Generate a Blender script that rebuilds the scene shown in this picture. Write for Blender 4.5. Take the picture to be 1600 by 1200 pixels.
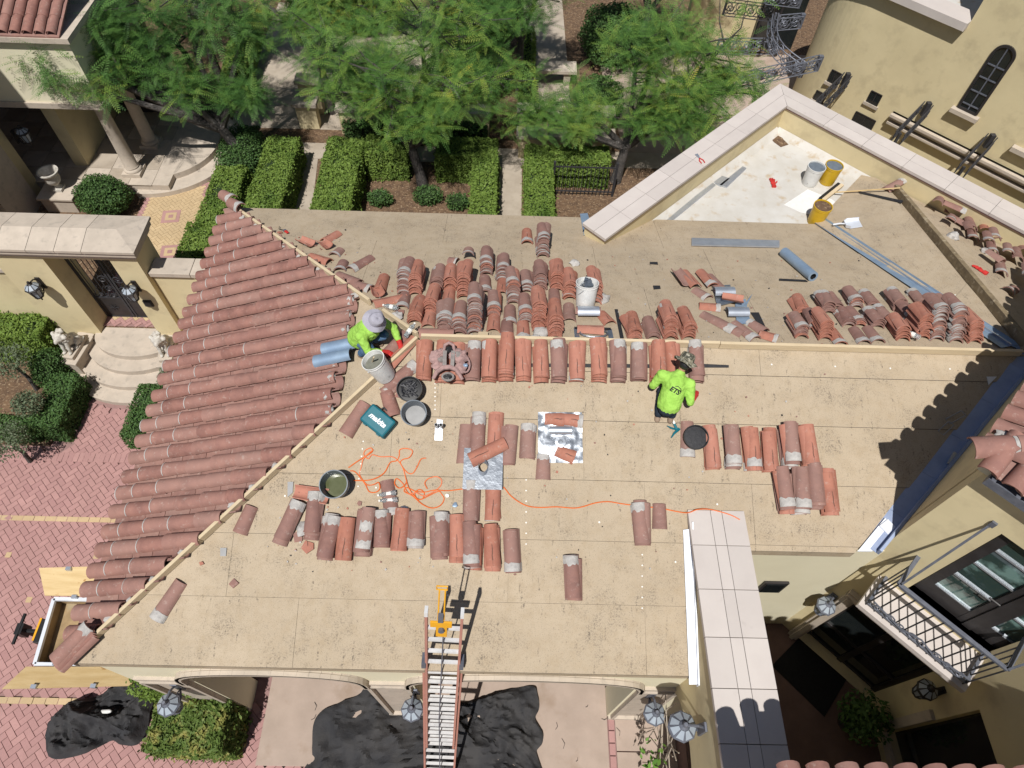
import bpy, bmesh, math, random
import numpy as np
from mathutils import Vector, Matrix, noise
random.seed(7); RNG = np.random.default_rng(7)
for o in list(bpy.data.objects): bpy.data.objects.remove(o)
scn = bpy.context.scene; COL = scn.collection
V = Vector
# ------------------------------------------------------------------ camera (drone, looking steeply down)
CAMZ = 11.4
FPX, PITCH, ROLL, YAW = 1050.71, .9877, .0431, -.0210
_cp, _sp = math.cos(PITCH), math.sin(PITCH)
_f = V((0, _cp, -_sp)); _u = V((0, _sp, _cp)); _r = V((1, 0, 0))
_r2 = _r * math.cos(ROLL) + _u * math.sin(ROLL); _u2 = -_r * math.sin(ROLL) + _u * math.cos(ROLL)
_Z = Matrix.Rotation(YAW, 3, 'Z')
CR, CU, CW = _Z @ _r2, _Z @ _u2, _Z @ _f
CAM = V((0, 0, CAMZ))
cd = bpy.data.cameras.new('camera'); co = bpy.data.objects.new('camera', cd); COL.objects.link(co)
cd.sensor_fit = 'HORIZONTAL'; cd.sensor_width = 36; cd.lens = FPX / 1600 * 36; cd.clip_start = .1; cd.clip_end = 500
mw = Matrix((CR, CU, -CW)).transposed().to_4x4(); mw.translation = CAM; co.matrix_world = mw
scn.camera = co
# ------------------------------------------------------------------ sky and sun
SUND = V((.128, .451, -.883)).normalized()          # direction the light travels
w = bpy.data.worlds.new('World'); scn.world = w; w.use_nodes = True
nt = w.node_tree; sky = nt.nodes.new('ShaderNodeTexSky'); sky.sky_type = 'NISHITA'; sky.sun_disc = False
sky.sun_elevation = math.radians(62); sky.sun_rotation = math.radians(195.8)
bg = nt.nodes['Background']; bg.inputs[1].default_value = .05; nt.links.new(sky.outputs[0], bg.inputs[0])
sl = bpy.data.lights.new('sun', 'SUN'); sl.energy = 4.9; sl.angle = math.radians(.53); sl.color = (1, .97, .925)
so = bpy.data.objects.new('sun', sl); COL.objects.link(so); so.location = (-3, -10, 25)
so.rotation_euler = SUND.to_track_quat('-Z', 'Y').to_euler()
scn.view_settings.view_transform = 'Standard'; scn.view_settings.look = 'None'
scn.view_settings.exposure = 0.0; scn.view_settings.gamma = 1
# ------------------------------------------------------------------ surveying: sight lines onto known planes of the site
def ray(u, v): return CW + CR * ((u - 800) / FPX) - CU * ((v - 600) / FPX)
def onplane(u, v, n, p):
    d = ray(u, v); n = V(n); return CAM + d * ((V(p) - CAM).dot(n) / d.dot(n))
SL = .3447; YR, XR, ZR = 4.932, -1.036, 4.84          # main ridge
HALF = 3.536; ZE = 3.621; XL = XR - HALF; YF = YR - HALF; YB = YR + HALF
AP = V((6.42, YR, ZR))
def F(u, v): return onplane(u, v, (0, -SL, 1), (0, YR, ZR))
def B(u, v): return onplane(u, v, (0, SL, 1), (0, YR, ZR))
def LF(u, v): return onplane(u, v, (-SL, 0, 1), (XR, YR, ZR))
def G(u, v, z=0.): return onplane(u, v, (0, 0, 1), (0, 0, z))
K2 = SL / math.sqrt(2)
def P2(u, v): return onplane(u, v, (-K2, K2, 1), AP)
def P3(u, v): return onplane(u, v, (K2, K2, 1), AP)
def SWP(u, v, k=7.2): return onplane(u, v, (1, 1, 0), (k, 0, 0))
def frame(n, fwd=(0, 1, 0)):
    n = V(n).normalized(); y = V(fwd); y = (y - n * y.dot(n)).normalized(); x = y.cross(n)
    return Matrix((x, y, n)).transposed().to_4x4()
NF, NB, NL = V((0, -SL, 1)).normalized(), V((0, SL, 1)).normalized(), V((-SL, 0, 1)).normalized()
N2, N3 = V((-K2, K2, 1)).normalized(), V((K2, K2, 1)).normalized()
MF, MBK, ML, MP2, MP3, MG = frame(NF), frame(NB), frame(NL), frame(N2), frame(N3), Matrix.Identity(4)
PLN = {'F': (F, MF), 'B': (B, MBK), 'L': (LF, ML), '2': (P2, MP2), '3': (P3, MP3)}
def place(pl, u, v, ang=0, lift=0):
    fn, m = PLN[pl]; p = fn(u, v)
    return Matrix.Translation(p + m.to_3x3() @ V((0, 0, lift))) @ m @ Matrix.Rotation(math.radians(ang), 4, 'Z')
# ------------------------------------------------------------------ mesh helpers
class MB:
    def __init__(s): s.v = []; s.f = []; s.m = []
    def add(s, vs, fs, mi=0, M=None):
        b = len(s.v)
        for p in vs:
            p = V(p); s.v.append(M @ p if M else p)
        for f in fs: s.f.append([b + i for i in f]); s.m.append(mi)
        return s
    def box(s, c, d, M=None, mi=0, taper=1.0):
        x, y, z = [k / 2 for k in d]; c = V(c); t = taper
        vs = [c + V(q) for q in ((-x, -y, -z), (x, -y, -z), (x, y, -z), (-x, y, -z), (-x * t, -y * t, z), (x * t, -y * t, z), (x * t, y * t, z), (-x * t, y * t, z))]
        return s.add(vs, [(3, 2, 1, 0), (4, 5, 6, 7), (0, 1, 5, 4), (1, 2, 6, 5), (2, 3, 7, 6), (3, 0, 4, 7)], mi, M)
    def b2(s, a, b, mi=0, M=None):
        a, b = V(a), V(b); return s.box((a + b) / 2, [abs(k) for k in (b - a)], M, mi)
    def prism(s, poly, vec, mi=0, M=None, side=None):
        poly = [V(p) for p in poly]; vec = V(vec); n = len(poly)
        nn = sum(((poly[i]).cross(poly[(i + 1) % n]) for i in range(n)), V())
        if nn.dot(vec) < 0: poly.reverse()
        s.add(poly + [p + vec for p in poly], [tuple(range(n - 1, -1, -1)), tuple(range(n, 2 * n))], mi, M)
        s.add(poly + [p + vec for p in poly], [(i, (i + 1) % n, n + (i + 1) % n, n + i) for i in range(n)], mi if side is None else side, M)
        return s
    def bar(s, a, b, w, h, up=(0, 0, 1), mi=0):
        a, b = V(a), V(b); y = (b - a); l = y.length; y = y / l; u = V(up); u = (u - y * u.dot(y)).normalized(); x = y.cross(u)
        M = Matrix((x, y, u)).transposed().to_4x4(); M.translation = (a + b) / 2
        return s.box((0, 0, 0), (w, l, h), M, mi)
    def tube(s, pts, r, n=6, mi=0, cap=True, M=None):
        pts = [V(p) for p in pts]; rs = r if isinstance(r, (list, tuple)) else [r] * len(pts); vs = []; fs = []
        px = None
        for i, p in enumerate(pts):
            t = (pts[min(i + 1, len(pts) - 1)] - pts[max(i - 1, 0)])
            t = t.normalized() if t.length > 1e-9 else V((0, 0, 1))
            if px is None: px = t.orthogonal().normalized()
            else:
                px = px - t * px.dot(t); px = px.normalized() if px.length > 1e-6 else t.orthogonal().normalized()
            py = t.cross(px)
            for k in range(n):
                a = 2 * math.pi * k / n; vs.append(p + (px * math.cos(a) + py * math.sin(a)) * rs[i])
        for i in range(len(pts) - 1):
            for k in range(n): fs.append((i * n + k, i * n + (k + 1) % n, (i + 1) * n + (k + 1) % n, (i + 1) * n + k))
        if cap: fs.append(tuple(range(n - 1, -1, -1))); fs.append(tuple((len(pts) - 1) * n + k for k in range(n)))
        return s.add(vs, fs, mi, M)
    def lathe(s, prof, n=20, mi=0, M=None, cap0=True, cap1=True):
        vs = []; fs = []
        for (r, z) in prof:
            for k in range(n):
                a = 2 * math.pi * k / n; vs.append((r * math.cos(a), r * math.sin(a), z))
        for i in range(len(prof) - 1):
            for k in range(n): fs.append((i * n + k, i * n + (k + 1) % n, (i + 1) * n + (k + 1) % n, (i + 1) * n + k))
        if cap0: fs.append(tuple(range(n - 1, -1, -1)))
        if cap1: fs.append(tuple((len(prof) - 1) * n + k for k in range(n)))
        return s.add(vs, fs, mi, M)
    def sphere(s, c, r, n=10, mi=0, M=None):
        r = r if isinstance(r, (list, tuple)) else (r, r, r); vs = [(0, 0, -r[2])]; fs = []; h = n // 2
        for i in range(1, h):
            t = math.pi * i / h
            for k in range(n): vs.append((r[0] * math.sin(t) * math.cos(2 * math.pi * k / n), r[1] * math.sin(t) * math.sin(2 * math.pi * k / n), -r[2] * math.cos(t)))
        vs.append((0, 0, r[2])); L = len(vs) - 1
        for k in range(n):
            k2 = (k + 1) % n; fs.append((0, 1 + k2, 1 + k)); fs.append((L, L - n + k, L - n + k2))
            for i in range(h - 2): a = 1 + i * n; fs.append((a + k, a + k2, a + n + k2, a + n + k))
        return s.add([V(p) + V(c) for p in vs], fs, mi, M)
    def mesh(s, name, mats, smooth=False):
        me = bpy.data.meshes.new(name); me.from_pydata([tuple(p) for p in s.v], [], s.f)
        for m in (mats if isinstance(mats, (list, tuple)) else [mats]): me.materials.append(m)
        me.polygons.foreach_set('material_index', s.m)
        if smooth: me.polygons.foreach_set('use_smooth', [True] * len(s.f)); me.set_sharp_from_angle(angle=math.radians(40))
        me.update(); return me
    def build(s, name, mats, parent=None, M=None, smooth=False, bevel=0):
        return link(name, s.mesh(name, mats, smooth), parent, M, bevel)
def link(name, me, parent=None, M=None, bevel=0):
    o = bpy.data.objects.new(name, me); COL.objects.link(o)
    if parent is not None: o.parent = parent
    if M is not None: o.matrix_local = M
    if bevel:
        b = o.modifiers.new('bevel', 'BEVEL'); b.width = bevel; b.segments = 2; b.limit_method = 'ANGLE'
    return o
def tag(o, label=None, cat=None, group=None, kind=None):
    if label: o['label'] = label
    if cat: o['category'] = cat
    if group: o['group'] = group
    if kind: o['kind'] = kind
    return o
def thing(name, label, cat, M=None, group=None):
    o = bpy.data.objects.new(name, None); COL.objects.link(o); o.empty_display_size = .1
    if M is not None: o.matrix_local = M if isinstance(M, Matrix) else Matrix.Translation(M)
    return tag(o, label, cat, group)
def ordn(i): return ['first', 'second', 'third', 'fourth', 'fifth', 'sixth', 'seventh', 'eighth', 'ninth', 'tenth', 'eleventh', 'twelfth', 'thirteenth', 'fourteenth', 'fifteenth', 'sixteenth', 'seventeenth', 'eighteenth'][i]
# ------------------------------------------------------------------ materials
def nodes(name):
    m = bpy.data.materials.new(name); m.use_nodes = True; t = m.node_tree
    return m, t, t.nodes['Principled BSDF'], t.nodes.new, t.links.new
def mixc(t, fac, a, b, mode='MIX'):
    n = t.nodes.new('ShaderNodeMix'); n.data_type = 'RGBA'; n.blend_type = mode
    for s, val in ((0, fac), (6, a), (7, b)):
        if hasattr(val, 'is_linked') or hasattr(val, 'links'): t.links.new(val, n.inputs[s])
        elif s == 0: n.inputs[0].default_value = val
        else: n.inputs[s].default_value = tuple(val) + (1,)
    return n.outputs[2]
def tex(t, scale, detail=3, coord='Object', rough=.55, stretch=None, kind='ShaderNodeTexNoise'):
    tc = t.nodes.new('ShaderNodeTexCoord'); n = t.nodes.new(kind); src = tc.outputs[coord]
    if stretch:
        mp = t.nodes.new('ShaderNodeMapping'); mp.inputs['Scale'].default_value = stretch; t.links.new(src, mp.inputs[0]); src = mp.outputs[0]
    t.links.new(src, n.inputs['Vector']); n.inputs['Scale'].default_value = scale
    if kind == 'ShaderNodeTexNoise': n.inputs['Detail'].default_value = detail; n.inputs['Roughness'].default_value = rough
    return n.outputs[0]
def ramp(t, src, lo, hi):
    n = t.nodes.new('ShaderNodeMapRange'); n.inputs[1].default_value = lo; n.inputs[2].default_value = hi; t.links.new(src, n.inputs[0]); return n.outputs[0]
def math_(t, op, a, b=0.):
    n = t.nodes.new('ShaderNodeMath'); n.operation = op
    for i, q in enumerate((a, b)):
        if hasattr(q, 'links'): t.links.new(q, n.inputs[i])
        else: n.inputs[i].default_value = q
    return n.outputs[0]
def objrand(t, amt):
    oi = t.nodes.new('ShaderNodeObjectInfo'); return math_(t, 'ADD', math_(t, 'MULTIPLY', oi.outputs['Random'], amt), 1 - amt / 2)
def bumpit(t, p, src, strength, dist=.01):
    b = t.nodes.new('ShaderNodeBump'); b.inputs['Strength'].default_value = strength; b.inputs['Distance'].default_value = dist
    t.links.new(src, b.inputs['Height']); t.links.new(b.outputs[0], p.inputs['Normal'])
def vmul(t, col, f):
    n = t.nodes.new('ShaderNodeVectorMath'); n.operation = 'SCALE'; t.links.new(col, n.inputs[0])
    if hasattr(f, 'links'): t.links.new(f, n.inputs[3])
    else: n.inputs[3].default_value = f
    return n.outputs[0]
def mat(name, c1, c2=None, scale=4, rough=.8, bump=0, bscale=60, rand=0, metal=0, lo=.35, hi=.65, c3=None, s3=18, f3=(.58, .7), stretch=None, spec=.35, coord='Object', dist=.01):
    m, t, p, nw, lk = nodes(name); c2 = c2 or [k * .8 for k in c1]
    col = mixc(t, ramp(t, tex(t, scale, 5, coord, .6, stretch), lo, hi), c1, c2)
    if c3: col = mixc(t, ramp(t, tex(t, s3, 4, coord, .6), *f3), col, c3)
    if rand: col = vmul(t, col, objrand(t, rand))
    lk(col, p.inputs['Base Color']); p.inputs['Roughness'].default_value = rough; p.inputs['Metallic'].default_value = metal
    p.inputs['Specular IOR Level'].default_value = spec
    if bump: bumpit(t, p, tex(t, bscale, 4, coord), bump, dist)
    return m
# roofing underlayment: tan mineral cap sheet with dark granules, scuffs and stains
def underlay():
    m, t, p, nw, lk = nodes('cap_sheet')
    col = mixc(t, ramp(t, tex(t, 1.1, 4), .3, .7), (.455, .372, .27), (.40, .326, .235))
    col = mixc(t, ramp(t, tex(t, 7, 4, rough=.7), .45, .75), col, (.385, .305, .21))
    col = mixc(t, math_(t, 'MULTIPLY', ramp(t, tex(t, 130, 2), .58, .70), .55), col, (.10, .085, .07))
    sc = math_(t, 'MULTIPLY', ramp(t, tex(t, 2.2, 6, rough=.8), .50, .65), ramp(t, tex(t, 60, 4, rough=.8), .50, .62))
    col = mixc(t, math_(t, 'MULTIPLY', sc, .75), col, (.07, .06, .055))
    st = ramp(t, tex(t, 10, 3, stretch=(2.6, .3, 1)), .61, .69)
    col = mixc(t, math_(t, 'MULTIPLY', math_(t, 'MULTIPLY', st, ramp(t, tex(t, 45, 3), .48, .6)), .7), col, (.10, .085, .07))
    lk(col, p.inputs['Base Color']); p.inputs['Roughness'].default_value = .95; p.inputs['Specular IOR Level'].default_value = .1
    bumpit(t, p, math_(t, 'ADD', tex(t, 160, 2), math_(t, 'MULTIPLY', tex(t, 3, 3), 3)), .35, .006)
    return m
M_under = underlay()
def clay(name, a, b, streak):
    m, t, p, nw, lk = nodes(name)
    oi = nw('ShaderNodeObjectInfo'); tc0 = nw('ShaderNodeTexCoord'); va = nw('ShaderNodeVectorMath'); va.operation = 'ADD'
    cx = nw('ShaderNodeCombineXYZ'); r37 = math_(t, 'MULTIPLY', oi.outputs['Random'], 37.); lk(r37, cx.inputs[0]); lk(r37, cx.inputs[1]); lk(tc0.outputs['Object'], va.inputs[0]); lk(cx.outputs[0], va.inputs[1])
    def tx(sc, det, rgh=.6):
        n = nw('ShaderNodeTexNoise'); lk(va.outputs[0], n.inputs['Vector']); n.inputs['Scale'].default_value = sc; n.inputs['Detail'].default_value = det; n.inputs['Roughness'].default_value = rgh; return n.outputs[0]
    col = mixc(t, ramp(t, tx(7, 4), .35, .65), a, b)
    col = mixc(t, math_(t, 'MULTIPLY', ramp(t, tx(3.2, 5, .7), .5, .72), .55), col, [k * .5 for k in b])
    col = mixc(t, math_(t, 'MULTIPLY', oi.outputs['Random'], .55), col, (.34, .165, .125) if streak else (.23, .15, .125))
    col = vmul(t, col, objrand(t, .3))
    col = mixc(t, math_(t, 'MULTIPLY', ramp(t, tx(16, 5, .75), .57, .74), .6), col, (.47, .39, .34))
    if streak:
        tc = nw('ShaderNodeTexCoord'); sp = nw('ShaderNodeSeparateXYZ'); lk(tc.outputs['Object'], sp.inputs[0])
        wob = math_(t, 'MULTIPLY', math_(t, 'SUBTRACT', tex(t, 14, 3), .5), .02)
        d = math_(t, 'ABSOLUTE', math_(t, 'ADD', sp.outputs[0], wob))
        ln = math_(t, 'MULTIPLY', ramp(t, d, .0075, .003), ramp(t, tex(t, 8, 2), .46, .56))
        col = mixc(t, math_(t, 'MULTIPLY', ln, .8), col, (.05, .035, .03))
    lk(col, p.inputs['Base Color']); p.inputs['Roughness'].default_value = .82; p.inputs['Specular IOR Level'].default_value = .25
    bumpit(t, p, tex(t, 70, 4), .25, .004)
    return m
M_clay = clay('terracotta_orange', (.44, .185, .125), (.37, .15, .105), True)
M_clayb = clay('terracotta_brown', (.31, .165, .135), (.255, .14, .12), False)
M_clayr = clay('terracotta_roof', (.345, .17, .135), (.275, .135, .112), False)
M_mortar = mat('mortar', (.46, .44, .415), (.34, .325, .31), 22, .95, .5, 60, .1)
M_wetmortar = mat('wet_mortar', (.20, .20, .165), (.15, .15, .125), 15, .6, .5, 40)
M_stucco = mat('stucco_beige', (.66, .565, .35), (.60, .51, .31), 1.3, .92, .25, 90, c3=(.50, .42, .26), s3=2.2, f3=(.52, .74), dist=.004)
M_stucco2 = mat('stucco_pale', (.72, .67, .50), (.67, .62, .455), 1.3, .92, .25, 90, dist=.004)
M_stone = mat('cast_stone', (.50, .43, .355), (.43, .37, .305), 4, .85, .3, 70, .1, c3=(.33, .29, .245), s3=7, f3=(.56, .78), dist=.003)
M_coping = mat('coping_tile', (.54, .49, .455), (.50, .45, .42), 2.2, .75, .15, 60, .1, c3=(.43, .39, .36), s3=6, f3=(.64, .85), dist=.003)
M_white = mat('white_paint', (.78, .76, .71), (.70, .68, .63), 6, .6, .1, 60)
M_roofwhite = mat('white_coating', (.545, .53, .50), (.48, .455, .41), 2.4, .8, .3, 60, c3=(.42, .33, .22), s3=5, f3=(.56, .74), dist=.006)
M_patch = mat('fresh_white_coating', (.72, .71, .69), (.66, .65, .63), 12, .75, .3, 50)
M_metal = mat('galvanised', (.60, .64, .70), (.50, .54, .60), 7, .38, .05, 30, metal=.75)
M_flash = mat('painted_flashing', (.74, .77, .82), (.66, .69, .75), 6, .5, .05, 30, metal=.25)
M_bflash = mat('blue_grey_flashing', (.30, .40, .52), (.24, .33, .45), 6, .5, .05, 30, metal=.4)
M_gutterb = mat('weathered_gutter', (.34, .40, .55), (.27, .33, .47), 5, .55, .05, 30, metal=.35)
M_alu = mat('aluminium_sheet', (.42, .45, .49), (.33, .36, .40), 8, .34, .3, 9, metal=.85, dist=.02)
M_dark = mat('dark_bronze', (.035, .032, .033), (.025, .022, .022), 8, .45, .05, 40)
M_iron = mat('wrought_iron', (.045, .045, .05), (.03, .03, .035), 12, .5, .2, 60)
M_irong = mat('grey_iron', (.17, .18, .215), (.12, .13, .16), 12, .5, .2, 60, metal=.3)
M_glassd = mat('dark_glass', (.012, .015, .016), (.02, .025, .025), 2, .05, spec=.8)
M_glassg = mat('painted_reflection_glass', (.03, .055, .05), (.16, .26, .24), 3.2, .04, spec=.9, lo=.5, hi=.62)  # pale green patches in the colour imitate reflections in the panes
M_lampglass = mat('lamp_glass', (.36, .41, .46), (.29, .33, .38), 6, .35, spec=.4)
M_board = mat('new_lumber', (.60, .49, .33), (.54, .43, .28), 3, .8, .2, 40, .15, stretch=(1, 1, 14))
M_boardold = mat('weathered_lumber', (.26, .20, .12), (.17, .13, .08), 8, .9, .4, 40, c3=(.35, .29, .2), s3=12, f3=(.55, .65))
M_ply = mat('plywood', (.60, .45, .24), (.51, .365, .175), 2.5, .7, .1, 40, .1, stretch=(1, 7, 1), c3=(.36, .20, .07), s3=7, f3=(.66, .72))
M_concrete = mat('apron_concrete', (.40, .315, .26), (.35, .275, .225), 3, .9, .35, 120, c3=(.27, .195, .14), s3=1.9, f3=(.55, .78), dist=.004)
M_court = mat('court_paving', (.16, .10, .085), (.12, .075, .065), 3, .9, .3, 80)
M_joint = mat('paver_joint', (.30, .185, .17), (.25, .15, .14), 9, .95, .4, 80)
def brickm(name, a, b):
    m, t, p, nw, lk = nodes(name); ge = nw('ShaderNodeNewGeometry'); oi = nw('ShaderNodeObjectInfo')
    r = math_(t, 'FRACT', math_(t, 'ADD', ge.outputs['Random Per Island'], oi.outputs['Random']))
    col = mixc(t, r, a, b); col = mixc(t, ramp(t, tex(t, 2.2, 4, 'Object'), .35, .7), col, [k * .82 for k in a])
    col = vmul(t, col, math_(t, 'ADD', .88, math_(t, 'MULTIPLY', tex(t, 40, 4), .24)))
    lk(col, p.inputs['Base Color']); p.inputs['Roughness'].default_value = .9; p.inputs['Specular IOR Level'].default_value = .2
    bumpit(t, p, tex(t, 120, 3), .3, .003); return m
M_brick = brickm('red_paver', (.44, .255, .235), (.35, .195, .185))
M_bricky = brickm('buff_paver', (.56, .42, .25), (.47, .34, .195))
M_soil = mat('mulch_soil', (.17, .105, .06), (.09, .055, .035), 9, .95, .8, 30, c3=(.34, .25, .16), s3=22, f3=(.55, .68), dist=.02)
M_ground = mat('bare_ground', (.22, .17, .12), (.16, .12, .085), 2, .95, .5, 30)
M_path = mat('garden_paving', (.42, .36, .29), (.34, .285, .225), 3, .9, .3, 70)
M_bark = mat('bark', (.10, .088, .08), (.055, .05, .047), 10, .95, .8, 30, c3=(.2, .185, .175), s3=16, dist=.02)
M_tarp = mat('black_tarp', (.036, .036, .039), (.052, .050, .050), 3, .8, .5, 22, spec=.15, dist=.02)
M_rubber = mat('black_plastic', (.015, .015, .016), (.022, .022, .023), 6, .45)
M_bucketw = mat('white_plastic', (.72, .72, .70), (.60, .60, .58), 9, .4, c3=(.34, .33, .30), s3=14, f3=(.62, .75))
M_buckety = mat('yellow_plastic', (.62, .40, .02), (.54, .34, .02), 9, .4, c3=(.35, .27, .10), s3=14, f3=(.64, .78))
M_bucketg = mat('grey_plastic', (.16, .19, .22), (.11, .13, .155), 9, .4)
M_water = mat('dirty_water', (.08, .09, .04), (.12, .13, .07), 6, .05, spec=.7)
M_teal = mat('teal_plastic', (.006, .13, .165), (.004, .105, .14), 9, .45, c3=(.02, .2, .24), s3=20, f3=(.62, .8))
M_logo = mat('logo_white', (.8, .8, .8), (.75, .75, .75), 5, .5)
M_orange = mat('orange_cord', (.72, .16, .03), (.62, .12, .02), 9, .5)
M_hivis = mat('hi_vis_cloth', (.37, .64, .12), (.27, .49, .08), 7, .85, .5, 16, spec=.1, dist=.03)
M_jeans = mat('denim', (.045, .10, .20), (.11, .19, .30), 6, .9, .3, 30, spec=.1)
M_dpants = mat('dark_trousers', (.018, .024, .035), (.03, .04, .055), 6, .9, .3, 25, spec=.1)
M_hat = mat('grey_cotton', (.38, .37, .42), (.32, .31, .36), 10, .9, .2, 50, spec=.1)
M_camo = mat('camouflage_cotton', (.22, .20, .14), (.06, .06, .045), 16, .9, .2, 50, c3=(.36, .34, .27), s3=23, f3=(.54, .57), lo=.48, hi=.52)
M_skin = mat('skin', (.36, .19, .12), (.32, .165, .10), 8, .6)
M_glove = mat('red_glove', (.55, .035, .03), (.46, .03, .025), 12, .8)
M_boot = mat('work_boot', (.30, .22, .16), (.22, .16, .115), 9, .85)
M_harness = mat('dusty_pink_fabric', (.40, .255, .235), (.27, .175, .165), 14, .9, .5, 40)
M_strap = mat('grey_webbing', (.26, .235, .22), (.19, .17, .16), 20, .9)
M_tape = mat('black_membrane', (.018, .018, .021), (.03, .03, .033), 20, .6, .3, 80)
M_pvc = mat('pvc_grey', (.3, .3, .3), (.25, .25, .25), 9, .5)
M_clear = mat('clear_bottle', (.60, .66, .68), (.75, .80, .82), 20, .12, spec=.8)
_p = M_clear.node_tree.nodes['Principled BSDF']; _p.inputs['Transmission Weight'].default_value = .75; _p.inputs['IOR'].default_value = 1.2
M_rungs = mat('aluminium_rung', (.74, .74, .74), (.62, .62, .62), 15, .45, .1, 40, .15, metal=.1)
M_rail = mat('fibreglass_rail', (.46, .22, .17), (.40, .19, .15), 6, .6, rand=.1)
M_hoist = mat('hoist_yellow', (.76, .38, .02), (.68, .33, .02), 6, .5)
M_redp = mat('red_plastic', (.55, .04, .03), (.5, .03, .03), 6, .5)
M_statue = mat('statue_stone', (.58, .55, .49), (.40, .37, .33), 14, .9, .4, 40)
M_brownmud = mat('rusty_bed', (.36, .25, .13), (.20, .14, .075), 2.4, .75, .4, 12, c3=(.34, .27, .17), s3=4, f3=(.55, .7), dist=.02)
M_carpet = mat('dark_mat', (.008, .008, .009), (.012, .012, .013), 20, .95)
def leafm(name, a, b, c, sc=2.5, trans=.35):
    m, t, p, nw, lk = nodes(name); ge = nw('ShaderNodeNewGeometry')
    col = mixc(t, ge.outputs['Random Per Island'], a, b)
    col = mixc(t, ramp(t, tex(t, sc, 3), .52, .68), col, c)
    lk(col, p.inputs['Base Color']); p.inputs['Roughness'].default_value = .6; p.inputs['Specular IOR Level'].default_value = .25
    tr = nw('ShaderNodeBsdfTranslucent'); lk(col, tr.inputs[0]); ms = nw('ShaderNodeMixShader'); ms.inputs[0].default_value = trans
    lk(p.outputs[0], ms.inputs[1]); lk(tr.outputs[0], ms.inputs[2]); lk(ms.outputs[0], t.nodes['Material Output'].inputs[0]); return m
M_frond = leafm('feathery_leaf', (.09, .21, .035), (.15, .29, .05), (.31, .35, .055), .9, .25)
M_frondd = leafm('deep_green_leaf', (.07, .175, .04), (.12, .25, .05), (.22, .31, .05), .9, .25)
M_hedge = leafm('hedge_leaf', (.13, .21, .04), (.21, .30, .06), (.10, .17, .03), 2, .25)
M_hedged = leafm('dark_hedge_leaf', (.055, .12, .035), (.10, .18, .05), (.05, .10, .03), 2, .2)
M_hedgey = leafm('mottled_hedge_leaf', (.14, .20, .05), (.09, .15, .03), (.36, .33, .10), 5, .25)
M_olive = leafm('olive_leaf', (.12, .16, .09), (.19, .23, .14), (.08, .12, .06), 5, .2)
def frondm(name, stops):
    m, t, p, nw, lk = nodes(name); at = nw('ShaderNodeAttribute'); at.attribute_name = 'rnd'; cr = nw('ShaderNodeValToRGB')
    cr.color_ramp.elements[0].position = stops[0][0]; cr.color_ramp.elements[0].color = (*stops[0][1], 1); cr.color_ramp.elements[1].position = stops[-1][0]; cr.color_ramp.elements[1].color = (*stops[-1][1], 1)
    for q, c in stops[1:-1]: e = cr.color_ramp.elements.new(q); e.color = (*c, 1)
    f = math_(t, 'ADD', math_(t, 'MULTIPLY', at.outputs['Fac'], .7), math_(t, 'MULTIPLY', ramp(t, tex(t, .9, 3), .35, .7), .3)); lk(f, cr.inputs[0])
    lk(cr.outputs[0], p.inputs['Base Color']); p.inputs['Roughness'].default_value = .55; p.inputs['Specular IOR Level'].default_value = .3
    tr = nw('ShaderNodeBsdfTranslucent'); lk(cr.outputs[0], tr.inputs[0]); ms = nw('ShaderNodeMixShader'); ms.inputs[0].default_value = .25
    lk(p.outputs[0], ms.inputs[1]); lk(tr.outputs[0], ms.inputs[2]); lk(ms.outputs[0], t.nodes['Material Output'].inputs[0]); return m
M_fr1 = frondm('jacaranda_light', [(0, (.045, .12, .028)), (.35, (.09, .20, .042)), (.65, (.17, .30, .06)), (.86, (.30, .39, .07)), (1, (.56, .48, .07))])
M_fr2 = frondm('jacaranda_deep', [(0, (.035, .095, .028)), (.4, (.07, .165, .038)), (.75, (.13, .26, .055)), (1, (.32, .39, .07))])
M_core = mat('shrub_shade_core', (.015, .03, .008), (.02, .035, .01), 8, .95)
# ================================================================== THE SETTING: ground
gm = MB(); gm.add([(-60, -40, -.02), (60, -40, -.02), (60, 80, -.02), (-60, 80, -.02)], [(0, 1, 2, 3)])
tag(gm.build('ground', M_ground), kind='structure')
CZ = .45                                             # the courtyard behind the gate lies three steps up
c = MB(); c.b2((-30, 8.35, -.3), (14, 45, CZ)); tag(c.build('courtyard_ground', M_soil), kind='structure')
dw = MB(); dw.add([(-14, -1.5, 0), (-3.55, -1.5, 0), (-3.55, 1.5, 0), (-4.4, 1.5, 0), (-4.4, 8.4, 0), (-14, 8.4, 0)], [tuple(range(6))])
dw.add([(-3.55, -1.5, 0), (2.7, -1.5, 0), (2.7, .68, 0), (-3.55, .68, 0)], [(0, 1, 2, 3)])
driveway = tag(dw.build('driveway', M_joint), kind='structure')
def brick_mesh(w, l, mat_, h=.03):
    b = MB(); g = .0016; b.box((0, 0, h / 2), (l - 2 * g, w - 2 * g, h), taper=.965); return b.mesh('brick', mat_)
BW, BL = .096, .192
bm_r, bm_y = brick_mesh(BW, BL, M_brick), brick_mesh(BW, BL, M_bricky)
bm_h = brick_mesh(BW, BW, M_bricky)
STRIPES = [(4.36, 4.46)]
def inpoly(x, y, poly):
    c = False; n = len(poly)
    for i in range(n):
        (x1, y1), (x2, y2) = poly[i], poly[(i + 1) % n]
        if (y1 > y) != (y2 > y) and x < (x2 - x1) * (y - y1) / (y2 - y1) + x1: c = not c
    return c
def project(p):
    d = V(p) - CAM; k = d.dot(CW); return 800 + FPX * d.dot(CR) / k, 600 - FPX * d.dot(CU) / k
fan = (-7.4, 8.25)
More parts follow.
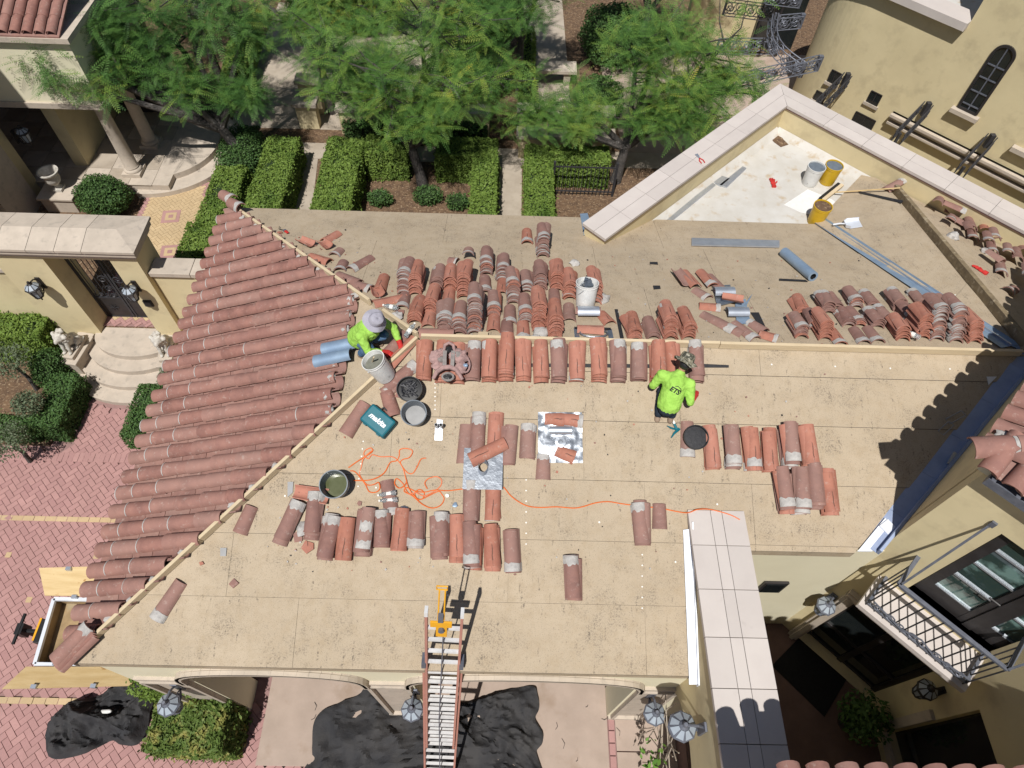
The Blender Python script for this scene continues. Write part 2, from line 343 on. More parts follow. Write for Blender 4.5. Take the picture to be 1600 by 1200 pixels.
def brick_ok(x, y):
    if x > -3.5 and y > .72: return False
    if x > -4.5 and y > 1.5: return False
    if x > 2.6 or x < -10.6 or y < -.1 or y > 7.3: return False
    if y > 5.75 and x < -8.02: return False
    if math.hypot(x - fan[0], y - fan[1]) < 1.62: return False
    if 4.385 < y < 4.435 or (5.58 < y < 5.66): return False
    if 1.47 < y < 1.53 and x < -6.15: return False
    if -.0 < y < .3 and x < -4.3: return False
    u, v = project((x, y, 0))
    if not (-25 < u < 860 and v < 1230): return False
    if u > 390 - .345 * (v - 329) + 20 and v < 1040: return False       # under the tiled eave
    return True
bricks = []
ca, sa = math.cos(math.radians(45)), math.sin(math.radians(45))
for i in range(-130, 130):
    for j in range(-130, 130):
        k = (i - j) % 4
        if k == 0: cx, cy, a = (i + 1) * BW, (j + .5) * BW, 0
        elif k == 3: cx, cy, a = (i + .5) * BW, (j + 1) * BW, 90
        else: continue
        x, y = -6 + cx * ca - cy * sa, 4 + cx * sa + cy * ca
        if brick_ok(x, y): bricks.append((x, y, a + 45, bm_r))
x = -10.6
while x < -4.4:
    bricks.append((x, 4.41, 0, bm_y)); bricks.append((x, 5.62, 90, bm_r)); bricks.append((x + BW, 5.62, 90, bm_r))
    if x < -6.2: bricks.append((x, 1.5, 0, bm_y))
    if x < -4.3:
        for q in (0, BW): bricks.append((x + q, .25, 90, bm_r)); bricks.append((x + q, .05, 90, bm_r))
    x += BL
for k in range(26):                                   # soldier course round the steps
    a = math.radians(200 + k * 5.4); bricks.append((fan[0] + 1.66 * math.cos(a), fan[1] + 1.66 * math.sin(a), math.degrees(a), bm_r))
for (u, v) in ((15, 868), (152, 870), (47, 938)):
    p = G(u, v); bricks.append((p.x, p.y, 0, bm_h))
bricks = [q for q in bricks if (lambda u, v: -25 < u < 870 and 430 < v < 1225)(*project((q[0], q[1], 0)))]
bricks.sort(key=lambda q: (V((q[0], q[1], 0)) - CAM).length)
rest = MB(); resty = MB()
for n_, (x, y, a, me) in enumerate(bricks):
    M = Matrix.Translation((x, y, .001 + random.uniform(-.002, .003) + (.004 if a in (0, 90) else 0))) @ Matrix.Rotation(math.radians(a), 4, 'Z') @ Matrix.Rotation(random.gauss(0, .006), 4, 'X')
    if n_ < 300: link('brick', me, driveway, M)
    else:
        R_ = resty if me is not bm_r else rest
        R_.add([v.co for v in me.vertices], [tuple(p.vertices) for p in me.polygons], 0, M)
tag(rest.build('brick_field', M_brick, driveway), kind='stuff'); tag(resty.build('buff_brick_field', M_bricky, driveway), kind='stuff')
ap = MB(); ap.b2((-3.9, .70, -.1), (2.72, 2.9, .004)); apron = tag(ap.build('apron', M_joint), kind='structure')
for (x0, x1, y0, y1) in ((-3.5, -.9, .70, 2.75), (-.88, 1.70, .70, 2.75), (1.82, 2.72, .98, 1.9), (1.82, 2.72, -1, .965), (-.88, 1.70, -1, .688)):
    s = MB(); s.b2((x0, y0, -.05), (x1, y1, .038)); s.build('concrete_slab', M_concrete, apron, bevel=.006)
for k in range(16):
    link('brick', brick_mesh(.09, .16, M_brick), apron, Matrix.Translation((1.76, -.85 + k * .168, .004)) @ Matrix.Rotation(math.pi / 2, 4, 'Z'))
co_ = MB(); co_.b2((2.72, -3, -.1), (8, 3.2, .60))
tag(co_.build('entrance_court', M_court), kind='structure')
# ================================================================== GARAGE with its stripped hip roof
garage = thing('garage', 'beige stucco garage with its hip roof stripped to tan underlayment', 'building', (0, 0, 0))
def clip(poly, f):
    out = []; n = len(poly)
    for i in range(n):
        a, b = poly[i], poly[(i + 1) % n]; fa, fb = f(a), f(b)
        if fa >= 0: out.append(a)
        if (fa >= 0) != (fb >= 0): t = fa / (fa - fb); out.append((a[0] + (b[0] - a[0]) * t, a[1] + (b[1] - a[1]) * t))
    return out
PF = [(XR, YR), (XL, YF), (2.1, YF), (2.1, 2.66), (4.03, 2.66), (6.3, YR)]
PB = [(XR, YR), (AP.x, YR), (5.10, YB), (XL, YB)]
PL = [(XR, YR), (XL, YB), (XL, YF)]
PP2 = [(AP.x, YR), (6.42, 9.58), (6.24, 9.76), (5.10, YB)]
PP3 = [(AP.x, YR), (8.86, 7.18), (6.42, 9.6)]
zF = lambda x, y: ZR + SL * (y - YR); zB = lambda x, y: ZR - SL * (y - YR); zL = lambda x, y: ZR + SL * (x - XR)
zP2 = lambda x, y: ZR - K2 * ((y - YR) - (x - AP.x)); zP3 = lambda x, y: ZR - K2 * ((y - YR) + (x - AP.x))
roofs = {}
for nm, poly, zf in (('front', PF, zF), ('rear', PB, zB), ('left', PL, zL), ('wing', PP2, zP2), ('far', PP3, zP3)):
    d = MB(); d.prism([(x, y, zf(x, y) - .13) for x, y in poly], (0, 0, .128)); o = d.build('roof_deck', M_under if nm != 'left' else M_tape, garage); roofs[nm] = o
def sheets(deck, poly, zf, cuts, splits, key, low_at_small=True):
    """overlapping courses of cap sheet; cuts run across the fall line, splits are the end laps"""
    for i in range(len(cuts) - 1):
        a, b = cuts[i], cuts[i + 1]
        band = clip(clip(poly, lambda p: key(p)[0] - a), lambda p: b - key(p)[0])
        if len(band) < 3: continue
        xs = [-99] + sorted(splits[i % len(splits)]) + [99]
        for k in range(len(xs) - 1):
            pc = clip(clip(band, lambda p: key(p)[1] - xs[k] - .0015), lambda p: xs[k + 1] - .0015 - key(p)[1])
            if len(pc) < 3: continue
            fr = lambda p: ((b - key(p)[0]) if low_at_small else (key(p)[0] - a)) / (b - a)
            n = len(pc); m = MB()
            top = [(p[0], p[1], zf(*p) + .003 + .010 * fr(p)) for p in pc]; bot = [(p[0], p[1], zf(*p) - .004) for p in pc]
            if sum(pc[j][0] * pc[(j + 1) % n][1] - pc[(j + 1) % n][0] * pc[j][1] for j in range(n)) < 0: top.reverse(); bot.reverse()
            m.add(top, [tuple(range(n))], 0); m.add(bot + top, [(j, (j + 1) % n, n + (j + 1) % n, n + j) for j in range(n)], 1)
            m.build('underlayment_sheet', [M_under, M_tape], deck)
fc = [YF - .02, F(800, 942).y, F(800, 843).y, F(800, 748).y, F(800, 655).y, F(800, 578).y, YR]
sheets(roofs['front'], PF, zF, fc, [[-2.2, 1.62], [-3.0, .1], [-.55, 1.65, 2.9], [-1.3, .95], [-.75, 2.1], [3.1]], lambda p: (p[1], p[0]))
sheets(roofs['rear'], PB, zB, [YR, B(900, 447).y, B(900, 385).y, YB + .02], [[.9, 1.9, 3.3], [-2, 1.3, 3.0], [-1, 2.4]], lambda p: (p[1], p[0]), False)
sheets(roofs['wing'], PP2, zP2, [-9, 1.5, 2.9, 9], [[]], lambda p: ((p[1] - YR) - (p[0] - AP.x), (p[1] - YR) + (p[0] - AP.x)), False)
sheets(roofs['far'], PP3, zP3, [-9, 9], [[]], lambda p: (p[1], p[0]))
sheets(roofs['left'], PL, zL, [XL - .02, -3.4, -2.3, XR], [[3.1, 6.4], [4.4]], lambda p: (p[0], p[1]))
# lumber nailers on ridge and hips
def board(name, a, b, w=.04, h=.1, m=M_board):
    x = MB(); x.bar(a, b, w, h); return x.build(name, m, garage, bevel=.004)
r0 = V((XR, YR, ZR + .06))
board('ridge_board', r0 + V((.02, 0, 0)), (2.6, YR + .005, ZR + .06)); board('ridge_board', (2.605, YR, ZR + .06), (6.30, YR, ZR + .06))
hp = lambda t, s: V((XR - t, YR + s * t, ZR - SL * t + .065))
board('hip_board', hp(.02, -1), hp(2.3, -1)); board('hip_board', hp(2.305, -1), hp(3.36, -1))
board('hip_board', hp(.03, 1), hp(.52, 1)); board('hip_board', hp(.74, 1), hp(3.42, 1))
h2a, h2b = V((6.42, 4.98, ZR + .08)), V((6.55, 9.15, zP3(6.55, 9.15) + .08)); board('hip_board', h2a, h2b, .07, .13, M_boardold)
# walls
FW = YF + .05
def arch_wall(x0, x1, opens, z1, zs, zc, y, th, seg=18):
    m = MB(); xs = x0
    def colm(a, b, lo_a, lo_b): m.prism([(a, y, lo_a), (b, y, lo_b), (b, y, z1), (a, y, z1)], (0, th, 0))
    for (a, b) in opens:
        colm(xs, a, 0, 0)
        for k in range(seg):
            t0, t1 = math.pi * k / seg, math.pi * (k + 1) / seg; c_, h = (a + b) / 2, (b - a) / 2
            colm(c_ - h * math.cos(t0), c_ - h * math.cos(t1), zs + (zc - zs) * math.sin(t0) ** .6 if k else zs, zs + (zc - zs) * math.sin(t1) ** .6 if k < seg - 1 else zs)
        xs = b
    colm(xs, x1, 0, 0); return m
OP = [(-3.72, -1.62), (-1.02, 1.70)]; ZS, ZC = 2.5, 3.2
arch_wall(XL + .1, 2.76, OP, 3.58, ZS, ZC, FW, .4).build('front_wall', M_stucco2, garage)
for (a, b) in OP:
    t = MB(); c_, h = (a + b) / 2, (b - a) / 2; pts = []
    for k in range(25):
        th = math.pi * k / 24; pts.append((c_ - (h + .05) * math.cos(th), FW - .015, ZS + (ZC + .05 - ZS) * max(math.sin(th), 1e-4) ** .6))
    for k in range(24):
        t.bar(pts[k], pts[k + 1], .075, .12, (0, -1, 0)); t.bar(V(pts[k]) + V((0, -.035, .03)), V(pts[k + 1]) + V((0, -.035, .03)), .04, .05, (0, -1, 0))
    t.build('arch_moulding', M_stone, garage)
    g_ = MB(); g_.b2((a - .1, FW + 1.3, 0), (b + .1, FW + 1.36, 3.4)); g_.build('garage_door', M_dark, garage)
for (a, b) in ((-4.3, -3.78), (-1.56, -1.08), (1.76, 2.2)):
    t = MB(); z0, z1 = .18, 2.5
    for (p, q) in (((a, z0), (b, z0)), ((b, z0), (b, z1)), ((b, z1), (a, z1)), ((a, z1), (a, z0))): t.bar((p[0], FW - .025, p[1]), (q[0], FW - .025, q[1]), .05, .07, (0, -1, 0))
    t.b2((a, FW - .01, z0), (b, FW + .01, z1)); t.build('pier_panel', M_stone, garage)
    t = MB(); t.b2((a - .05, FW - .05, .0), (b + .05 if b < 2 else 2.74, FW + .02, .12)); t.build('plinth', M_stone, garage)
    t = MB(); t.b2((a - .05, FW - .04, 2.56), (b + .05, FW + .01, 2.64)); t.build('impost', M_stone, garage)
for u in (392, 475, 800, 875):
    p = onplane(u, 1051, (0, 1, 0), (0, FW, 0)); t = MB(); t.b2((p.x - .1, FW - .012, 3.47), (p.x + .1, FW + .01, 3.53)); t.build('eave_vent', M_dark, garage)
for (a, b) in (((XL + .1, FW + .01), (XL + .35, YB - .07)), ((XL + .34, YB - .32), (5.3, YB - .06))):
    t = MB(); t.b2((a[0], a[1], 0), (b[0], b[1], 3.5)); t.build('side_wall', M_stucco, garage)
t = MB(); t.b2((2.76, 2.74, 0), (4.5, 2.98, 3.93)); t.build('stub_wall', M_stucco2, garage)
t = MB(); t.b2((3.46, 2.7, 2.35), (3.78, 2.73, 2.75)); t.b2((3.50, 2.69, 2.39), (3.74, 2.715, 2.71), 1); t.build('stub_window', [M_dark, M_glassd], garage)
t = MB(); t.bar((2.085, YF - .02, 3.63), (2.085, 2.7, 4.08), .02, .03); t.build('edge_metal', M_flash, garage)
# cap nails in rows over the front slope: far too many and small to tell apart
cn = MB()
for (us, vs) in (((822, 822), (750, 850)), ((1003, 1003), (850, 950)), ((680, 680), (600, 640)), ((568, 560), (690, 760))):
    for k in range(7):
        p = F(us[0] + (us[1] - us[0]) * k / 6, vs[0] + (vs[1] - vs[0]) * k / 6); cn.lathe([(.009, 0), (.009, .003)], 8, 0, Matrix.Translation(p + NF * .013) @ MF)
for (u, v) in ((435, 713), (446, 775), (588, 762), (1120, 788), (936, 816), (1055, 878), (1492, 462), (1205, 570), (1304, 573), (1390, 576), (1483, 577), (1580, 858), (700, 930)):
    if v < 560: p = P2(u, v); n_, mm = N2, MP2
    else: p = F(u, v); n_, mm = NF, MF
    cn.lathe([(.011, 0), (.011, .003)], 8, 0, Matrix.Translation(p + n_ * .013) @ mm)
tag(cn.build('cap_nails', M_white, garage), kind='stuff')
# ------------------------------------------------------------------ clay barrel tiles
TL = .46
def tile_mesh(name, cl, r0=.094, r1=.079, L=TL, th=.013, seg=7, mort=None, ring=False, arc=180):
    m = MB(); A = math.radians(arc); vs = []; zb0 = r0 * math.sin((math.pi - A) / 2) * .92
    for (y, r) in ((0, r0), (L, r1)):
        for rr in (r, r - th):
            for k in range(seg + 1):
                a = (math.pi - A) / 2 + A * k / seg; vs.append((rr * math.cos(a), y, rr * math.sin(a) * .92 - zb0))
    s = seg + 1; f = []
    for k in range(seg):
        f += [(k, k + 1, 2 * s + k + 1, 2 * s + k), (s + k + 1, s + k, 3 * s + k, 3 * s + k + 1), (k + 1, k, s + k, s + k + 1), (2 * s + k, 2 * s + k + 1, 3 * s + k + 1, 3 * s + k)]
    f += [(0, 2 * s, 3 * s, s), (seg, s + seg, 3 * s + seg, 2 * s + seg)]
    m.add(vs, f, 0)
    if mort:
        for (ya, yb, w) in mort:
            g = 9; rows = []
            for j, y in enumerate((ya, yb)):
                for k in range(g + 1):
                    a = math.pi * (.5 + (k / g - .5) * w); yy = y + (random.uniform(-.022, .022) if 0.02 < y < L - .02 else 0)
                    r = r0 + (r1 - r0) * yy / L + .0035; rows.append((r * math.cos(a), yy, r * math.sin(a) * .92 - zb0))
            m.add(rows, [(k, k + 1, g + 2 + k, g + 1 + k) for k in range(g)], 1)
    if ring:
        vs = []
        for y in (-.009, .003):
            for rr in (r0 + .002, r0 - .03):
                for k in range(seg + 1): a = math.pi * (.1 + .8 * k / seg); vs.append((rr * math.cos(a), y + .006 * math.sin(a), rr * math.sin(a) * .92))
        f = []
        for k in range(seg): f += [(k, k + 1, 2 * s + k + 1, 2 * s + k), (k + 1, k, s + k, s + k + 1)]
        m.add(vs, f, 1)
    me = m.mesh(name, [cl, M_mortar], True); return me
T_roof = tile_mesh('roof_tile', M_clayr); T_ring = tile_mesh('roof_tile', M_clayr, ring=True)
T_pan = tile_mesh('pan_tile', M_clayb, .092, .080)
LK = dict(arc=150, r0=.092, r1=.079, th=.0105)
T_o = tile_mesh('clay_tile', M_clay, **LK); T_b = tile_mesh('clay_tile', M_clayb, **LK)
T_om = [tile_mesh('clay_tile', M_clay, **LK, mort=[(TL - .11, TL - .002, .8)]), tile_mesh('clay_tile', M_clay, **LK, mort=[(0.002, .1, .8)])]
T_bm = [tile_mesh('clay_tile', M_clayb, **LK, mort=[(TL - .1, TL - .002, .85)]), tile_mesh('clay_tile', M_clayb, **LK, mort=[(.002, .11, .85)]), tile_mesh('clay_tile', M_clayb, **LK, mort=[(.002, .09, .7), (.2, .3, .6)])]
ld = roofs['left']; MLX = frame(NL, (1, 0, 0)); UPX = V((1, 0, SL)).normalized(); EXPO = .352
mortar_bits = []
for k in range(29):
    y = 8.36 - k * .2385
    hipx = XR - abs(y - YR)
    lim = min(hipx - .06, -2.02 if 4.0 < y < 6.0 else 9)
    if 4.15 < y < 5.1: lim = -2.08
    wob = random.uniform(-.012, .012); s = -.09
    L0 = (lim - XL) / UPX.x; j = 0
    while s + .16 < L0:
        lnn = TL if s + TL < L0 + .1 else max(.2, L0 + .06 - s)
        p = V((XL, y + wob + random.uniform(-.008, .008), ZE)) + UPX * s + NL * (.062 + (.012 if j else 0))
        M = Matrix.Translation(p) @ MLX @ Matrix.Rotation(random.gauss(0, .012), 4, 'Z') @ Matrix.Rotation(-.022, 4, 'X') @ Matrix.Diagonal((1, lnn / TL, 1, 1))
        link('roof_tile', T_ring if j in (1, 2) or random.random() < .12 else T_roof, ld, M)
        s += EXPO * (.75 if j == 0 else 1); j += 1
    if hipx - lim > .3 or 3.9 < y < 6.2: mortar_bits.append(V((lim, y + wob, zL(lim, y))) + NL * .09)
    yp = y - .119; hipx = XR - abs(yp - YR); lim = min(hipx - .04, -2.0 if 4.0 < yp < 6.0 else 9); s = -.06; L0 = (lim - XL) / UPX.x
    while s + .12 < L0 and yp > 1.42:
        lnn = TL if s + TL < L0 + .1 else max(.16, L0 + .06 - s)
        p = V((XL, yp + random.uniform(-.006, .006), ZE)) + UPX * s + NL * .098
        link('pan_tile', T_pan, ld, Matrix.Translation(p) @ MLX @ Matrix.Rotation(math.pi, 4, 'Y') @ Matrix.Diagonal((1.28, lnn / TL, 1, 1)))
        s += EXPO * (.8 if s < 0 else 1)
def blob(name, c, r, m, parent=None, sq=.5, seed=0, M=None):
    b = MB(); b.sphere((0, 0, 0), (r, r, r * sq), 16)
    for i, p in enumerate(b.v):
        k = 1 + .42 * noise.noise(p * (1.6 / r) + V((seed * 3.7, seed, 0))) + .26 * noise.noise(p * (4.2 / r) + V((seed, seed * 2, 3))); b.v[i] = p * k
    return b.build(name, m, parent, (Matrix.Translation(c) @ M) if M else Matrix.Translation(c), True)
for i, p in enumerate(mortar_bits): blob('mortar_pad', p, .065, M_mortar, ld, .7, i, ML)
for s_ in (-1, 1):                                   # torn mortar bedding left along the hips
    t = .9 if s_ > 0 else 1.15
    while t < 3.35:
        p = V((XR - t - .07, YR + s_ * (t - .0), ZR - SL * (t + .07) + .07)); blob('mortar_pad', p, random.uniform(.03, .06), M_mortar, ld, .4, t * 5, ML); t += random.uniform(.16, .36)
# ================================================================== PARAPET on the right
CAPZ = 4.25
par = thing('parapet_wall', 'beige wall with a pale three-strip tiled coping running down beside the garage roof', 'wall', (2.45, 1, 0))
def pchild(m, n, mt, **k): o = m.build(n, mt, par, **k); o.matrix_parent_inverse = Matrix.Translation((-2.45, -1, 0)); return o
m = MB(); y0, ya, yb = -2.0, .1, FW + .02; zt = CAPZ - .06
prof = [(-2, 0), (ya, 0)]
for k in range(13):
    t = math.pi * k / 12; prof.append(((ya + yb) / 2 - (yb - ya) / 2 * math.cos(t), 2.25 + .72 * math.sin(t)))
prof += [(yb, 2.25), (yb, zt), (-2, zt)]
top = [prof[i] for i in range(len(prof))]
for i in range(2, 14):
    a, b = prof[i], prof[i + 1]
    m.prism([(2.17, a[0], a[1]), (2.17, b[0], b[1]), (2.17, b[0], zt), (2.17, a[0], zt)], (.55, 0, 0)) if b[0] - a[0] > 1e-4 else None
m.b2((2.17, -2, 0), (2.72, ya, zt)); m.b2((2.17, yb, 3.0), (2.72, 3.03, zt))
pchild(m, 'wall_body', M_stucco)
ys = [3.06, G(1075, 851, CAPZ).y, G(1090, 920, CAPZ).y, G(1095, 995, CAPZ).y, G(1105, 1075, CAPZ).y, G(1115, 1162, CAPZ).y, .15, -.35, -.9, -1.5]
for i in range(len(ys) - 1):
    for (a, b) in ((2.13, 2.385), (2.39, 2.515), (2.52, 2.775)):
        s = MB(); s.b2((a, ys[i + 1] + .004, CAPZ - .06), (b, ys[i] - .003, CAPZ + random.uniform(-.001, .002))); pchild(s, 'coping_slab', M_coping, bevel=.003)
m = MB(); m.b2((2.14, -1.5, CAPZ - .09), (2.765, 3.05, CAPZ - .062)); pchild(m, 'mortar_bed', M_joint)
m = MB(); q = [(2.10, YF - .02, 3.66), (2.10, 2.95, zF(0, 2.95) + .03)]          # white roof-edge gutter between roof and wall
for (dx, dz, w_, mi) in ((.03, 0, .012, 0),):
    m.prism([(2.075, YF - .08, 3.60), (2.165, YF - .08, 3.62), (2.165, 2.85, zF(0, 2.85) + .06), (2.075, 2.85, zF(0, 2.85) + .02)], (0, 0, .02))
    m.prism([(2.155, YF - .1, 3.60), (2.168, YF - .1, 3.60), (2.168, 2.9, zF(0, 2.9) + .05), (2.155, 2.9, zF(0, 2.9) + .05)], (0, 0, .09))
pchild(m, 'step_flashing', M_flash)
# ================================================================== FLAT WHITE ROOF with its diagonal parapets
flat = thing('flat_roof_wing', 'flat white coated roof wedge framed by two tiled parapets meeting in a point', 'building', (4.9, 10, 0))
def fchild(m, n, mt, **k): o = m.build(n, mt, flat, **k); o.matrix_parent_inverse = Matrix.Translation((-4.9, -10, 0)); return o
FZ = 3.56; A_in, A_out = V((5.01, 11.02, 0)), V((5.06, 11.74, 0))
# exact 45 degree legs: left leg lies on x-y in [-6.71,-6.01], right leg on x+y in [16.03,16.76]
def XY(d, s): return V(((s + d) / 2, (s - d) / 2, 0))
dI, dO, sI, sO = -6.01, -6.69, 16.03, 16.74
m = MB(); fl = [V((2.40, YB - .02, 0)), XY(dI, sI), XY(-3.35, sI), V((5.10, YB - .02, 0))]
m.prism([p + V((0, 0, FZ - .2)) for p in fl], (0, 0, .2)); fchild(m, 'flat_roof', M_roofwhite)
s0, s1, d1 = 8.98, sI, 2.6
m = MB(); e = .035 * 1.414
m.prism([XY(dI - e, s0 + .05), XY(dI - e, sI + e), XY(dO + e, sO - e), XY(dO + e, s0 + .05)], (0, 0, 4.02)); fchild(m, 'parapet_body', M_stucco)
m = MB(); m.prism([XY(dI - e, sI + e), XY(d1, sI + e), XY(d1, sO - e), XY(dO + e, sO - e)], (0, 0, 4.02)); fchild(m, 'parapet_body', M_stucco)
m = MB(); m.prism([XY(dI - e * .4, s0 + .02), XY(dI - e * .4, sI + e * .4), XY(dO + e * .4, sO - e * .4), XY(dO + e * .4, s0 + .02)], (0, 0, .03)); m.prism([XY(dI - e * .4, sI + e * .4), XY(d1, sI + e * .4), XY(d1, sO - e * .4), XY(dO + e * .4, sO - e * .4)], (0, 0, .03))
o = m.build('coping_bed', M_joint, flat); o.matrix_parent_inverse = Matrix.Translation((-4.9, -10, 0)); o.location = (0, 0, 4.021)
def quad_slab(pts, z0=4.05, z1=4.10):
    s = MB(); s.prism([p + V((0, 0, z0)) for p in pts], (0, 0, z1 - z0)); fchild(s, 'coping_slab', M_coping, bevel=.003)
g = .004; dM, sM = (dI + dO) / 2, (sI + sO) / 2; n_ = 8
for k in range(n_):
    a, b = s0 + (sI - s0) * k / n_, s0 + (sI - s0) * (k + 1) / n_
    for (da, db, la, lb) in ((dO, dM, sO, sM), (dM, dI, sM, sI)):
        ea, eb = (la, lb) if k == n_ - 1 else (b, b)
        quad_slab([XY(da + g, a + g), XY(da + g, ea - g), XY(db - g, eb - g), XY(db - g, a + g)])
n_ = 8
for k in range(n_):
    a, b = dI + (d1 - dI) * k / n_, dI + (d1 - dI) * (k + 1) / n_
    for (sa_, sb_, la, lb) in ((sO, sM, dO, dM), (sM, sI, dM, dI)):
        ea, eb = (la, lb) if k == 0 else (a, a)
        quad_slab([XY(ea + g, sa_ - g), XY(b - g, sa_ - g), XY(b - g, sb_ + g), XY(eb + g, sb_ + g)])
m = MB()                                              # cant strips where floor meets wall
m.prism([XY(dI - .04, s0 + .4) + V((0, 0, FZ)), XY(dI + .14, s0 + .4) + V((0, 0, FZ)), XY(dI - .04, s0 + .4) + V((0, 0, FZ + .09))], XY(0, sI - s0 - .4) * 1.0 - XY(0, 0)); fchild(m, 'cant_strip', M_roofwhite)
m = MB(); m.prism([XY(dI, sI + .04) + V((0, 0, FZ)), XY(dI, sI - .14) + V((0, 0, FZ)), XY(dI, sI + .04) + V((0, 0, FZ + .09))], XY(2.7, 0)); fchild(m, 'cant_strip', M_roofwhite)
m = MB(); pts = [(1225, 320), (1262, 296), (1300, 312), (1322, 330), (1292, 340), (1250, 332)]
m.prism([G(u, v, FZ + .002) for u, v in pts], (0, 0, .004)); fchild(m, 'fresh_patch', M_patch)
m = MB(); m.prism([G(u, v, FZ + .002) for u, v in ((1205, 207), (1216, 206), (1224, 218), (1232, 226), (1220, 230), (1209, 222), (1203, 214))], (0, 0, .004)); fchild(m, 'dirt_patch', M_soil)
# ================================================================== MAIN HOUSE (turned 45 degrees): local x runs SE along the SW wall, y runs NE along the NW wall
HC = V((4.42, 2.78, 0)); r_ = math.sqrt(.5)
HM = Matrix(((r_, r_, 0, HC.x), (-r_, r_, 0, HC.y), (0, 0, 1, 0), (0, 0, 0, 1)))
house = thing('main_house', 'beige two-storey house with balcony doors, dark entrance and clay tile eaves', 'building', HM)
EZ = 6.02
m = MB(); m.b2((0, .22, 0), (.22, 8, EZ - .06)); m.build('northwest_wall', M_stucco, house)
dA, dB_, dz0, dz1 = .52, 1.86, 3.62, 5.36; pA, pB, pz0, pz1 = .34, 1.60, .62, 2.66; TH = .28
m = MB()
for (a, b, z0, z1) in ((0, pA, 0, pz1), (pA, pB, 0, pz0), (pB, 3.2, 0, pz1), (0, 3.2, pz1, dz0), (0, dA, dz0, dz1), (dB_, 3.2, dz0, dz1), (0, 3.2, dz1, EZ - .06)):
    m.b2((a, 0, z0), (b, TH, z1))
m.build('southwest_wall', M_stucco, house)
m = MB()
for (a, b) in (((pA - .07, pz0), (pA - .07, pz1 + .07)), ((pB + .07, pz0), (pB + .07, pz1 + .07)), ((pA - .14, pz1 + .07), (pB + .14, pz1 + .07))):
    m.bar((a[0], -.03, a[1]), (b[0], -.03, b[1]), .14, .08, (0, 1, 0)); m.bar((a[0], -.08, a[1]), (b[0], -.08, b[1]), .06, .05, (0, 1, 0))
m.build('door_surround', M_stone, house)
m = MB(); m.b2((pA, TH - .1, pz0), (pB, TH - .05, pz1)); o = m.build('front_door', M_glassd, house)
m = MB()
for x in (pA + .05, (pA + pB) / 2, pB - .05): m.b2((x - .04, TH - .13, pz0), (x + .04, TH - .101, pz1))
for z in (pz0 + .06, 1.3, pz1 - .06): m.b2((pA, TH - .125, z - .03), (pB, TH - .102, z + .03))
m.build('frame', M_dark, o)
# balcony doors, two leaves with four panes each
bd = MB(); bd.b2((dA, .13, dz0), (dB_, .15, dz1)); bdo = bd.build('balcony_door', M_dark, house); mid = (dA + dB_) / 2
for (a, b) in ((dA + .03, mid - .02), (mid + .02, dB_ - .03)):
    f_ = MB(); zs = [dz0 + .28, dz0 + .66, dz0 + 1.02, dz0 + 1.38, dz1 - .08]
    for x in (a + .05, b - .05): f_.b2((x - .05, .07, dz0 + .02), (x + .05, .129, dz1 - .02))
    f_.b2((a, .075, dz0 + .02), (b, .129, zs[0])); f_.b2((a, .075, zs[-1]), (b, .129, dz1 - .02)); f_.build('door_frame', M_dark, bdo)
    for i in range(4):
        p_ = MB(); p_.b2((a + .10, .1, zs[i] + .012), (b - .10, .115, zs[i + 1] - .012)); p_.build('pane', M_glassg, bdo)
        q_ = MB(); q_.b2((a + .10, .08, zs[i] - .012), (b - .10, .128, zs[i] + .012)); q_.build('muntin', M_metal, bdo)
q_ = MB(); q_.b2((mid - .05, .05, dz0 + .02), (mid + .05, .074, dz1 - .02)); q_.tube([(mid - .09, .03, dz0 + .8), (mid - .09, -.01, dz0 + .82), (mid - .2, -.01, dz0 + .82)], .012); q_.build('astragal', M_dark, bdo)
m = MB(); m.b2((dA - .04, -.02, dz0 - .09), (dB_ + .04, .12, dz0)); m.build('door_sill', M_irong, house)
# balcony slab, consoles and iron railing
ba, bb, bo, bz = .30, 1.50, -.44, 3.46
m = MB(); m.b2((ba - .06, bo - .06, bz - .08), (bb + .06, .0, bz)); m.b2((ba, bo, bz - .2), (bb, 0, bz - .081)); m.build('balcony_slab', M_coping, house)
for z in (bz + .06, bz + .78):
    m = MB(); rr = .018 if z > bz + .5 else .014
    for (p, q) in (((ba, 0), (ba, bo)), ((ba, bo), (bb, bo)), ((bb, bo), (bb, 0))): m.bar((p[0], p[1], z), (q[0], q[1], z), rr * 2.4, rr * 1.6)
    m.build('handrail', M_irong, house)
n_ = 11
for k in range(n_ + 1):
    x = ba + (bb - ba) * k / n_; m = MB(); m.tube([(x, bo, bz), (x, bo, bz + .78)], .009, 5); m.build('baluster', M_iron, house)
for x in (ba, bb):
    for y in (-.11, -.22, -.33): m = MB(); m.tube([(x, y, bz), (x, y, bz + .78)], .009, 5); m.build('baluster', M_iron, house)
def spiral(m, c, ex, ey, r, turns=1.6, rad=.008, sgn=1, n=14, mi=0):
    pts = [V(c) + (V(ex) * math.cos(sgn * 2 * math.pi * turns * i / n) + V(ey) * math.sin(sgn * 2 * math.pi * turns * i / n)) * (r * (1 - .85 * i / n)) for i in range(n + 1)]
    m.tube(pts, rad, 4, mi)
m = MB()
for k in range(8): spiral(m, (ba + .1 + k * .142, bo - .02, bz + .14), (1, 0, 0), (0, 0, 1), .065, 1.5, .009, 1 if k % 2 else -1)
m.tube([(ba + .02, bo - .02, bz + .2), (.7, bo - .03, bz + .12), (.9, bo - .03, bz + .22), (1.1, bo - .03, bz + .12), (bb - .02, bo - .02, bz + .2)], .011, 5)
m.build('scrollwork', M_irong, house)
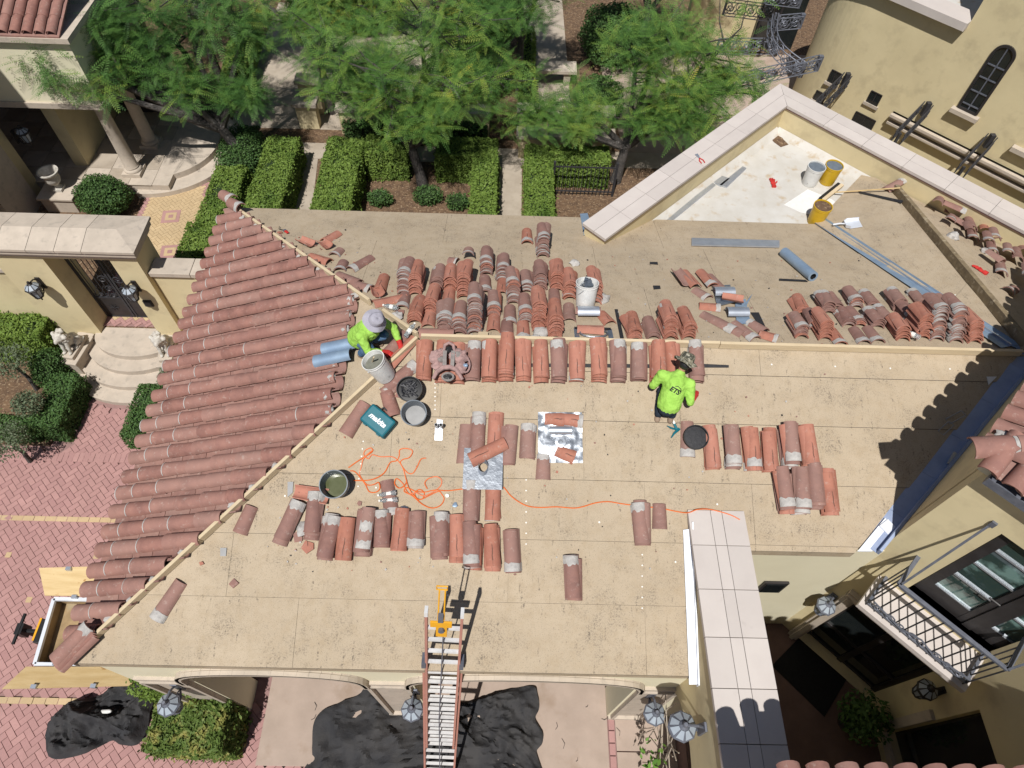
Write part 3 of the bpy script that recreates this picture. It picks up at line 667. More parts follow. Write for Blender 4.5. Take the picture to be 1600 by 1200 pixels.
m = MB(); m.bar((.40, 0, 5.40), (ba + .02, bo + .02, bz + .80), .022, .022); m.box((.405, -.01, 5.41), (.05, .03, .08)); m.build('brace', M_irong, house); m = MB(); m.bar((1.72, 0, 5.2), (bb, bo, bz + .80), .022, .022); m.build('brace', M_irong, house)
# upper roof: hip corner towards the garage
OVX, OVY = .07, .04; OV = .26; hz_ = lambda x, y: EZ + .04 + SL * (min(x, y) + OV)
m = MB(); W_ = 5.0
ZT = EZ + .03 + SL * (W_ + OVX); YT = W_ + OVX - OVY
m.add([(-OVX, -OVY, EZ + .03), (-OVX, 9, EZ + .03), (W_, 9, ZT), (W_, YT, ZT)], [(0, 3, 2, 1)])
m.add([(-OVX, -OVY, EZ + .03), (W_, -OVY, EZ + .03), (W_, YT, ZT)], [(0, 1, 2)])
m.add([(-OVX, -OVY, EZ - .08), (-OVX, 9, EZ - .08), (.3, 9, EZ - .08), (.3, .3, EZ - .08), (W_, .3, EZ - .08), (W_, -OVY, EZ - .08)], [(0, 1, 2, 3), (0, 3, 4, 5)])
m.add([(-OVX, -OVY, EZ - .08), (-OVX, 9, EZ - .08), (-OVX, 9, EZ + .03), (-OVX, -OVY, EZ + .03), (W_, -OVY, EZ - .08), (W_, -OVY, EZ + .03)], [(0, 3, 2, 1), (0, 4, 5, 3)])
hr = m.build('upper_roof', M_stucco2, house)
TU = tile_mesh('roof_tile', M_clayr, .092, .078)
TP = tile_mesh('pan_tile', M_clayb, .085, .075)
ux, uy = V((1, 0, SL)).normalized(), V((0, 1, SL)).normalized(); nx_, ny_ = V((-SL, 0, 1)).normalized(), V((0, -SL, 1)).normalized()
FX, FY = frame(nx_, (1, 0, 0)), frame(ny_, (0, 1, 0))
for k in range(27):
    y = .14 + k * .222
    for j in range(4):
        s = -.1 + j * .36
        if -OVX + s > y - OVX + OVY - .12 and y < 2: break
        p = V((-OVX, y, EZ + .04)) + ux * s + nx_ * .07; link('roof_tile', TU, hr, Matrix.Translation(p) @ FX @ Matrix.Rotation(random.gauss(0, .012), 4, 'Z'))
        p = V((-OVX, y + .111, EZ + .04)) + ux * (s + .03) + nx_ * .10; link('pan_tile', TP, hr, Matrix.Translation(p) @ FX @ Matrix.Rotation(math.pi, 4, 'Y') @ Matrix.Diagonal((1.3, 1, 1, 1)))
for k in range(8):
    x = -.02 + k * .222
    for j in range(3):
        s = -.1 + j * .36
        if s > x + OVX - .1: break
        p = V((x, -OVY, EZ + .04)) + uy * s + ny_ * .07; link('roof_tile', TU, hr, Matrix.Translation(p) @ FY @ Matrix.Rotation(random.gauss(0, .012), 4, 'Z'))
        p = V((x + .111, -OVY, EZ + .04)) + uy * (s + .03) + ny_ * .10; link('pan_tile', TP, hr, Matrix.Translation(p) @ FY @ Matrix.Rotation(math.pi, 4, 'Y') @ Matrix.Diagonal((1.3, 1, 1, 1)))
TH_ = tile_mesh('hip_tile', M_clayr, .108, .092, mort=[(.34, .44, .9)])
hd = V((1, 1, SL)).normalized(); hn = V((-SL, -SL, 2)).normalized(); FH = frame(hn, hd)
for j in range(4):
    p = V((-OVX - .17, -OVY - .02, EZ + .11)) + V((.0, 0, 0)) + hd * (.36 * j); link('hip_tile', TH_, hr, Matrix.Translation(p) @ FH)
    blob('mortar_pad', p + V((.16, .02, -.03)) + hd * .12, .09, M_mortar, hr, .5, j); blob('mortar_pad', p + V((-.02, .12, -.02)) + hd * .25, .07, M_mortar, hr, .5, j + 9)
m = MB(); m.b2((-OVX + .1, -OVY - .09, EZ - .10), (W_, -OVY - .005, EZ + .0)); m.build('eave_gutter', M_irong, house)
# wide metal flashing between garage roof and house wall (follows the garage slope)
def zg(x, y): w = HM @ V((x, y, 0)); return min(zF(w.x, w.y), zP3(w.x, w.y) if w.y > YR else 99, ZR)
m = MB(); ys_ = [-.22, .3, .9, 1.5, 2.1, 2.7, 3.05]
for i in range(len(ys_) - 1):
    a, b = ys_[i], ys_[i + 1] - .003
    za, zb = zg(-.1, a), zg(-.1, b)
    m.prism([(-.25, a, za + .02), (-.02, a, za + .05), (-.02, b, zb + .05), (-.25, b, zb + .02)], (0, 0, .006), 0)
    m.prism([(-.035, a, za + .05), (-.004, a, za + .05), (-.004, b, zb + .05), (-.035, b, zb + .05)], (0, 0, .09), 0)
m.build('wall_flashing', M_gutterb, house)
m = MB(); a, b = V((-.34, -.18, zg(-.25, -.1) + .04)), V((.05, -.02, 4.14))
w0 = HM.inverted()
def F2H(u, v, l=.03): return w0 @ (F(u, v) + NF * l)
m.prism([F2H(1337, 862), F2H(1360, 862), F2H(1395, 822), F2H(1380, 810)], (0, 0, .012)); m.prism([F2H(1370, 822, .05), F2H(1383, 812, .05), F2H(1428, 859, .05), F2H(1408, 862, .05)], (0, 0, .012))
m.build('eave_flashing', M_flash, house)
# west-facing wall closing the court, with a window
WX = 5.5
west = thing('court_wall', 'shaded beige wall with a dark stone-framed window at the court end', 'wall', (WX, 1, 0))
def wch(m, n, mt, **k): o = m.build(n, mt, west, **k); o.matrix_parent_inverse = Matrix.Translation((-WX, -1, 0)); return o
wy0, wy1, wz0, wz1 = .45, 1.2, .9, 3.1
m = MB(); m.b2((WX, wy1, .0), (WX + .3, 1.72, 5.4)); m.b2((WX, -2.5, .0), (WX + .3, wy0, 5.4)); m.b2((WX, wy0, .0), (WX + .3, wy1, wz0)); m.b2((WX, wy0, wz1), (WX + .3, wy1, 5.4)); wch(m, 'wall_body', M_stucco)
m = MB(); m.b2((WX + .14, wy0, wz0), (WX + .18, wy1, wz1)); o = wch(m, 'window', M_glassd)
m = MB()
for (a, b) in (((wy0, wz0), (wy0, wz1)), ((wy1 + .06, wz0), (wy1 + .06, wz1 - .9)), ((wy0, wz0), (wy1, wz0))): m.bar((WX - .02, a[0], a[1]), (WX - .02, b[0], b[1]), .12, .06, (1, 0, 0))
wch(m, 'window_surround', M_stone)
# south wing: tiled eave at the bottom edge of the view; it shades the court
south = thing('south_wing', 'clay tiled eave of the house wing along the bottom right edge', 'building', (3.5, -1, 0))
def sch(m, n, mt, **k): o = m.build(n, mt, south, **k); o.matrix_parent_inverse = Matrix.Translation((-3.5, 1, 0)); return o
SZ, SY = 5.30, .34
m = MB(); m.prism([(1.98, SY - .03, SZ), (8, SY - .03, SZ), (8, -4, SZ + SL * 4.4), (1.98 - 0, -4, SZ + SL * 4.4)], (0, 0, -.14)); m.b2((2.78, -3.8, 0), (5.48, SY - .38, SZ - .01)); sch(m, 'wing_body', M_stucco)
FS = frame(V((0, SL, 1)), (0, -1, -SL * -1)); us = V((0, -1, SL)).normalized(); ns = V((0, SL, 1)).normalized()
for k in range(17):
    x = 2.30 + k * .232
    for j in range(3):
        p = V((x, SY + .08, SZ + .03)) + us * (j * .36) + ns * .07
        o = link('roof_tile', TU, south, Matrix.Translation(p) @ FS); o.matrix_parent_inverse = Matrix.Translation((-3.5, 1, 0))
        p = V((x + .116, SY + .06, SZ + .03)) + us * (j * .36) + ns * .10
        o = link('pan_tile', TP, south, Matrix.Translation(p) @ FS @ Matrix.Rotation(math.pi, 4, 'Y') @ Matrix.Diagonal((1.3, 1, 1, 1))); o.matrix_parent_inverse = Matrix.Translation((-3.5, 1, 0))
for j in range(2):
    o = link('rake_tile', TH_, south, Matrix.Translation(V((2.05, SY + .03, SZ + .06)) + us * (.36 * j)) @ FS @ Matrix.Rotation(.2, 4, 'Z')); o.matrix_parent_inverse = Matrix.Translation((-3.5, 1, 0))
# ================================================================== PLANTS (leaf-sized faces)
def mesh_np(name, verts, faces, mats, mi=None):
    me = bpy.data.meshes.new(name); nv, nf = len(verts), len(faces)
    me.vertices.add(nv); me.vertices.foreach_set('co', np.asarray(verts, np.float32).ravel())
    me.loops.add(nf * 4); me.loops.foreach_set('vertex_index', np.asarray(faces, np.int32).ravel())
    me.polygons.add(nf); me.polygons.foreach_set('loop_start', np.arange(0, nf * 4, 4, dtype=np.int32))
    for m in mats: me.materials.append(m)
    if mi is not None: me.polygons.foreach_set('material_index', np.asarray(mi, np.int32))
    me.update(calc_edges=True); return me
def leaf_cloud(pts, nrm, size, jit=.9):
    """one small bent leaf quad at each point, leaning towards the given normals"""
    n = len(pts); d = nrm + RNG.normal(0, jit, (n, 3)); d /= np.linalg.norm(d, axis=1)[:, None] + 1e-9
    a = np.cross(d, RNG.normal(0, 1, (n, 3))); a /= np.linalg.norm(a, axis=1)[:, None] + 1e-9; b = np.cross(d, a)
    s = (size * RNG.uniform(.6, 1.25, n))[:, None]
    v = np.stack([pts - a * s, pts - b * s * .5, pts + a * s, pts + b * s * .5], 1).reshape(-1, 3)
    return v, np.arange(4 * n).reshape(n, 4)
def shrub(name, label, cat, boxes, lm, size=.028, dens=1500, group=None, ell=False, stem=None):
    """boxes: (x0,x1,y0,y1,z0,z1); clipped hedge or rounded bush"""
    c0 = boxes[0]; o = thing(name, label, cat, ((c0[0] + c0[1]) / 2, (c0[2] + c0[3]) / 2, c0[4]), group); org = np.array(((c0[0] + c0[1]) / 2, (c0[2] + c0[3]) / 2, c0[4]))
    P, N = [], []; core = MB()
    for (x0, x1, y0, y1, z0, z1) in boxes:
        L, Wd, H = x1 - x0, y1 - y0, z1 - z0; c = np.array([(x0 + x1) / 2, (y0 + y1) / 2, (z0 + z1) / 2]); h = np.array([L, Wd, H]) / 2
        if ell:
            n = int(dens * 4 * (L * Wd + L * H + Wd * H) / 3); d = RNG.normal(0, 1, (n, 3)); d /= np.linalg.norm(d, axis=1)[:, None]; rr = RNG.uniform(.78, 1.03, (n, 1))
            bump = np.array([noise.noise(V(q) * 2.3 + V((x0, y0, 0))) for q in d])[:, None] * .18
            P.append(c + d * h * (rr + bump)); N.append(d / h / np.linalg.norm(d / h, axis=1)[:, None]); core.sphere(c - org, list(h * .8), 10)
        else:
            A = [L * Wd, L * H, L * H, Wd * H, Wd * H]; nn = [np.array(q, float) for q in ((0, 0, 1), (0, -1, 0), (0, 1, 0), (-1, 0, 0), (1, 0, 0))]
            for a_, n_ in zip(A, nn):
                k = int(a_ * dens); q = RNG.uniform(-1, 1, (k, 3)) * h; ax = int(np.argmax(np.abs(n_)))
                q[:, ax] = n_[ax] * h[ax] - n_[ax] * np.abs(RNG.normal(0, .025, k)) + n_[ax] * .02 * np.sin(q[:, (ax + 1) % 3] * 9 + x0) * np.sin(q[:, (ax + 2) % 3] * 8)
                q[:, ax] += n_[ax] * (np.array([noise.noise(V(t_) * 2.6 + V((x0 * 3, y0, 0))) * .05 + noise.noise(V(t_) * 8 + V((x0, y0 * 2, 5))) * .025 for t_ in q]) + (RNG.random(k) < .05) * RNG.uniform(.0, .09, k)); P.append(c + q); N.append(np.tile(n_ + np.array([0, 0, .4]), (k, 1)))
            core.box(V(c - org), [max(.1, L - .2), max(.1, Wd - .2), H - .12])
    v, f = leaf_cloud(np.concatenate(P) - org, np.concatenate(N), size)
    link('foliage', mesh_np('foliage', v, f, [lm]), o); core.build('dark_core', M_core, o)  # solid filler behind the leaves, near-black to stand for inner shade
    return o
# bipinnate jacaranda frond: 9 pairs of feathery pinnae
def frond_proto():
    v, f = [], []
    for i in range(10):
        t = .10 + .90 * i / 9; ln = .150 * math.sin(math.pi * (.22 + .7 * t)) + .02
        for s in (-1, 1):
            b = len(v); x = t; y0 = 0; ang = math.radians(58); dx, dy = math.cos(ang) * ln, math.sin(ang) * ln * s
            w = .0215; v += [(x - w, y0, 0), (x + dx * .5 - w * .6, dy * .5, .008), (x + dx, dy, -.014), (x + dx * .5 + w, dy * .5, .006)]; f.append((b, b + 1, b + 2, b + 3))
    b = len(v); v += [(0, -.006, 0), (1, -.003, 0), (1, .003, 0), (0, .006, 0)]; f.append((b, b + 1, b + 2, b + 3))
    v = np.array(v); v[:, 2] -= .22 * v[:, 0] ** 2 * .9; return v, np.array(f)
FV, FFc = frond_proto()
def fronds(tips, per, rng, lmin=.30, lmax=.52, droop=0.):
    Vs, Fs = [], []; n = 0; Rn = []
    for (p, d) in tips:
        az0 = rng.uniform(0, 6.28)
        for k in range(per):
            az = az0 + 2.4 * k + rng.normal(0, .25); el = rng.normal(.18, .38) - droop; L = rng.uniform(lmin, lmax)
            x = np.array([math.cos(az) * math.cos(el), math.sin(az) * math.cos(el), math.sin(el)]); z = np.array([0, 0, 1.]) + rng.normal(0, .22, 3); y = np.cross(z, x); y /= np.linalg.norm(y); z = np.cross(x, y)
            Vs.append((FV * np.array([L, L * 1.15, L])) @ np.stack([x, y, z]) + p + rng.normal(0, .09, 3)); Fs.append(FFc + n); n += len(FV); Rn.append(rng.random())
    return np.concatenate(Vs), np.concatenate(Fs), np.repeat(np.array(Rn, np.float32), len(FV))
def tree(label, base, fork_h, limbs, seed, lm=M_frond, per=13, sub=7, group='feathery shade trees in the courtyard garden', r0=.13, lean=(0, 0)):
    """limbs: list of (end offset from base, radius of its leaf spread)"""
    rng = np.random.default_rng(seed); o = thing('jacaranda_tree', label, 'tree', base, group); tr = MB(); tips = []
    fk = V((lean[0], lean[1], fork_h)); tr.tube([(0, 0, -.05), (lean[0] * .3, lean[1] * .3, fork_h * .35), (lean[0] * .75, lean[1] * .7, fork_h * .75), fk], [r0 * 1.25, r0, r0 * .9, r0 * .85], 9)
    trunk = tr.build('trunk', M_bark, o, smooth=True); br = MB()
    for (e, rad) in limbs:
        e = V((e[0] * 1.32, e[1] * 1.25, e[2])); rad *= 1.25; md = fk.lerp(e, .5) + V((rng.normal(0, .15), rng.normal(0, .15), .12)); pts = [fk - V((0, 0, .08)), fk.lerp(md, .6), md, md.lerp(e, .55) + V((rng.normal(0, .08), rng.normal(0, .08), .04)), e]
        b = MB(); b.tube(pts, [r0 * .7, r0 * .58, r0 * .46, r0 * .33, r0 * .18], 7); b.build('limb', M_bark, o, smooth=True)
        for k in range(sub):
            a = md.lerp(e, rng.uniform(.1, 1)); d = V(rng.normal(0, 1, 3)); d.z = abs(d.z) * .7 - .1; t = a + d.normalized() * rad * rng.uniform(.35, 1.0)
            br.tube([a, a.lerp(t, .5) + V(rng.normal(0, .05, 3)), t], [.022, .015, .008], 4)
            tips.append((np.array(t), d)); tips.append((np.array(a.lerp(t, .9)) + rng.normal(0, .07, 3), d))
            if rng.random() < .45: tips.append((np.array(a.lerp(t, .45)) + rng.normal(0, .1, 3), d))
    tag(br.build('twigs', M_bark, o), kind='stuff')
    v, f, rn = fronds(tips, per, rng, .26, .54); me = mesh_np('crown', v, f, [M_fr1 if lm is M_frond else M_fr2]); at = me.attributes.new('rnd', 'FLOAT', 'POINT'); at.data.foreach_set('value', rn); link('crown', me, o); return o
# ================================================================== GATE PORTAL and its walls
GY = 8.2
gate = thing('gate_portal', 'beige stucco gateway with a pale stone hipped cap beside the driveway', 'gateway', (-7.6, GY, 0))
def gch(m, n, mt, **k): o = m.build(n, mt, gate, **k); o.matrix_parent_inverse = Matrix.Translation((7.6, -GY, 0)); return o
gx0, gx1, ox0, ox1, TD, gz = -9.05, -6.50, -8.15, -6.98, .62, 2.67
m = MB(); m.b2((gx0, GY, 0), (ox0, GY + TD, gz)); m.b2((ox1, GY, 0), (gx1, GY + TD, gz)); m.b2((ox0, GY + .002, gz - .09), (ox1, GY + TD, gz)); gch(m, 'gate_wall', M_stucco)
m = MB(); m.b2((gx0 - .06, GY - .06, gz), (gx1 + .06, GY + TD + .06, gz + .09)); m.b2((gx0 - .11, GY - .11, gz + .09), (gx1 + .11, GY + TD + .11, gz + .2)); gch(m, 'cornice', M_stone, bevel=.015)
xs = [gx0 - .14, -8.72, -8.2, -7.72, -7.26, gx1 + .14]; zc, yc0, yc1, ym, rz = gz + .20, GY - .14, GY + TD + .14, GY + TD / 2, gz + .36
for i in range(5):
    a, b = xs[i] + .004, xs[i + 1] - .004; s = MB(); la = a + (.4 if i == 0 else 0); lb = b - (.4 if i == 4 else 0)
    s.add([(a, yc0, zc), (b, yc0, zc), (b, yc1, zc), (a, yc1, zc), (a, yc0, zc + .05), (b, yc0, zc + .05), (b, yc1, zc + .05), (a, yc1, zc + .05), (la, ym, rz), (lb, ym, rz)],
          [(3, 2, 1, 0), (0, 1, 5, 4), (1, 2, 6, 5), (2, 3, 7, 6), (3, 0, 4, 7), (4, 5, 9, 8), (6, 7, 8, 9), (5, 6, 9), (7, 4, 8)]); gch(s, 'cap_stone', M_stone)
for (a, b, y_) in ((-12.5, gx0 - .01, GY + .12), (gx1 + .01, -5.0, GY + .12)):
    wl = thing('garden_wall', 'low beige stucco wall with stone coping ' + ('left of the gateway' if a < -10 else 'between the gateway and the tiled eave'), 'wall', ((a + b) / 2, y_, 0), 'walls flanking the gateway')
    m = MB(); m.b2((a, y_, 0), (b, y_ + .28, 2.10)); o = m.build('wall_body', M_stucco, wl); o.matrix_parent_inverse = Matrix.Translation((-(a + b) / 2, -y_, 0))
    n_ = max(1, int((b - a) / .62))
    for k in range(n_):
        s = MB(); s.b2((a + (b - a) * k / n_ + .004, y_ - .06, 2.10), (a + (b - a) * (k + 1) / n_ - .004, y_ + .34, 2.2)); o = s.build('coping_stone', M_stone, wl, bevel=.01); o.matrix_parent_inverse = Matrix.Translation((-(a + b) / 2, -y_, 0))
# gate leaves: iron bars, scrolls and a solid lower panel
gy = GY + .42
for side, (a, b) in ((0, (ox0, (ox0 + ox1) / 2 - .01)), (1, ((ox0 + ox1) / 2 + .01, ox1))):
    lf = MB()
    for x in (a + .02, b - .02): lf.b2((x - .02, gy - .02, CZ + .02), (x + .02, gy + .02, gz - .12))
    for z in (CZ + .04, CZ + .62, gz - .14): lf.b2((a, gy - .018, z - .02), (b, gy + .018, z + .02))
    lo = gch(lf, 'gate_leaf', M_iron)
    q = MB(); q.b2((a + .04, gy - .008, CZ + .06), (b - .04, gy + .008, CZ + .6)); q.build('lower_panel', M_dark, lo)
    q = MB(); c_ = ((a + b) / 2, gy - .02, CZ + .33)
    for k in range(6): q.bar(c_, (c_[0] + .09 * math.cos(k), c_[1], c_[2] + .09 * math.sin(k * 1.05)), .012, .012)
    q.build('rosette', M_iron, lo)
    n_ = 6
    for k in range(1, n_): q = MB(); x = a + (b - a) * k / n_; q.tube([(x, gy, CZ + .62), (x, gy, gz - .14)], .009, 5); q.build('bar', M_iron, lo)
    q = MB(); s = 1 if side == 0 else -1; xx = b if side == 0 else a
    for (z, r) in ((1.35, .09), (1.62, .11), (1.15, .07)): spiral(q, (xx - s * .13, gy - .02, z), (1, 0, 0), (0, 0, 1), r, 1.5, .011, s)
    for k in range(4): spiral(q, (a + .08 + k * .13, gy - .02, CZ + .72), (1, 0, 0), (0, 0, 1), .055, 1.4, .009, 1 if k % 2 else -1)
    for k in range(4): q.tube([(a + .04 + k * .13, gy - .012, CZ + .64), (a + .04 + k * .13 + .2, gy - .012, CZ + .98)], .006, 4); q.tube([(a + .2 + k * .11, gy - .012, CZ + .64), (a + .2 + k * .11 - .2, gy - .012, CZ + .98)], .006, 4) if side else None
    q.build('scrollwork', M_iron, lo)
m = MB(); m.b2((-6.86, GY - .03, 1.36), (-6.70, GY, 1.52)); m.b2((-6.84, GY - .045, 1.38), (-6.72, GY - .03, 1.50), 1); gch(m, 'intercom', [M_dark, M_iron])
# curved entrance steps
st = thing('entrance_steps', 'pale rounded stone steps fanning out before the iron gate', 'steps', (fan[0], GY, 0))
for i, (rx, ry, z0, z1) in enumerate(((1.55, 1.42, 0, .10), (1.30, 1.13, .10, .215), (1.05, .84, .215, .33), (.86, .56, .33, CZ))):
    s = MB(); pts = [V((rx * math.cos(math.pi * (1 + k / 24)), ry * math.sin(math.pi * (1 + k / 24)), z0)) for k in range(25)] + [V((rx, .0, z0)), V((-rx, .0, z0))]
    s.prism(pts[:25], (0, 0, z1 - z0)); s.build('step', M_stone, st, bevel=.012)
s = MB(); s.b2((-.74, -.0, .1), (.42, .62, CZ - .004)); s.build('threshold', M_stone, st)
# lion statues on pedestals
def lion(x, y, flip, label):
    t = thing('lion_statue', label, 'statue', Matrix.Translation((x, y, 0)) @ Matrix.Rotation(math.radians(-8 * flip), 4, 'Z'), 'seated stone lions beside the gate steps')
    p = MB(); p.b2((-.17, -.34, .0), (.17, .30, .42)); p.b2((-.20, -.37, .42), (.20, .33, .48)); p.b2((-.13, -.28, .48), (.13, .24, .56)); p.build('pedestal', M_stone, t, bevel=.012)
    b = MB(); z = .56
    b.sphere((0, .10, z + .12), (.10, .13, .13), 12); b.sphere((0, 0, z + .22), (.085, .10, .16), 12); b.sphere((0, -.06, z + .30), (.10, .09, .12), 12)
    b.sphere((0, -.12, z + .42), (.105, .09, .105), 12); b.sphere((0, -.20, z + .41), (.05, .055, .05), 10); b.sphere((0, -.235, z + .40), (.035, .03, .03), 8)
    for s in (-1, 1):
        b.tube([(s * .055, -.10, z + .28), (s * .06, -.15, z + .12), (s * .06, -.16, z + .02)], [.05, .036, .034], 8); b.sphere((s * .06, -.19, z + .02), (.035, .05, .025), 8)
        b.sphere((s * .09, .10, z + .09), (.05, .11, .09), 10); b.sphere((s * .09, -.02, z + .02), (.035, .06, .028), 8); b.sphere((s * .07, -.10, z + .51), (.025, .02, .03), 8)
    rg = random.Random(3)
    for k in range(46):
        a = rg.uniform(0, 6.28); q_ = rg.uniform(.6, 1.1); b.sphere((.125 * q_ * math.cos(a), -.08 + rg.uniform(-.08, .1), z + .40 + .125 * q_ * math.sin(a)), rg.uniform(.03, .048), 8)
    b.tube([(.04, .2, z + .05), (.12, .22, z + .04), (.14, .10, z + .03)], .022, 6)
    o = b.build('lion_body', M_statue, t, smooth=True); rm = o.modifiers.new('remesh', 'REMESH'); rm.mode = 'VOXEL'; rm.voxel_size = .011; rm.use_smooth_shade = True
    p = MB(); p.b2((-.17, .335, .0), (.17, .42, .46)); p.build('plinth_block', M_stone, t, bevel=.01)
lion(-8.50, 7.78, 1, 'seated stone lion on a pedestal left of the gate steps'); lion(-6.66, 7.78, -1, 'seated stone lion on a pedestal right of the gate steps, by the tiled eave')
# ================================================================== wall lanterns
def lantern(label, at, face, s=1.0, group='iron wall lanterns', up=False, mg=M_irong):
    """octagonal glazed lantern on a bracket; face is the outward wall normal"""
    n = V(face).normalized(); x = V((0, 0, 1)).cross(n).normalized(); M = Matrix((x, n, V((0, 0, 1)))).transposed().to_4x4(); M.translation = at
    t = thing('wall_lantern', label, 'lantern', M @ Matrix.Diagonal((s, s, s, 1)), group)
    b = MB(); b.box((0, .015, -.02), (.11, .03, .3), taper=.8); b.build('back_plate', mg, t, bevel=.005)
    b = MB(); b.tube([(0, .03, -.12), (0, .10, -.20), (0, .2, -.2), (0, .24, -.13)], .014, 6); b.build('scroll_arm', mg, t); b = MB(); b.tube([(0, .03, .08), (0, .1, .17), (0, .19, .2), (0, .24, .17)], .014, 6); b.build('bracket', mg, t); b = MB(); spiral(b, (0, .09, -.12), (0, 1, 0), (0, 0, 1), .06, 1.4, .01); b.build('scroll', mg, t)
    c = Matrix.Translation((0, .24, 0))
    b = MB(); b.lathe([(.02, .26), (.03, .23), (.022, .21), (.045, .19), (.125, .12), (.145, .10), (.145, .085)], 8, 0, c); b.build('lamp_roof', mg, t)
    for k in range(8):
        a0, a1 = 2 * math.pi * (k + .12) / 8, 2 * math.pi * (k + .88) / 8; g_ = MB()
        g_.add([(.128 * math.cos(a0), .128 * math.sin(a0), .125), (.128 * math.cos(a1), .128 * math.sin(a1), .125), (.055 * math.cos(a1), .055 * math.sin(a1), .192), (.055 * math.cos(a0), .055 * math.sin(a0), .192)], [(0, 1, 2, 3)], 0, c); g_.build('roof_pane', M_lampglass, t)
    b = MB(); b.lathe([(.118, .085), (.075, -.13)], 8, 0, c, False, False); b.build('glass_body', M_lampglass, t)
    b = MB()
    for k in range(8): a = 2 * math.pi * k / 8; b.bar(c @ V((.122 * math.cos(a), .122 * math.sin(a), .085)), c @ V((.078 * math.cos(a), .078 * math.sin(a), -.13)), .014, .014)
    b.lathe([(.085, -.12), (.09, -.145), (.05, -.17), (.02, -.2), (.012, -.25)], 8, 0, c); b.build('lamp_cage', mg, t)
wall = lambda u, v: onplane(u, v, (0, 1, 0), (0, FW, 0))
for (u, v, q) in ((276, 1070, 'by the clipped hedge at the left end of the garage front'), (648, 1078, 'on the middle garage pier beside the ladder'), (1018, 1084, 'on the right garage pier')):
    p = wall(u, v); lantern('grey octagonal wall lantern ' + q, V((p.x, FW, p.z - .02)), (0, -1, 0), 1.0)
p = onplane(1100, 1138, (1, 0, 0), (2.17, 0, 0)); lantern('grey octagonal lantern on the coped wall, above the vine', V((2.17, p.y, p.z)), (-1, 0, 0), 1.05)
for (u, v, q) in ((63, 440, 'left of the gate opening'), (212, 445, 'right of the gate opening, above the intercom')):
    p = onplane(u, v, (0, 1, 0), (0, GY, 0)); lantern('dark iron wall lantern ' + q, V((p.x, GY, p.z)), (0, -1, 0), .95, mg=M_dark)
HN = V((-1, -1, 0)); p = SWP(1300, 932); lantern('grey octagonal lantern left of the shaded house entrance', V((p.x, p.y, p.z)), HN, .9)
p = onplane(1470, 1080, (1, 0, 0), (WX, 0, 0)); lantern('dark lantern on the shaded court wall', V((WX, p.y, p.z)), (-1, 0, 0), .9, mg=M_dark)
# ================================================================== PORTICO at the top left
pt = thing('portico', 'beige portico with two round stone columns and a tiled roof above the garden steps', 'building', (-10, 13.2, CZ))
def pch(m, n, mt, **k): o = m.build(n, mt, pt, **k); o.matrix_parent_inverse = Matrix.Translation((10, -13.2, -CZ)); return o
ez, ey, tz = 2.72, 12.45, 4.05; pz = CZ + .28
m = MB(); m.b2((-16, ey, ez), (-8.55, 15.2, tz)); pch(m, 'entablature_wall', M_stucco2)
m = MB(); m.b2((-16, ey - .05, ez - .12), (-8.5, 15.25, ez)); pch(m, 'architrave', M_stone); m = MB(); m.b2((-16, ey - .1, tz), (-8.45, 15.3, tz + .1)); pch(m, 'cornice', M_stone)
for k in range(18):
    for j in range(3):
        o = link('roof_tile', TU, pt, Matrix.Translation(V((-8.74 - k * .23, ey - .05 + j * .36, tz + .16 + j * .12))) @ MF); o.matrix_parent_inverse = Matrix.Translation((10, -13.2, -CZ))
m = MB(); m.prism([(-16, ey - .08, tz + .1), (-8.6, ey - .08, tz + .1), (-8.6, 14.4, tz + .78), (-16, 14.4, tz + .78)], (0, 0, .03)); pch(m, 'roof_deck', M_clayb)
for (x, y) in ((-8.80, 12.72), (-8.72, 13.75)):
    m = MB(); c = Matrix.Translation((x, y, pz)); m.box((0, 0, .05), (.42, .42, .1), c); m.lathe([(.2, .1), (.205, .13), (.19, .16), (.15, .18), (.165, .20), (.15, .23), (.145, .6), (.125, 1.75), (.14, 1.78), (.13, 1.80), (.155, 1.84)], 24, 0, c); m.box((0, 0, 1.87), (.36, .36, .07), c); pch(m, 'column', M_stone, smooth=True)
m = MB(); m.b2((-10.25, 12.9, CZ), (-9.95, 18, ez - .12)); pch(m, 'rear_wall', M_stucco)
m = MB(); m.b2((-16, 15.0, CZ), (-8.6, 15.2, ez)); pch(m, 'back_wall', M_dark)
m = MB(); m.b2((-13, 12.3, CZ), (-7.9, 15.1, pz)); pch(m, 'porch_slab', M_stone)
for i in range(9):
    for j in range(5):
        s = MB(); a = .60; x, y = -12.4 + i * .55, 12.55 + j * .55
        if x > -8.1: continue
        s.box((x, y, pz + .005), (.54, .54, .012)); pch(s, 'floor_tile', M_stone if (i + j) % 2 else M_path)
for i, (r, z0, z1) in enumerate(((1.75, CZ, CZ + .14), (1.35, CZ + .14, pz + .002))):
    s = MB(); s.prism([V((-8.5 + r * math.cos(math.radians(a)), 13.9 + r * math.sin(math.radians(a)), z0)) for a in range(-95, 60, 6)] + [V((-8.9, 13.9, z0))], (0, 0, z1 - z0)); pch(s, 'porch_step', M_stone)
lw = thing('shaded_house_wall', 'shaded house wall with stone pilaster at the left edge behind the gateway', 'wall', (-10.6, 10.6, CZ))
def lch(m, n, mt, **k): o = m.build(n, mt, lw, **k); o.matrix_parent_inverse = Matrix.Translation((10.6, -10.6, -CZ)); return o
m = MB(); m.b2((-15, 9.2, CZ), (-10.95, 12.35, 8.6)); lch(m, 'wall_body', M_stucco); m = MB(); m.b2((-10.94, 10.9, CZ), (-10.80, 11.9, 3.5)); lch(m, 'pilaster', M_stone)  # wall top is out of view, raised to throw shade on the portico
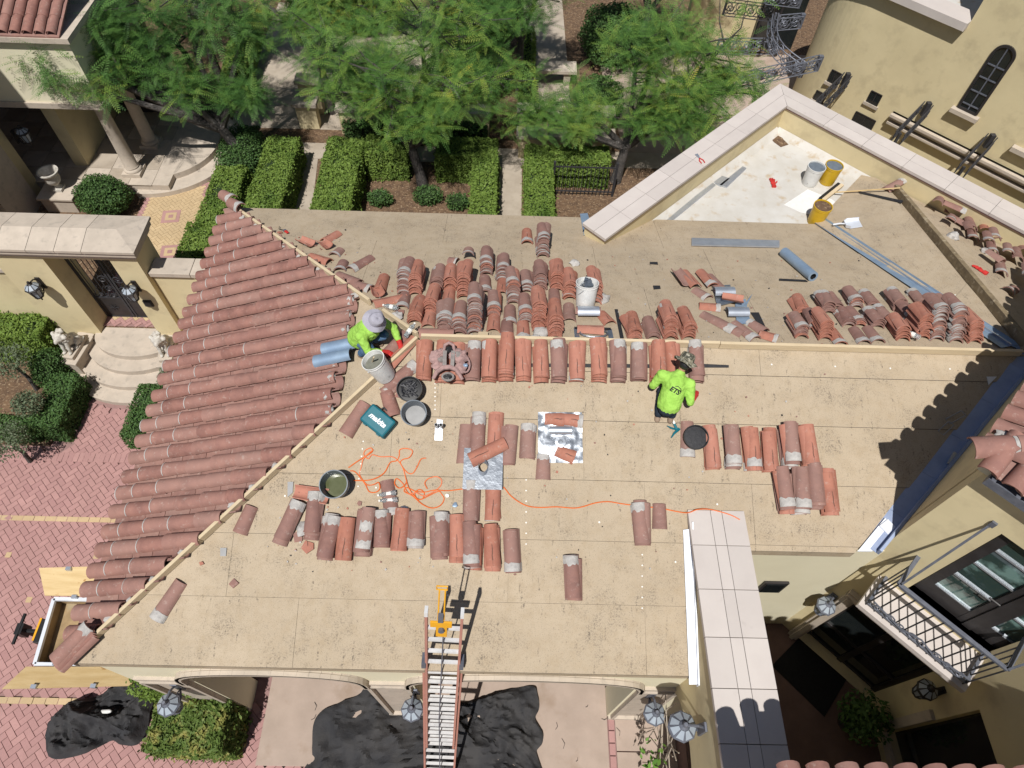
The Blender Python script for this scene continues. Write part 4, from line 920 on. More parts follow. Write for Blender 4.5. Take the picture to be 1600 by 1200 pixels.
p = onplane(22, 212, (1, 0, 0), (-10.80, 0, 0)); lantern('dark iron lantern on the shaded pilaster behind the gateway', V((-10.80, p.y, p.z)), (1, 0, 0), 1.0, mg=M_dark)
# urn on its block
un = thing('garden_urn', 'weathered stone urn on a block beside the portico', 'urn', tuple(G(108, 318, CZ)))
m = MB(); m.b2((-.36, -.3, 0), (.36, .3, .36)); m.b2((-.40, -.34, .36), (.40, .34, .42)); m.build('block', M_stone, un, bevel=.01)
m = MB(); m.box((0, 0, .45), (.22, .22, .06)); m.lathe([(.10, .48), (.06, .53), (.06, .57), (.14, .64), (.17, .72), (.16, .80), (.185, .86), (.225, .90), (.225, .925), (.19, .925), (.16, .86), (.13, .75)], 20, 0, None, True, True); m.build('urn_body', M_statue, un, smooth=True)
# ================================================================== courtyard paving and hedges
pv = MB(); yp = [(-8.5, 13.3), (-7.3, 13.3), (-6.55, 10.9), (-6.6, 8.7), (-6.95, 8.38), (-8.18, 8.38), (-8.3, 8.8), (-8.5, 11.4)]
pv.prism([(x, y, CZ) for x, y in yp], (0, 0, .012)); pav = tag(pv.build('garden_path', M_joint), kind='structure')
yb = MB(); rb = MB()
for i in range(-40, 40):
    for j in range(-40, 40):
        k = (i - j) % 4; w_ = .075
        if k == 0: cx, cy, a = (i + 1) * w_, (j + .5) * w_, 0
        elif k == 3: cx, cy, a = (i + .5) * w_, (j + 1) * w_, 90
        else: continue
        x, y = -7.5 + cx * ca - cy * sa, 11 + cx * sa + cy * ca
        if not inpoly(x, y, yp): continue
        edge = not all(inpoly(x + q * .17, y + r * .17, yp) for q, r in ((1, 0), (-1, 0), (0, 1), (0, -1)))
        d = [abs(x - sx) + abs(y - sy) for sx, sy in ((-7.72, 11.35), (-7.45, 10.35), (-7.3, 9.5))]; md = min(d)
        red = edge
        (rb if red else yb).box((0, 0, .021), (w_ * 2 - .005, w_ - .005, .018), Matrix.Translation((x, y, CZ + random.uniform(-.001, .002))) @ Matrix.Rotation(math.radians(a + 45), 4, 'Z'))
tag(yb.build('buff_brick_field', M_bricky, pav), kind='stuff'); tag(rb.build('red_brick_border', M_brick, pav), kind='stuff')
for i, (x, y) in enumerate(((-7.72, 11.55), (-7.42, 10.45), (-7.35, 9.4))):
    for k, (sz, mt) in enumerate(((.40, M_brick), (.24, M_bricky), (.10, M_brick))):
        q = MB(); q.box((0, 0, 0), (sz, sz, .004), Matrix.Translation((x, y, CZ + .0335 + .0035 * k)) @ Matrix.Rotation(math.radians(8), 4, 'Z')); q.build('paving_inlay', mt, pav)
def gpath(name, pts, m=M_path, z=CZ): q = MB(); q.prism([(x, y, z - .02) for x, y in pts], (0, 0, .032)); return tag(q.build(name, m), kind='structure')
gpath('cross_path', [(-6.5, 13.75), (4.6, 13.75), (4.6, 14.35), (-6.5, 14.35)]); gpath('left_path', [(-4.95, 9.5), (-4.35, 9.5), (-4.75, 13.74), (-5.35, 13.74)]); gpath('right_path', [(-.2, 9.5), (.3, 9.5), (.3, 13.74), (-.25, 13.74)])
gpath('rear_court', [(-7.2, 14.9), (-2, 14.9), (-2, 21), (-7.2, 21)]); gpath('middle_walk', [(.5, 16.2), (1.6, 16.2), (1.5, 22), (.2, 22)]); gpath('right_patio', [(2.9, 14.36), (7.5, 14.36), (10, 19), (2.4, 19)], M_concrete)
HG = 'clipped garden hedges behind the garage'
shrub('hedge', 'long clipped hedge strip between the buff path and the tiled roof corner', 'hedge', [(-6.85, -6.2, 8.75, 10.7, CZ, 1.15), (-6.75, -6.05, 10.7, 12.6, CZ, 1.1)], M_hedge, .032, 2600, HG)
shrub('hedge', 'rounded dark shrub beside the portico column, above the gateway cap', 'shrub', [(-9.7, -8.55, 11.2, 12.2, CZ, 1.35)], M_hedged, .028, 1700, ell=True)
shrub('hedge', 'clipped hedge left of the narrow garden path, at the foot of the leftmost tree', 'hedge', [(-5.75, -4.98, 11.0, 13.6, CZ, 1.2)], M_hedge, .032, 2600, HG)
shrub('hedge', 'dense shrub mass around the leftmost tree trunk', 'shrub', [(-7.0, -5.9, 12.5, 14.3, CZ, 1.25)], M_hedged, .03, 1300, HG, True)
for i, (a, b, y0, y1, q) in enumerate(((-4.3, -3.45, 10.6, 13.55, 'right of the narrow garden path'), (-3.4, -2.4, 13.0, 13.7, 'behind the mulch bed, left of the middle trunk'), (-1.75, -.3, 13.0, 13.7, 'behind the mulch bed, right of the middle trunk'), (-.85, -.28, 10.6, 12.95, 'left of the second garden path'), (.36, 1.0, 10.6, 13.5, 'right of the second garden path, by the iron fence'), (1.02, 2.35, 12.95, 13.55, 'behind the black iron fence'))):
    shrub('hedge', 'clipped green hedge ' + q, 'hedge', [(a, b, y0, y1, CZ, 1.25)], M_hedge, .032, 2600, HG)
for i, (x, y, r, q) in enumerate(((-3.0, 12.2, .3, 'left in the mulch bed'), (-1.9, 12.35, .36, 'under the middle tree in the mulch bed'), (-1.2, 12.15, .28, 'right in the mulch bed'))):
    shrub('low_shrub', 'low dark shrub ' + q, 'shrub', [(x - r, x + r, y - r * .7, y + r * .7, CZ - .05, CZ + .4)], M_hedged, .03, 900, 'low shrubs in the mulch bed', True)
for (a, b, y0, h, q) in ((-5.4, -4.9, 14.9, .75, 'left end'), (-4.3, -.55, 14.75, .75, 'middle'), (.2, 2.5, 14.0, .7, 'right end')):
    w_ = thing('seat_wall', 'low beige garden wall with thick stone cap, ' + q + ' of the row under the trees', 'wall', ((a + b) / 2, y0, CZ), 'low stone-capped garden walls')
    m = MB(); m.b2((a - (a + b) / 2, 0, 0), (b - (a + b) / 2, .26, h - .1)); m.build('wall_body', M_stucco, w_)
    m = MB(); m.b2((a - .06 - (a + b) / 2, -.07, h - .1), (b + .06 - (a + b) / 2, .33, h)); m.build('cap', M_stone, w_, bevel=.015)
    w_ = thing('seat_wall', 'upper stone-capped garden wall behind the low one, ' + q + ' of the row', 'wall', ((a + b) / 2, y0 + .62, CZ), 'low stone-capped garden walls')
    m = MB(); m.b2((a - (a + b) / 2, 0, 0), (b - (a + b) / 2, .26, h + .12)); m.build('wall_body', M_stucco, w_)
    m = MB(); m.b2((a - .06 - (a + b) / 2, -.07, h + .12), (b + .06 - (a + b) / 2, .33, h + .22)); m.build('cap', M_stone, w_, bevel=.015)
for i, (x0, x1, y0, y1, h, q) in enumerate(((-4.2, -.6, 14.4, 14.7, .5, 'in front of the middle garden wall'), (.2, .6, 15.0, 18.5, .9, 'left of the middle walk'), (1.6, 2.9, 15.0, 16.6, 1.0, 'right of the middle walk'), (-7.6, -6.9, 15.6, 19, 1.1, 'left of the rear court'), (-2.4, .0, 15.9, 17.5, 1.0, 'behind the middle garden wall'), (-2.2, .1, 18.2, 20, 1.2, 'in the rear, left of the middle walk'), (1.9, 3.8, 17.5, 20, 1.2, 'in the rear, right of the middle walk'), (-6.5, -3, 19, 20.5, 1.2, 'at the far end of the rear court'))):
    shrub('hedge', 'dense green shrubbery ' + q, 'shrub', [(x0, x1, y0, y1, CZ, CZ + h)], M_hedge if i % 2 else M_hedged, .04, 700, 'garden shrubbery under the trees', i > 1)
for i, (x, y, q) in enumerate(((-4.6, 16.4, 'left'), (-3.1, 16.9, 'middle'), (1.0, 17.3, 'right'))):
    b_ = thing('garden_bench', 'pale stone garden bench, %s one under the trees' % q, 'bench', (x, y, CZ), 'stone benches'); m = MB(); m.b2((-.75, -.25, .38), (.75, .25, .48)); m.build('seat', M_stone, b_, bevel=.01)
    for s in (-.5, .5): m = MB(); m.b2((s - .09, -.2, 0), (s + .09, .2, .38)); m.build('leg', M_stone, b_)
fe = thing('iron_fence', 'short black iron fence behind the garage roof, by the parapet', 'fence', (1.6, 12.7, CZ))
for z in (.12, .82): m = MB(); m.bar((-.55, 0, z), (.85, 0, z), .02, .03); m.build('rail', M_iron, fe)
for k in range(16): m = MB(); x = -.55 + k * .0933; m.tube([(x, 0, 0), (x, 0, .9)], .009, 5); m.build('picket', M_iron, fe)
for x in (-.57, .87): m = MB(); m.box((x, 0, .48), (.05, .05, .96)); m.build('post', M_iron, fe)
# the trees
tree('tall feathery tree leaning over the portico, leftmost in view', (-6.25, 13.3, CZ), 1.1, [((-1.9, .2, 3.0), .75), ((-1.2, .7, 3.5), .8), ((-2.6, .3, 3.3), .85), ((-.5, 1.0, 3.7), .8), ((-3.1, .2, 2.9), .7), ((-2.2, 1.0, 3.9), .9), ((.4, .8, 3.3), .7), ((-3.4, .7, 3.5), .8), ((-.9, .2, 2.5), .5), ((.3, .1, 1.9), .35), ((-3.0, -.1, 3.1), .7), ((-2.4, -.5, 2.8), .6), ((-3.3, -.4, 3.4), .7)], 11, M_frondd, 12, 17, lean=(-.45, .1))
tree('feathery tree in the mulch bed behind the middle of the garage ridge', (-2.08, 12.9, CZ), 1.0, [((-1.3, .2, 2.3), .8), ((-.5, .1, 2.9), .8), ((.7, .0, 2.6), .85), ((1.4, .6, 2.4), .8), ((-1.6, .9, 3.1), .8), ((.1, 1.0, 3.5), .9), ((1.0, 1.1, 3.4), .85), ((-.7, 1.0, 2.0), .6), ((.2, -.3, 2.2), .6)], 12, M_frond, 11, 18, r0=.12, lean=(-.2, .15))
tree('yellow-green feathery tree left of centre among the garden walls', (-4.7, 15.6, CZ), 1.5, [((-.9, .0, 3.0), .8), ((.6, .2, 3.2), .8), ((.0, .8, 3.6), .8), ((1.2, -.1, 2.7), .7), ((-1.0, .9, 3.4), .8)], 13, M_frond, 11, 18, r0=.09)
tree('light green feathery tree leaning toward the parapet corner', (2.6, 13.25, CZ), .95, [((.4, .3, 2.0), .75), ((1.1, .5, 2.5), .85), ((1.6, .9, 3.0), .9), ((-.9, .4, 1.7), .6), ((-1.8, .3, 1.6), .55), ((.6, 1.1, 3.2), .9), ((1.9, .4, 2.3), .75), ((.0, .8, 2.9), .7), ((1.3, .0, 1.9), .6)], 14, M_frond, 11, 18, r0=.12, lean=(.1, .1))
tree('feathery tree standing beyond the middle garden wall, centre of the view', (.2, 16.6, CZ), 1.6, [((-.8, .2, 3.1), .8), ((.7, .3, 3.0), .8), ((.1, .9, 3.6), .85), ((-1.4, .7, 3.3), .8), ((-.1, -.4, 2.6), .7)], 15, M_frondd, 11, 18, r0=.09)
tree('dark feathery tree at the top edge of the view above the portico roof', (-7.9, 16.8, CZ), 1.8, [((-1, .2, 3.2), .9), ((.6, .3, 3.3), .9), ((-.2, 1, 3.8), .9), ((1.5, .3, 3.0), .8)], 16, M_frondd, 11, 18, r0=.1)
tree('far feathery tree at the top edge right of centre', (3.6, 18.2, CZ), 1.6, [((-.9, .0, 2.9), .9), ((.8, .0, 2.8), .9), ((.0, .8, 3.4), .9), ((1.4, .5, 2.7), .8)], 17, M_frond, 11, 18, r0=.1)
tree('far feathery tree at the top edge left of centre', (-2.2, 18.6, CZ), 1.7, [((-.9, .0, 3.0), .9), ((.8, .0, 3.1), .9), ((.0, .8, 3.6), .9), ((-1.9, .2, 2.8), .8), ((1.7, .3, 2.9), .8)], 18, M_frondd, 11, 18, r0=.1)
# garden bed at the left, with olives
bd_ = MB(); bd_.prism([(-13, 5.9, 0), (-8.5, 5.85, 0), (-8.15, 7.2, 0), (-8.7, 8.3, 0), (-13, 8.3, 0)], (0, 0, .05)); tag(bd_.build('planting_bed', M_soil), kind='structure')
BG = 'hedges round the olive bed'
shrub('hedge', 'clipped dark hedge bordering the olive bed beside the brick drive', 'hedge', [(-8.62, -8.1, 5.95, 7.1, 0, .62)], M_hedged, .026, 3000, BG)
shrub('hedge', 'low clipped hedge along the front of the olive bed', 'hedge', [(-9.7, -8.63, 5.9, 6.25, 0, .5)], M_hedged, .026, 3000, BG)
shrub('hedge', 'loose leafy hedge against the wall left of the gateway', 'hedge', [(-10.8, -8.95, 7.7, 8.25, 0, .95)], M_hedge, .036, 2200, BG)
shrub('shrub', 'dark bushy shrub left of the lion pedestal', 'shrub', [(-9.2, -8.55, 6.95, 7.75, 0, .8)], M_hedged, .026, 1500, BG, True)
shrub('hedge', 'narrow grey-green hedge between the gate steps and the tiled eave', 'hedge', [(-7.0, -6.55, 5.85, 7.0, 0, .5)], M_hedged, .026, 3000, BG)
shrub('shrub', 'small grey-green shrub beside the right lion pedestal', 'shrub', [(-6.75, -6.3, 6.95, 7.5, 0, .6)], M_olive, .02, 2200, BG, True)
for i, (u, v, h, r, q) in enumerate(((12, 565, 1.0, .40, 'nearest the wall'), (45, 632, .75, .27, 'in the middle of the bed'), (8, 690, .8, .40, 'at the front corner of the bed'))):
    x, y = G(u, v, h).x, G(u, v, h).y
    o = thing('olive_tree', 'small rounded grey olive tree ' + q, 'tree', (x, y, .04), 'small olive trees in the bed'); m = MB(); m.tube([(0, 0, 0), (.05, .02, h * .4), (-.02, .05, h * .75)], [.045, .035, .025], 7); m.build('trunk', M_bark, o, smooth=True)
    d = RNG.normal(0, 1, (1500, 3)); d /= np.linalg.norm(d, axis=1)[:, None]; P_ = d * r * RNG.uniform(.45, 1.05, (1500, 1)) * np.array([1, 1, .75]) + np.array([0, 0, h]); v, f = leaf_cloud(P_, d, .026); link('crown', mesh_np('crown', v, f, [M_olive]), o)
p0, p1 = G(240, 1185), G(372, 1185)
shrub('hedge', 'large mottled box hedge at the left corner of the garage front', 'hedge', [(-4.72, -3.72, .78, 1.42, 0, 1.05)], M_hedgey, .036, 3200)
shrub('hedge', 'low clipped hedge tucked under the garage eave by the trailer', 'hedge', [(-4.95, -4.2, 1.43, 1.95, 0, 1.5)], M_hedge, .026, 1800)
vn = thing('climbing_vine', 'bare woody vine with a few bright leaves on the coped wall', 'vine', (2.14, .9, 0))
m = MB(); rg = random.Random(5)
for k in range(9):
    a = rg.uniform(-.25, .4); z0 = rg.uniform(2.2, 2.8); pts = [(-.02 - rg.uniform(0, .06), a + rg.gauss(0, .05) * q, z0 - 1.6 + q * .28 * 1.3) for q in range(6)]; m.tube(pts, .007, 4)
tag(m.build('stems', M_path, vn), kind='stuff')
P_ = np.array([[-.06 - rg.uniform(0, .14), rg.uniform(-.75, .1), rg.uniform(.9, 2.3)] for k in range(70)]); v, f = leaf_cloud(P_, np.tile([-.6, 0, .8], (70, 1)), .045); link('leaves', mesh_np('leaves', v, f, [M_frond]), vn)
for (x, y, r, q) in ((3.55, 2.42, .26, 'by the stub wall'), (5.12, 1.35, .34, 'at the right of the house entrance')):
    o = thing('potted_plant', 'dark leafy potted plant in the shaded court ' + q, 'plant', (x, y, .60), 'potted plants in the court'); m = MB(); m.lathe([(.13, 0), (.18, .3), (.19, .32), (.16, .32)], 14); m.build('pot', M_dark, o, smooth=True)
    d = RNG.normal(0, 1, (900, 3)); d /= np.linalg.norm(d, axis=1)[:, None]; v, f = leaf_cloud(d * r * RNG.uniform(.4, 1.1, (900, 1)) + np.array([0, 0, .6]), d, .045); link('leaves', mesh_np('leaves', v, f, [M_hedged]), o)
m = MB(); m.prism([G(1322, 1062, .602), G(1288, 1120, .602), G(1206, 1040, .602), G(1250, 995, .602)], (0, 0, .012)); tag(m.build('door_mat', M_carpet), 'large black mat on the shaded court floor', 'mat')
# ================================================================== CURVED WING at the top right
tw = thing('curved_wing', 'beige curved house wing with arched window, small square windows and stone coping', 'building', (9, 14, 0))
def tch(m, n, mt, **k): o = m.build(n, mt, tw, **k); o.matrix_parent_inverse = Matrix.Translation((-9, -14, 0)); return o
path = [V((13.0, 10.0, 0)), V((9.25, 13.75, 0))]; cc = V((9.45, 15.9, 0)); p_end = V((7.85, 15.15, 0)); path.append(p_end); TC = V((8.85, 16.15, 0))
for k in range(1, 25):
    a = math.radians(225 - k * 5); path.append(V((TC.x + 1.414 * math.cos(a), TC.y + 1.414 * math.sin(a), 0)))
path += [V((9.6, 19.0, 0))]
TZ = 4.15
m = MB()
for i in range(1, len(path) - 1):
    a, b = path[i], path[i + 1]; m.prism([a, b, b + V((.5, .5, 0)), a + V((.5, .5, 0))], (0, 0, TZ))
tch(m, 'curved_wall', M_stucco)
m = MB(); m.prism([path[0], path[1], path[1] + V((2.6, 2.6, 0)), path[0] + V((2.6, 2.6, 0))], (0, 0, 9)); tch(m, 'tall_wall', M_stucco)
m = MB(); m.prism([p + V((.1, .1, TZ - .1)) for p in path[1:]] + [V((12, 18.5, TZ - .1)), V((12, 15.5, TZ - .1))], (0, 0, .02)); tch(m, 'wing_roof', M_roofwhite)
for i in range(1, len(path) - 1):
    a, b = path[i], path[i + 1]; na = V((-.12, -.12, 0)) if i < 2 else (a - TC).normalized() * .16; nb = V((-.12, -.12, 0)) if i < 1 else (b - TC).normalized() * .16
    s = MB(); s.prism([a + na + V((0, 0, TZ)), b + nb + V((0, 0, TZ)), b - nb * 2.4 + V((0, 0, TZ)), a - na * 2.4 + V((0, 0, TZ))], (0, 0, .16)); tch(s, 'coping_slab', M_coping, bevel=.02)
WK = 23.0
def wframe(u, v, k=WK):
    p = onplane(u, v, (1, 1, 0), (k, 0, 0)); M = Matrix(((r_, r_, 0, p.x), (-r_, r_, 0, p.y), (0, 0, 1, p.z), (0, 0, 0, 1))); return M
def tw_part(m, n, mt, M, parent=None):
    if parent is None: o = m.build(n, mt, tw); o.matrix_local = Matrix.Translation((-9, -14, 0)) @ M; return o
    return m.build(n, mt, parent)
Mw = wframe(1512, 172); h, w_ = 1.42, .40
m = MB(); arc = [(-w_ / 2, 0), (w_ / 2, 0)] + [(w_ / 2 * math.cos(math.pi * k / 12), h - w_ / 2 + w_ / 2 * math.sin(math.pi * k / 12)) for k in range(13)]
m.prism([(x, -.012, z) for x, z in arc], (0, .01, 0)); ow = tw_part(m, 'arched_window', M_glassd, Mw)
m = MB()
for i in range(len(arc)):
    a, b = arc[i], arc[(i + 1) % len(arc)]; m.bar((a[0], -.02, a[1]), (b[0], -.02, b[1]), .05, .04, (0, 1, 0))
m.build('window_frame', M_dark, ow)
for z in (.12, .42, .72, 1.0): m = MB(); m.b2((-w_ / 2, -.03, z - .012), (w_ / 2, -.013, z + .012)); m.build('glazing_bar', M_irong, ow)
m = MB(); m.b2((-.012, -.028, 0), (.012, -.013, h)); m.build('glazing_bar', M_irong, ow)
m = MB(); m.b2((-w_ / 2 - .1, -.14, -.12), (w_ / 2 + .1, .0, -.03)); m.build('sill', M_stone, ow)
for (u, v, a_, b_, nm) in ((1362, 162, .27, .28, 'small_window'), (1300, 130, .25, .30, 'small_window'), (1346, 196, .52, .26, 'small_window'), (1278, 158, .26, .24, 'small_window')):
    Mw2 = wframe(u, v); m = MB(); m.b2((-a_ / 2, -.012, 0), (a_ / 2, -.002, b_)); o = tw_part(m, nm, M_glassd, Mw2)
    m = MB()
    for (p, q) in (((-a_ / 2, 0), (a_ / 2, 0)), ((a_ / 2, 0), (a_ / 2, b_)), ((a_ / 2, b_), (-a_ / 2, b_)), ((-a_ / 2, b_), (-a_ / 2, 0)), ((0, 0), (0, b_))): m.bar((p[0], -.015, p[1]), (q[0], -.015, q[1]), .02, .02, (0, 1, 0))
    m.build('window_frame', M_dark, o); m = MB(); m.b2((-a_ / 2 - .05, -.05, -.07), (a_ / 2 + .05, 0, -.0)); m.build('sill', M_stone, o)
for (u, v) in ((1600, 232),): Mw2 = wframe(u, v); m = MB(); m.b2((-.2, -.14, -.1), (.6, 0, 0)); tw_part(m, 'sill', M_stone, Mw2)
a, b = onplane(1392, 182, (1, 1, 0), (WK, 0, 0)), onplane(1640, 312, (1, 1, 0), (WK, 0, 0))
for (off, dz, hh) in ((.05, 0, .16), (.12, .1, .06), (.09, -.1, .05)):
    m = MB(); m.prism([V((a.x, a.y, 1.86 + dz)), V((b.x, b.y, 1.86 + dz)), V((b.x - off, b.y - off, 1.86 + dz)), V((a.x - off, a.y - off, 1.86 + dz))], (0, 0, hh)); tch(m, 'string_course', M_stone)
m = MB(); m.prism([V((7.3, 13.2, 0)), V((12.5, 8.0, 0)), V((12.9, 8.4, 0)), V((7.7, 13.6, 0))], (0, 0, .9)); tch(m, 'lower_wall', M_stucco)
# iron scroll brackets standing off the curved wing
IG = 'wrought iron scroll brackets'
def truss(label, a, b, h, nseg, up=(0, 0, 1), m_=M_irong, curve=0, group=IG, w=.16):
    """two rails either side of a chain of scrolls"""
    a, b = V(a), V(b); t = thing('iron_bracket', label, 'ironwork', a, group); L = (b - a); u = V(up).normalized(); sd = L.cross(u).normalized()
    P = lambda s, k, q=0: L * s + u * (h * k) + sd * (curve * math.sin(math.pi * s) + q)
    for k in (0, 1):
        for q in (-w / 2, w / 2): m = MB(); m.tube([P(i / 8, k, q) for i in range(9)], .014, 5); m.build('rail', m_, t)
    for i in range(nseg):
        for q in (-w / 2, w / 2):
            m = MB(); spiral(m, P((i + .5) / nseg, .5, q), L.normalized(), u, min(h * .46, L.length / nseg * .5), 1.7, .012, 1 if i % 2 else -1); m.tube([P(i / nseg, 0, q), P((i + 1) / nseg, 1, q)], .009, 4); m.build('scroll', m_, t)
    m = MB(); m.box(L + u * h * .5, (.1, .1, h * 1.2)); m.box(u * h * .5, (.05, .05, h * 1.1)); m.build('end_plate', m_, t)
for (u, v, u2, v2, q) in ((1300, 172, 1318, 132, 'nearest the parapet point'), (1400, 222, 1442, 178, 'middle one above the string course'), (1500, 272, 1540, 228, 'rightmost one above the string course')):
    e = onplane(u2, v2, (1, 1, 0), (WK - .1, 0, 0)); s = e + V((-.75, -.75, -.15)); s = V((s.x, s.y, e.z - .25)); truss('dark grey iron scroll bracket on the curved wing, ' + q, s, e, .26, 5, m_=M_iron, w=.2)
def at_d(u, v, y): return onplane(u, v, (0, 1, 0), (0, y, 0))
truss('grey iron scroll truss reaching from the tree to the curved wing', at_d(1108, 145, 15.0), at_d(1275, 108, 15.0), .3, 8)
truss('grey iron scroll truss across the plain wall, lower of two', at_d(1118, 82, 17.2), at_d(1208, 82, 17.2), .34, 5); truss('dark iron scroll truss across the plain wall, upper of two', at_d(1130, 22, 18.2), at_d(1208, 32, 18.2), .36, 5, m_=M_iron)
truss('curved iron scroll arch sweeping down to the curved wing', at_d(1206, 40, 17.0), at_d(1250, 118, 15.4), .3, 6, curve=.35); truss('short iron scroll bracket at the top edge beside the curved wing', at_d(1212, 45, 17.0), at_d(1248, 42, 17.0), .3, 2); truss('small iron scroll bracket at the top edge of the view', at_d(1195, 4, 18), at_d(1246, 10, 18), .3, 3)
bw = thing('garden_pavilion', 'plain beige garden wall with a dark glazed door behind the iron trusses', 'building', (6, 19.4, CZ))
m = MB(); m.b2((-1.0, 0, 0), (.95, .3, 4)); m.build('wall_body', M_stucco, bw); m = MB(); m.b2((.96, -.1, 0), (2.2, .2, 4)); o = m.build('glazed_door', M_glassd, bw); m = MB(); m.b2((1.0, -.14, 0), (1.06, -.101, 4)); m.b2((1.5, -.14, 0), (1.56, -.101, 4)); m.build('door_frame', M_dark, o)
# ================================================================== LOOSE CLAY TILES in stacks on the stripped slopes
STEP = .0168
SG = 'stacks of salvaged clay barrel tiles'
def stack(pl, u, v, n=None, kind='o', ang=0, vt=None, label=None, shift=-.012, ln=1.0, lift=.012, jit=1.0):
    M = place(pl, u, v, ang, lift); fn, m = PLN[pl]
    if vt is not None:
        n = 1
        for k in range(1, 24):
            q = project(M @ V((0, TL * ln * .98, k * STEP + .045)))
            if q[1] < vt - 1: break
            n = k
    n = n if (vt is not None or n < 2) else int(n * 1.55 + .5)
    t = thing('tile_stack', label, 'tiles' if n > 1 else 'tile', M, SG); rg = random.Random(int(u * 7 + v))
    for k in range(n):
        top = k == n - 1
        if kind == 'o': me = rg.choice(T_om) if (not top and rg.random() < .08) else T_o
        elif kind == 'om': me = T_om[1] if top or rg.random() < .3 else T_o
        elif kind == 'b': me = rg.choice(T_bm) if (not top and rg.random() < .25) else T_b
        elif kind == 'bf': me = T_bm[0] if top or rg.random() < .4 else T_b      # mortar on the far end
        elif kind == 'bd': me = T_bm[2] if top else T_b
        else: me = T_bm[1] if top or rg.random() < .5 else (T_b if rg.random() < .7 else T_o)
        j = jit * (1 if k else .4)
        Mk = Matrix.Translation((rg.gauss(0, .007) * j, -shift * k * .6 + rg.gauss(0, .017) * j, k * STEP)) @ Matrix.Rotation(rg.gauss(0, .045) * j, 4, 'Z') @ Matrix.Rotation(rg.gauss(0, .02) * j, 4, 'Y') @ Matrix.Diagonal((1, ln * rg.uniform(.97, 1.02), 1, 1))
        link('clay_tile', me, t, Mk)
    return t
CN = {'o': 'orange', 'om': 'orange mortar-tipped', 'b': 'brown', 'bm': 'mortar-tipped brown', 'bf': 'brown', 'bd': 'mortar-striped brown'}
def row(pl, items, desc, first='from left', rl=None):
    items = sorted(items, key=lambda q: q[0])
    for i, it in enumerate(items):
        u, v, n, kind = it[:4]; kw = dict(ln=rl) if rl else {}; kw.update(it[4] if len(it) > 4 else {})
        stack(pl, u, v, n if n < 20 else None, kind, vt=n if n >= 20 else None, label='%s tile stack, %s %s in %s' % (CN[kind], ordn(i), first, desc), **kw)
row('F', [(663, 597, 4, 'o'), (691, 599, 4, 'o'), (714, 600, 3, 'o'), (738, 598, 4, 'bf'), (764, 598, 5, 'o'), (790, 596, 7, 'o'), (817, 597, 4, 'o'), (846, 598, 4, 'o'), (872, 598, 5, 'bf'), (900, 598, 4, 'o'), (935, 598, 6, 'o'), (965, 598, 5, 'bf'), (997, 598, 4, 'bf'), (1026, 600, 5, 'o'), (1052, 599, 4, 'o'), (1087, 601, 4, 'bf')], 'the row under the ridge board')
row('F', [(440, 846, 3, 'bf', dict(ang=-22)), (487, 838, 3, 'bf', dict(ang=-3)), (508, 874, 4, 'bf', dict(ang=-5)), (538, 876, 3, 'o'), (568, 868, 5, 'bd', dict(ang=-2)), (597, 856, 4, 'bf', dict(ln=.82)), (624, 862, 3, 'o'), (649, 856, 4, 'bm', dict(ln=.85)), (688, 875, 4, 'bf', dict(ang=3)), (714, 877, 4, 'o', dict(ang=2)), (739, 890, 5, 'bm'), (770, 891, 4, 'o', dict(ang=3)), (802, 893, 3, 'bm', dict(ang=4))], 'the row above the ladder')
row('F', [(736, 815, 3, 'bf'), (770, 814, 2, 'o')], 'the pair under the square flashing')
stack('F', 895, 937, 3, 'bf', label='lone brown mortar-topped tile stack right of the ladder top', ang=3); stack('F', 1004, 852, 3, 'bf', label='brown tile stack left of the coped parapet end'); stack('F', 1031, 827, 1, 'b', ln=.62, label='short broken tile next to the parapet end')
stack('F', 613, 806, 1, 'bm', ang=12, ln=.9, label='leaning brown tile beside the water bottles'); stack('F', 823, 717, 2, 'bf', label='brown tile stack left of the foil sheet', ln=.9); stack('F', 848, 750, 1, 'bf', ln=.66, label='half tile below the foil sheet')
row('F', [(725, 726, 1, 'b'), (745, 712, 2, 'bf'), (772, 706, 2, 'o'), (792, 726, 2, 'b')], 'the group behind the square flashing')
row('F', [(1074, 714, 1, 'bm', dict(ln=.95)), (1112, 734, 4, 'o', dict(ang=3)), (1143, 735, 5, 'bm'), (1174, 736, 4, 'om', dict(ang=2)), (1201, 738, 4, 'o'), (1232, 733, 6, 'bm'), (1262, 734, 5, 'o', dict(ang=2))], 'right-hand row below kneeling worker')
row('F', [(1226, 802, 6, 'bm', dict(ang=5)), (1247, 802, 6, 'bm'), (1270, 798, 6, 'b'), (1294, 806, 5, 'o', dict(ang=2))], 'the short row near the right eave')
REAR = [(593, 459, 427, 'o'), (631, 461, 405, 'bm'), (649, 463, 410, 'o'), (682, 456, 415, 'b'), (704, 455, 411, 'o'), (724, 468, 410, 'o'), (760, 432, 386, 'bm'), (758, 461, 427, 'bm'), (628, 484, 458, 'bm'), (648, 507, 462, 'o'), (672, 492, 445, 'o'), (700, 475, 452, 'o'), (669, 513, 490, 'o'), (694, 525, 470, 'bm'), (717, 525, 472, 'bm'), (741, 524, 444, 'bm'), (771, 496, 452, 'bm'), (770, 521, 497, 'o'), (785, 440, 396, 'bm'), (784, 462, 432, 'o'), (802, 478, 421, 'bm'), (823, 460, 422, 'bm'), (821, 508, 460, 'bm'), (844, 455, 407, 'b'), (842, 517, 453, 'o'), (870, 457, 407, 'o'), (867, 478, 452, 'b'), (868, 532, 472, 'o'), (890, 470, 420, 'o'), (930, 477, 421, 'o'), (797, 508, 482, 'bm'), (792, 532, 510, 'bm'), (818, 534, 503, 'om'), (890, 505, 477, 'b')]
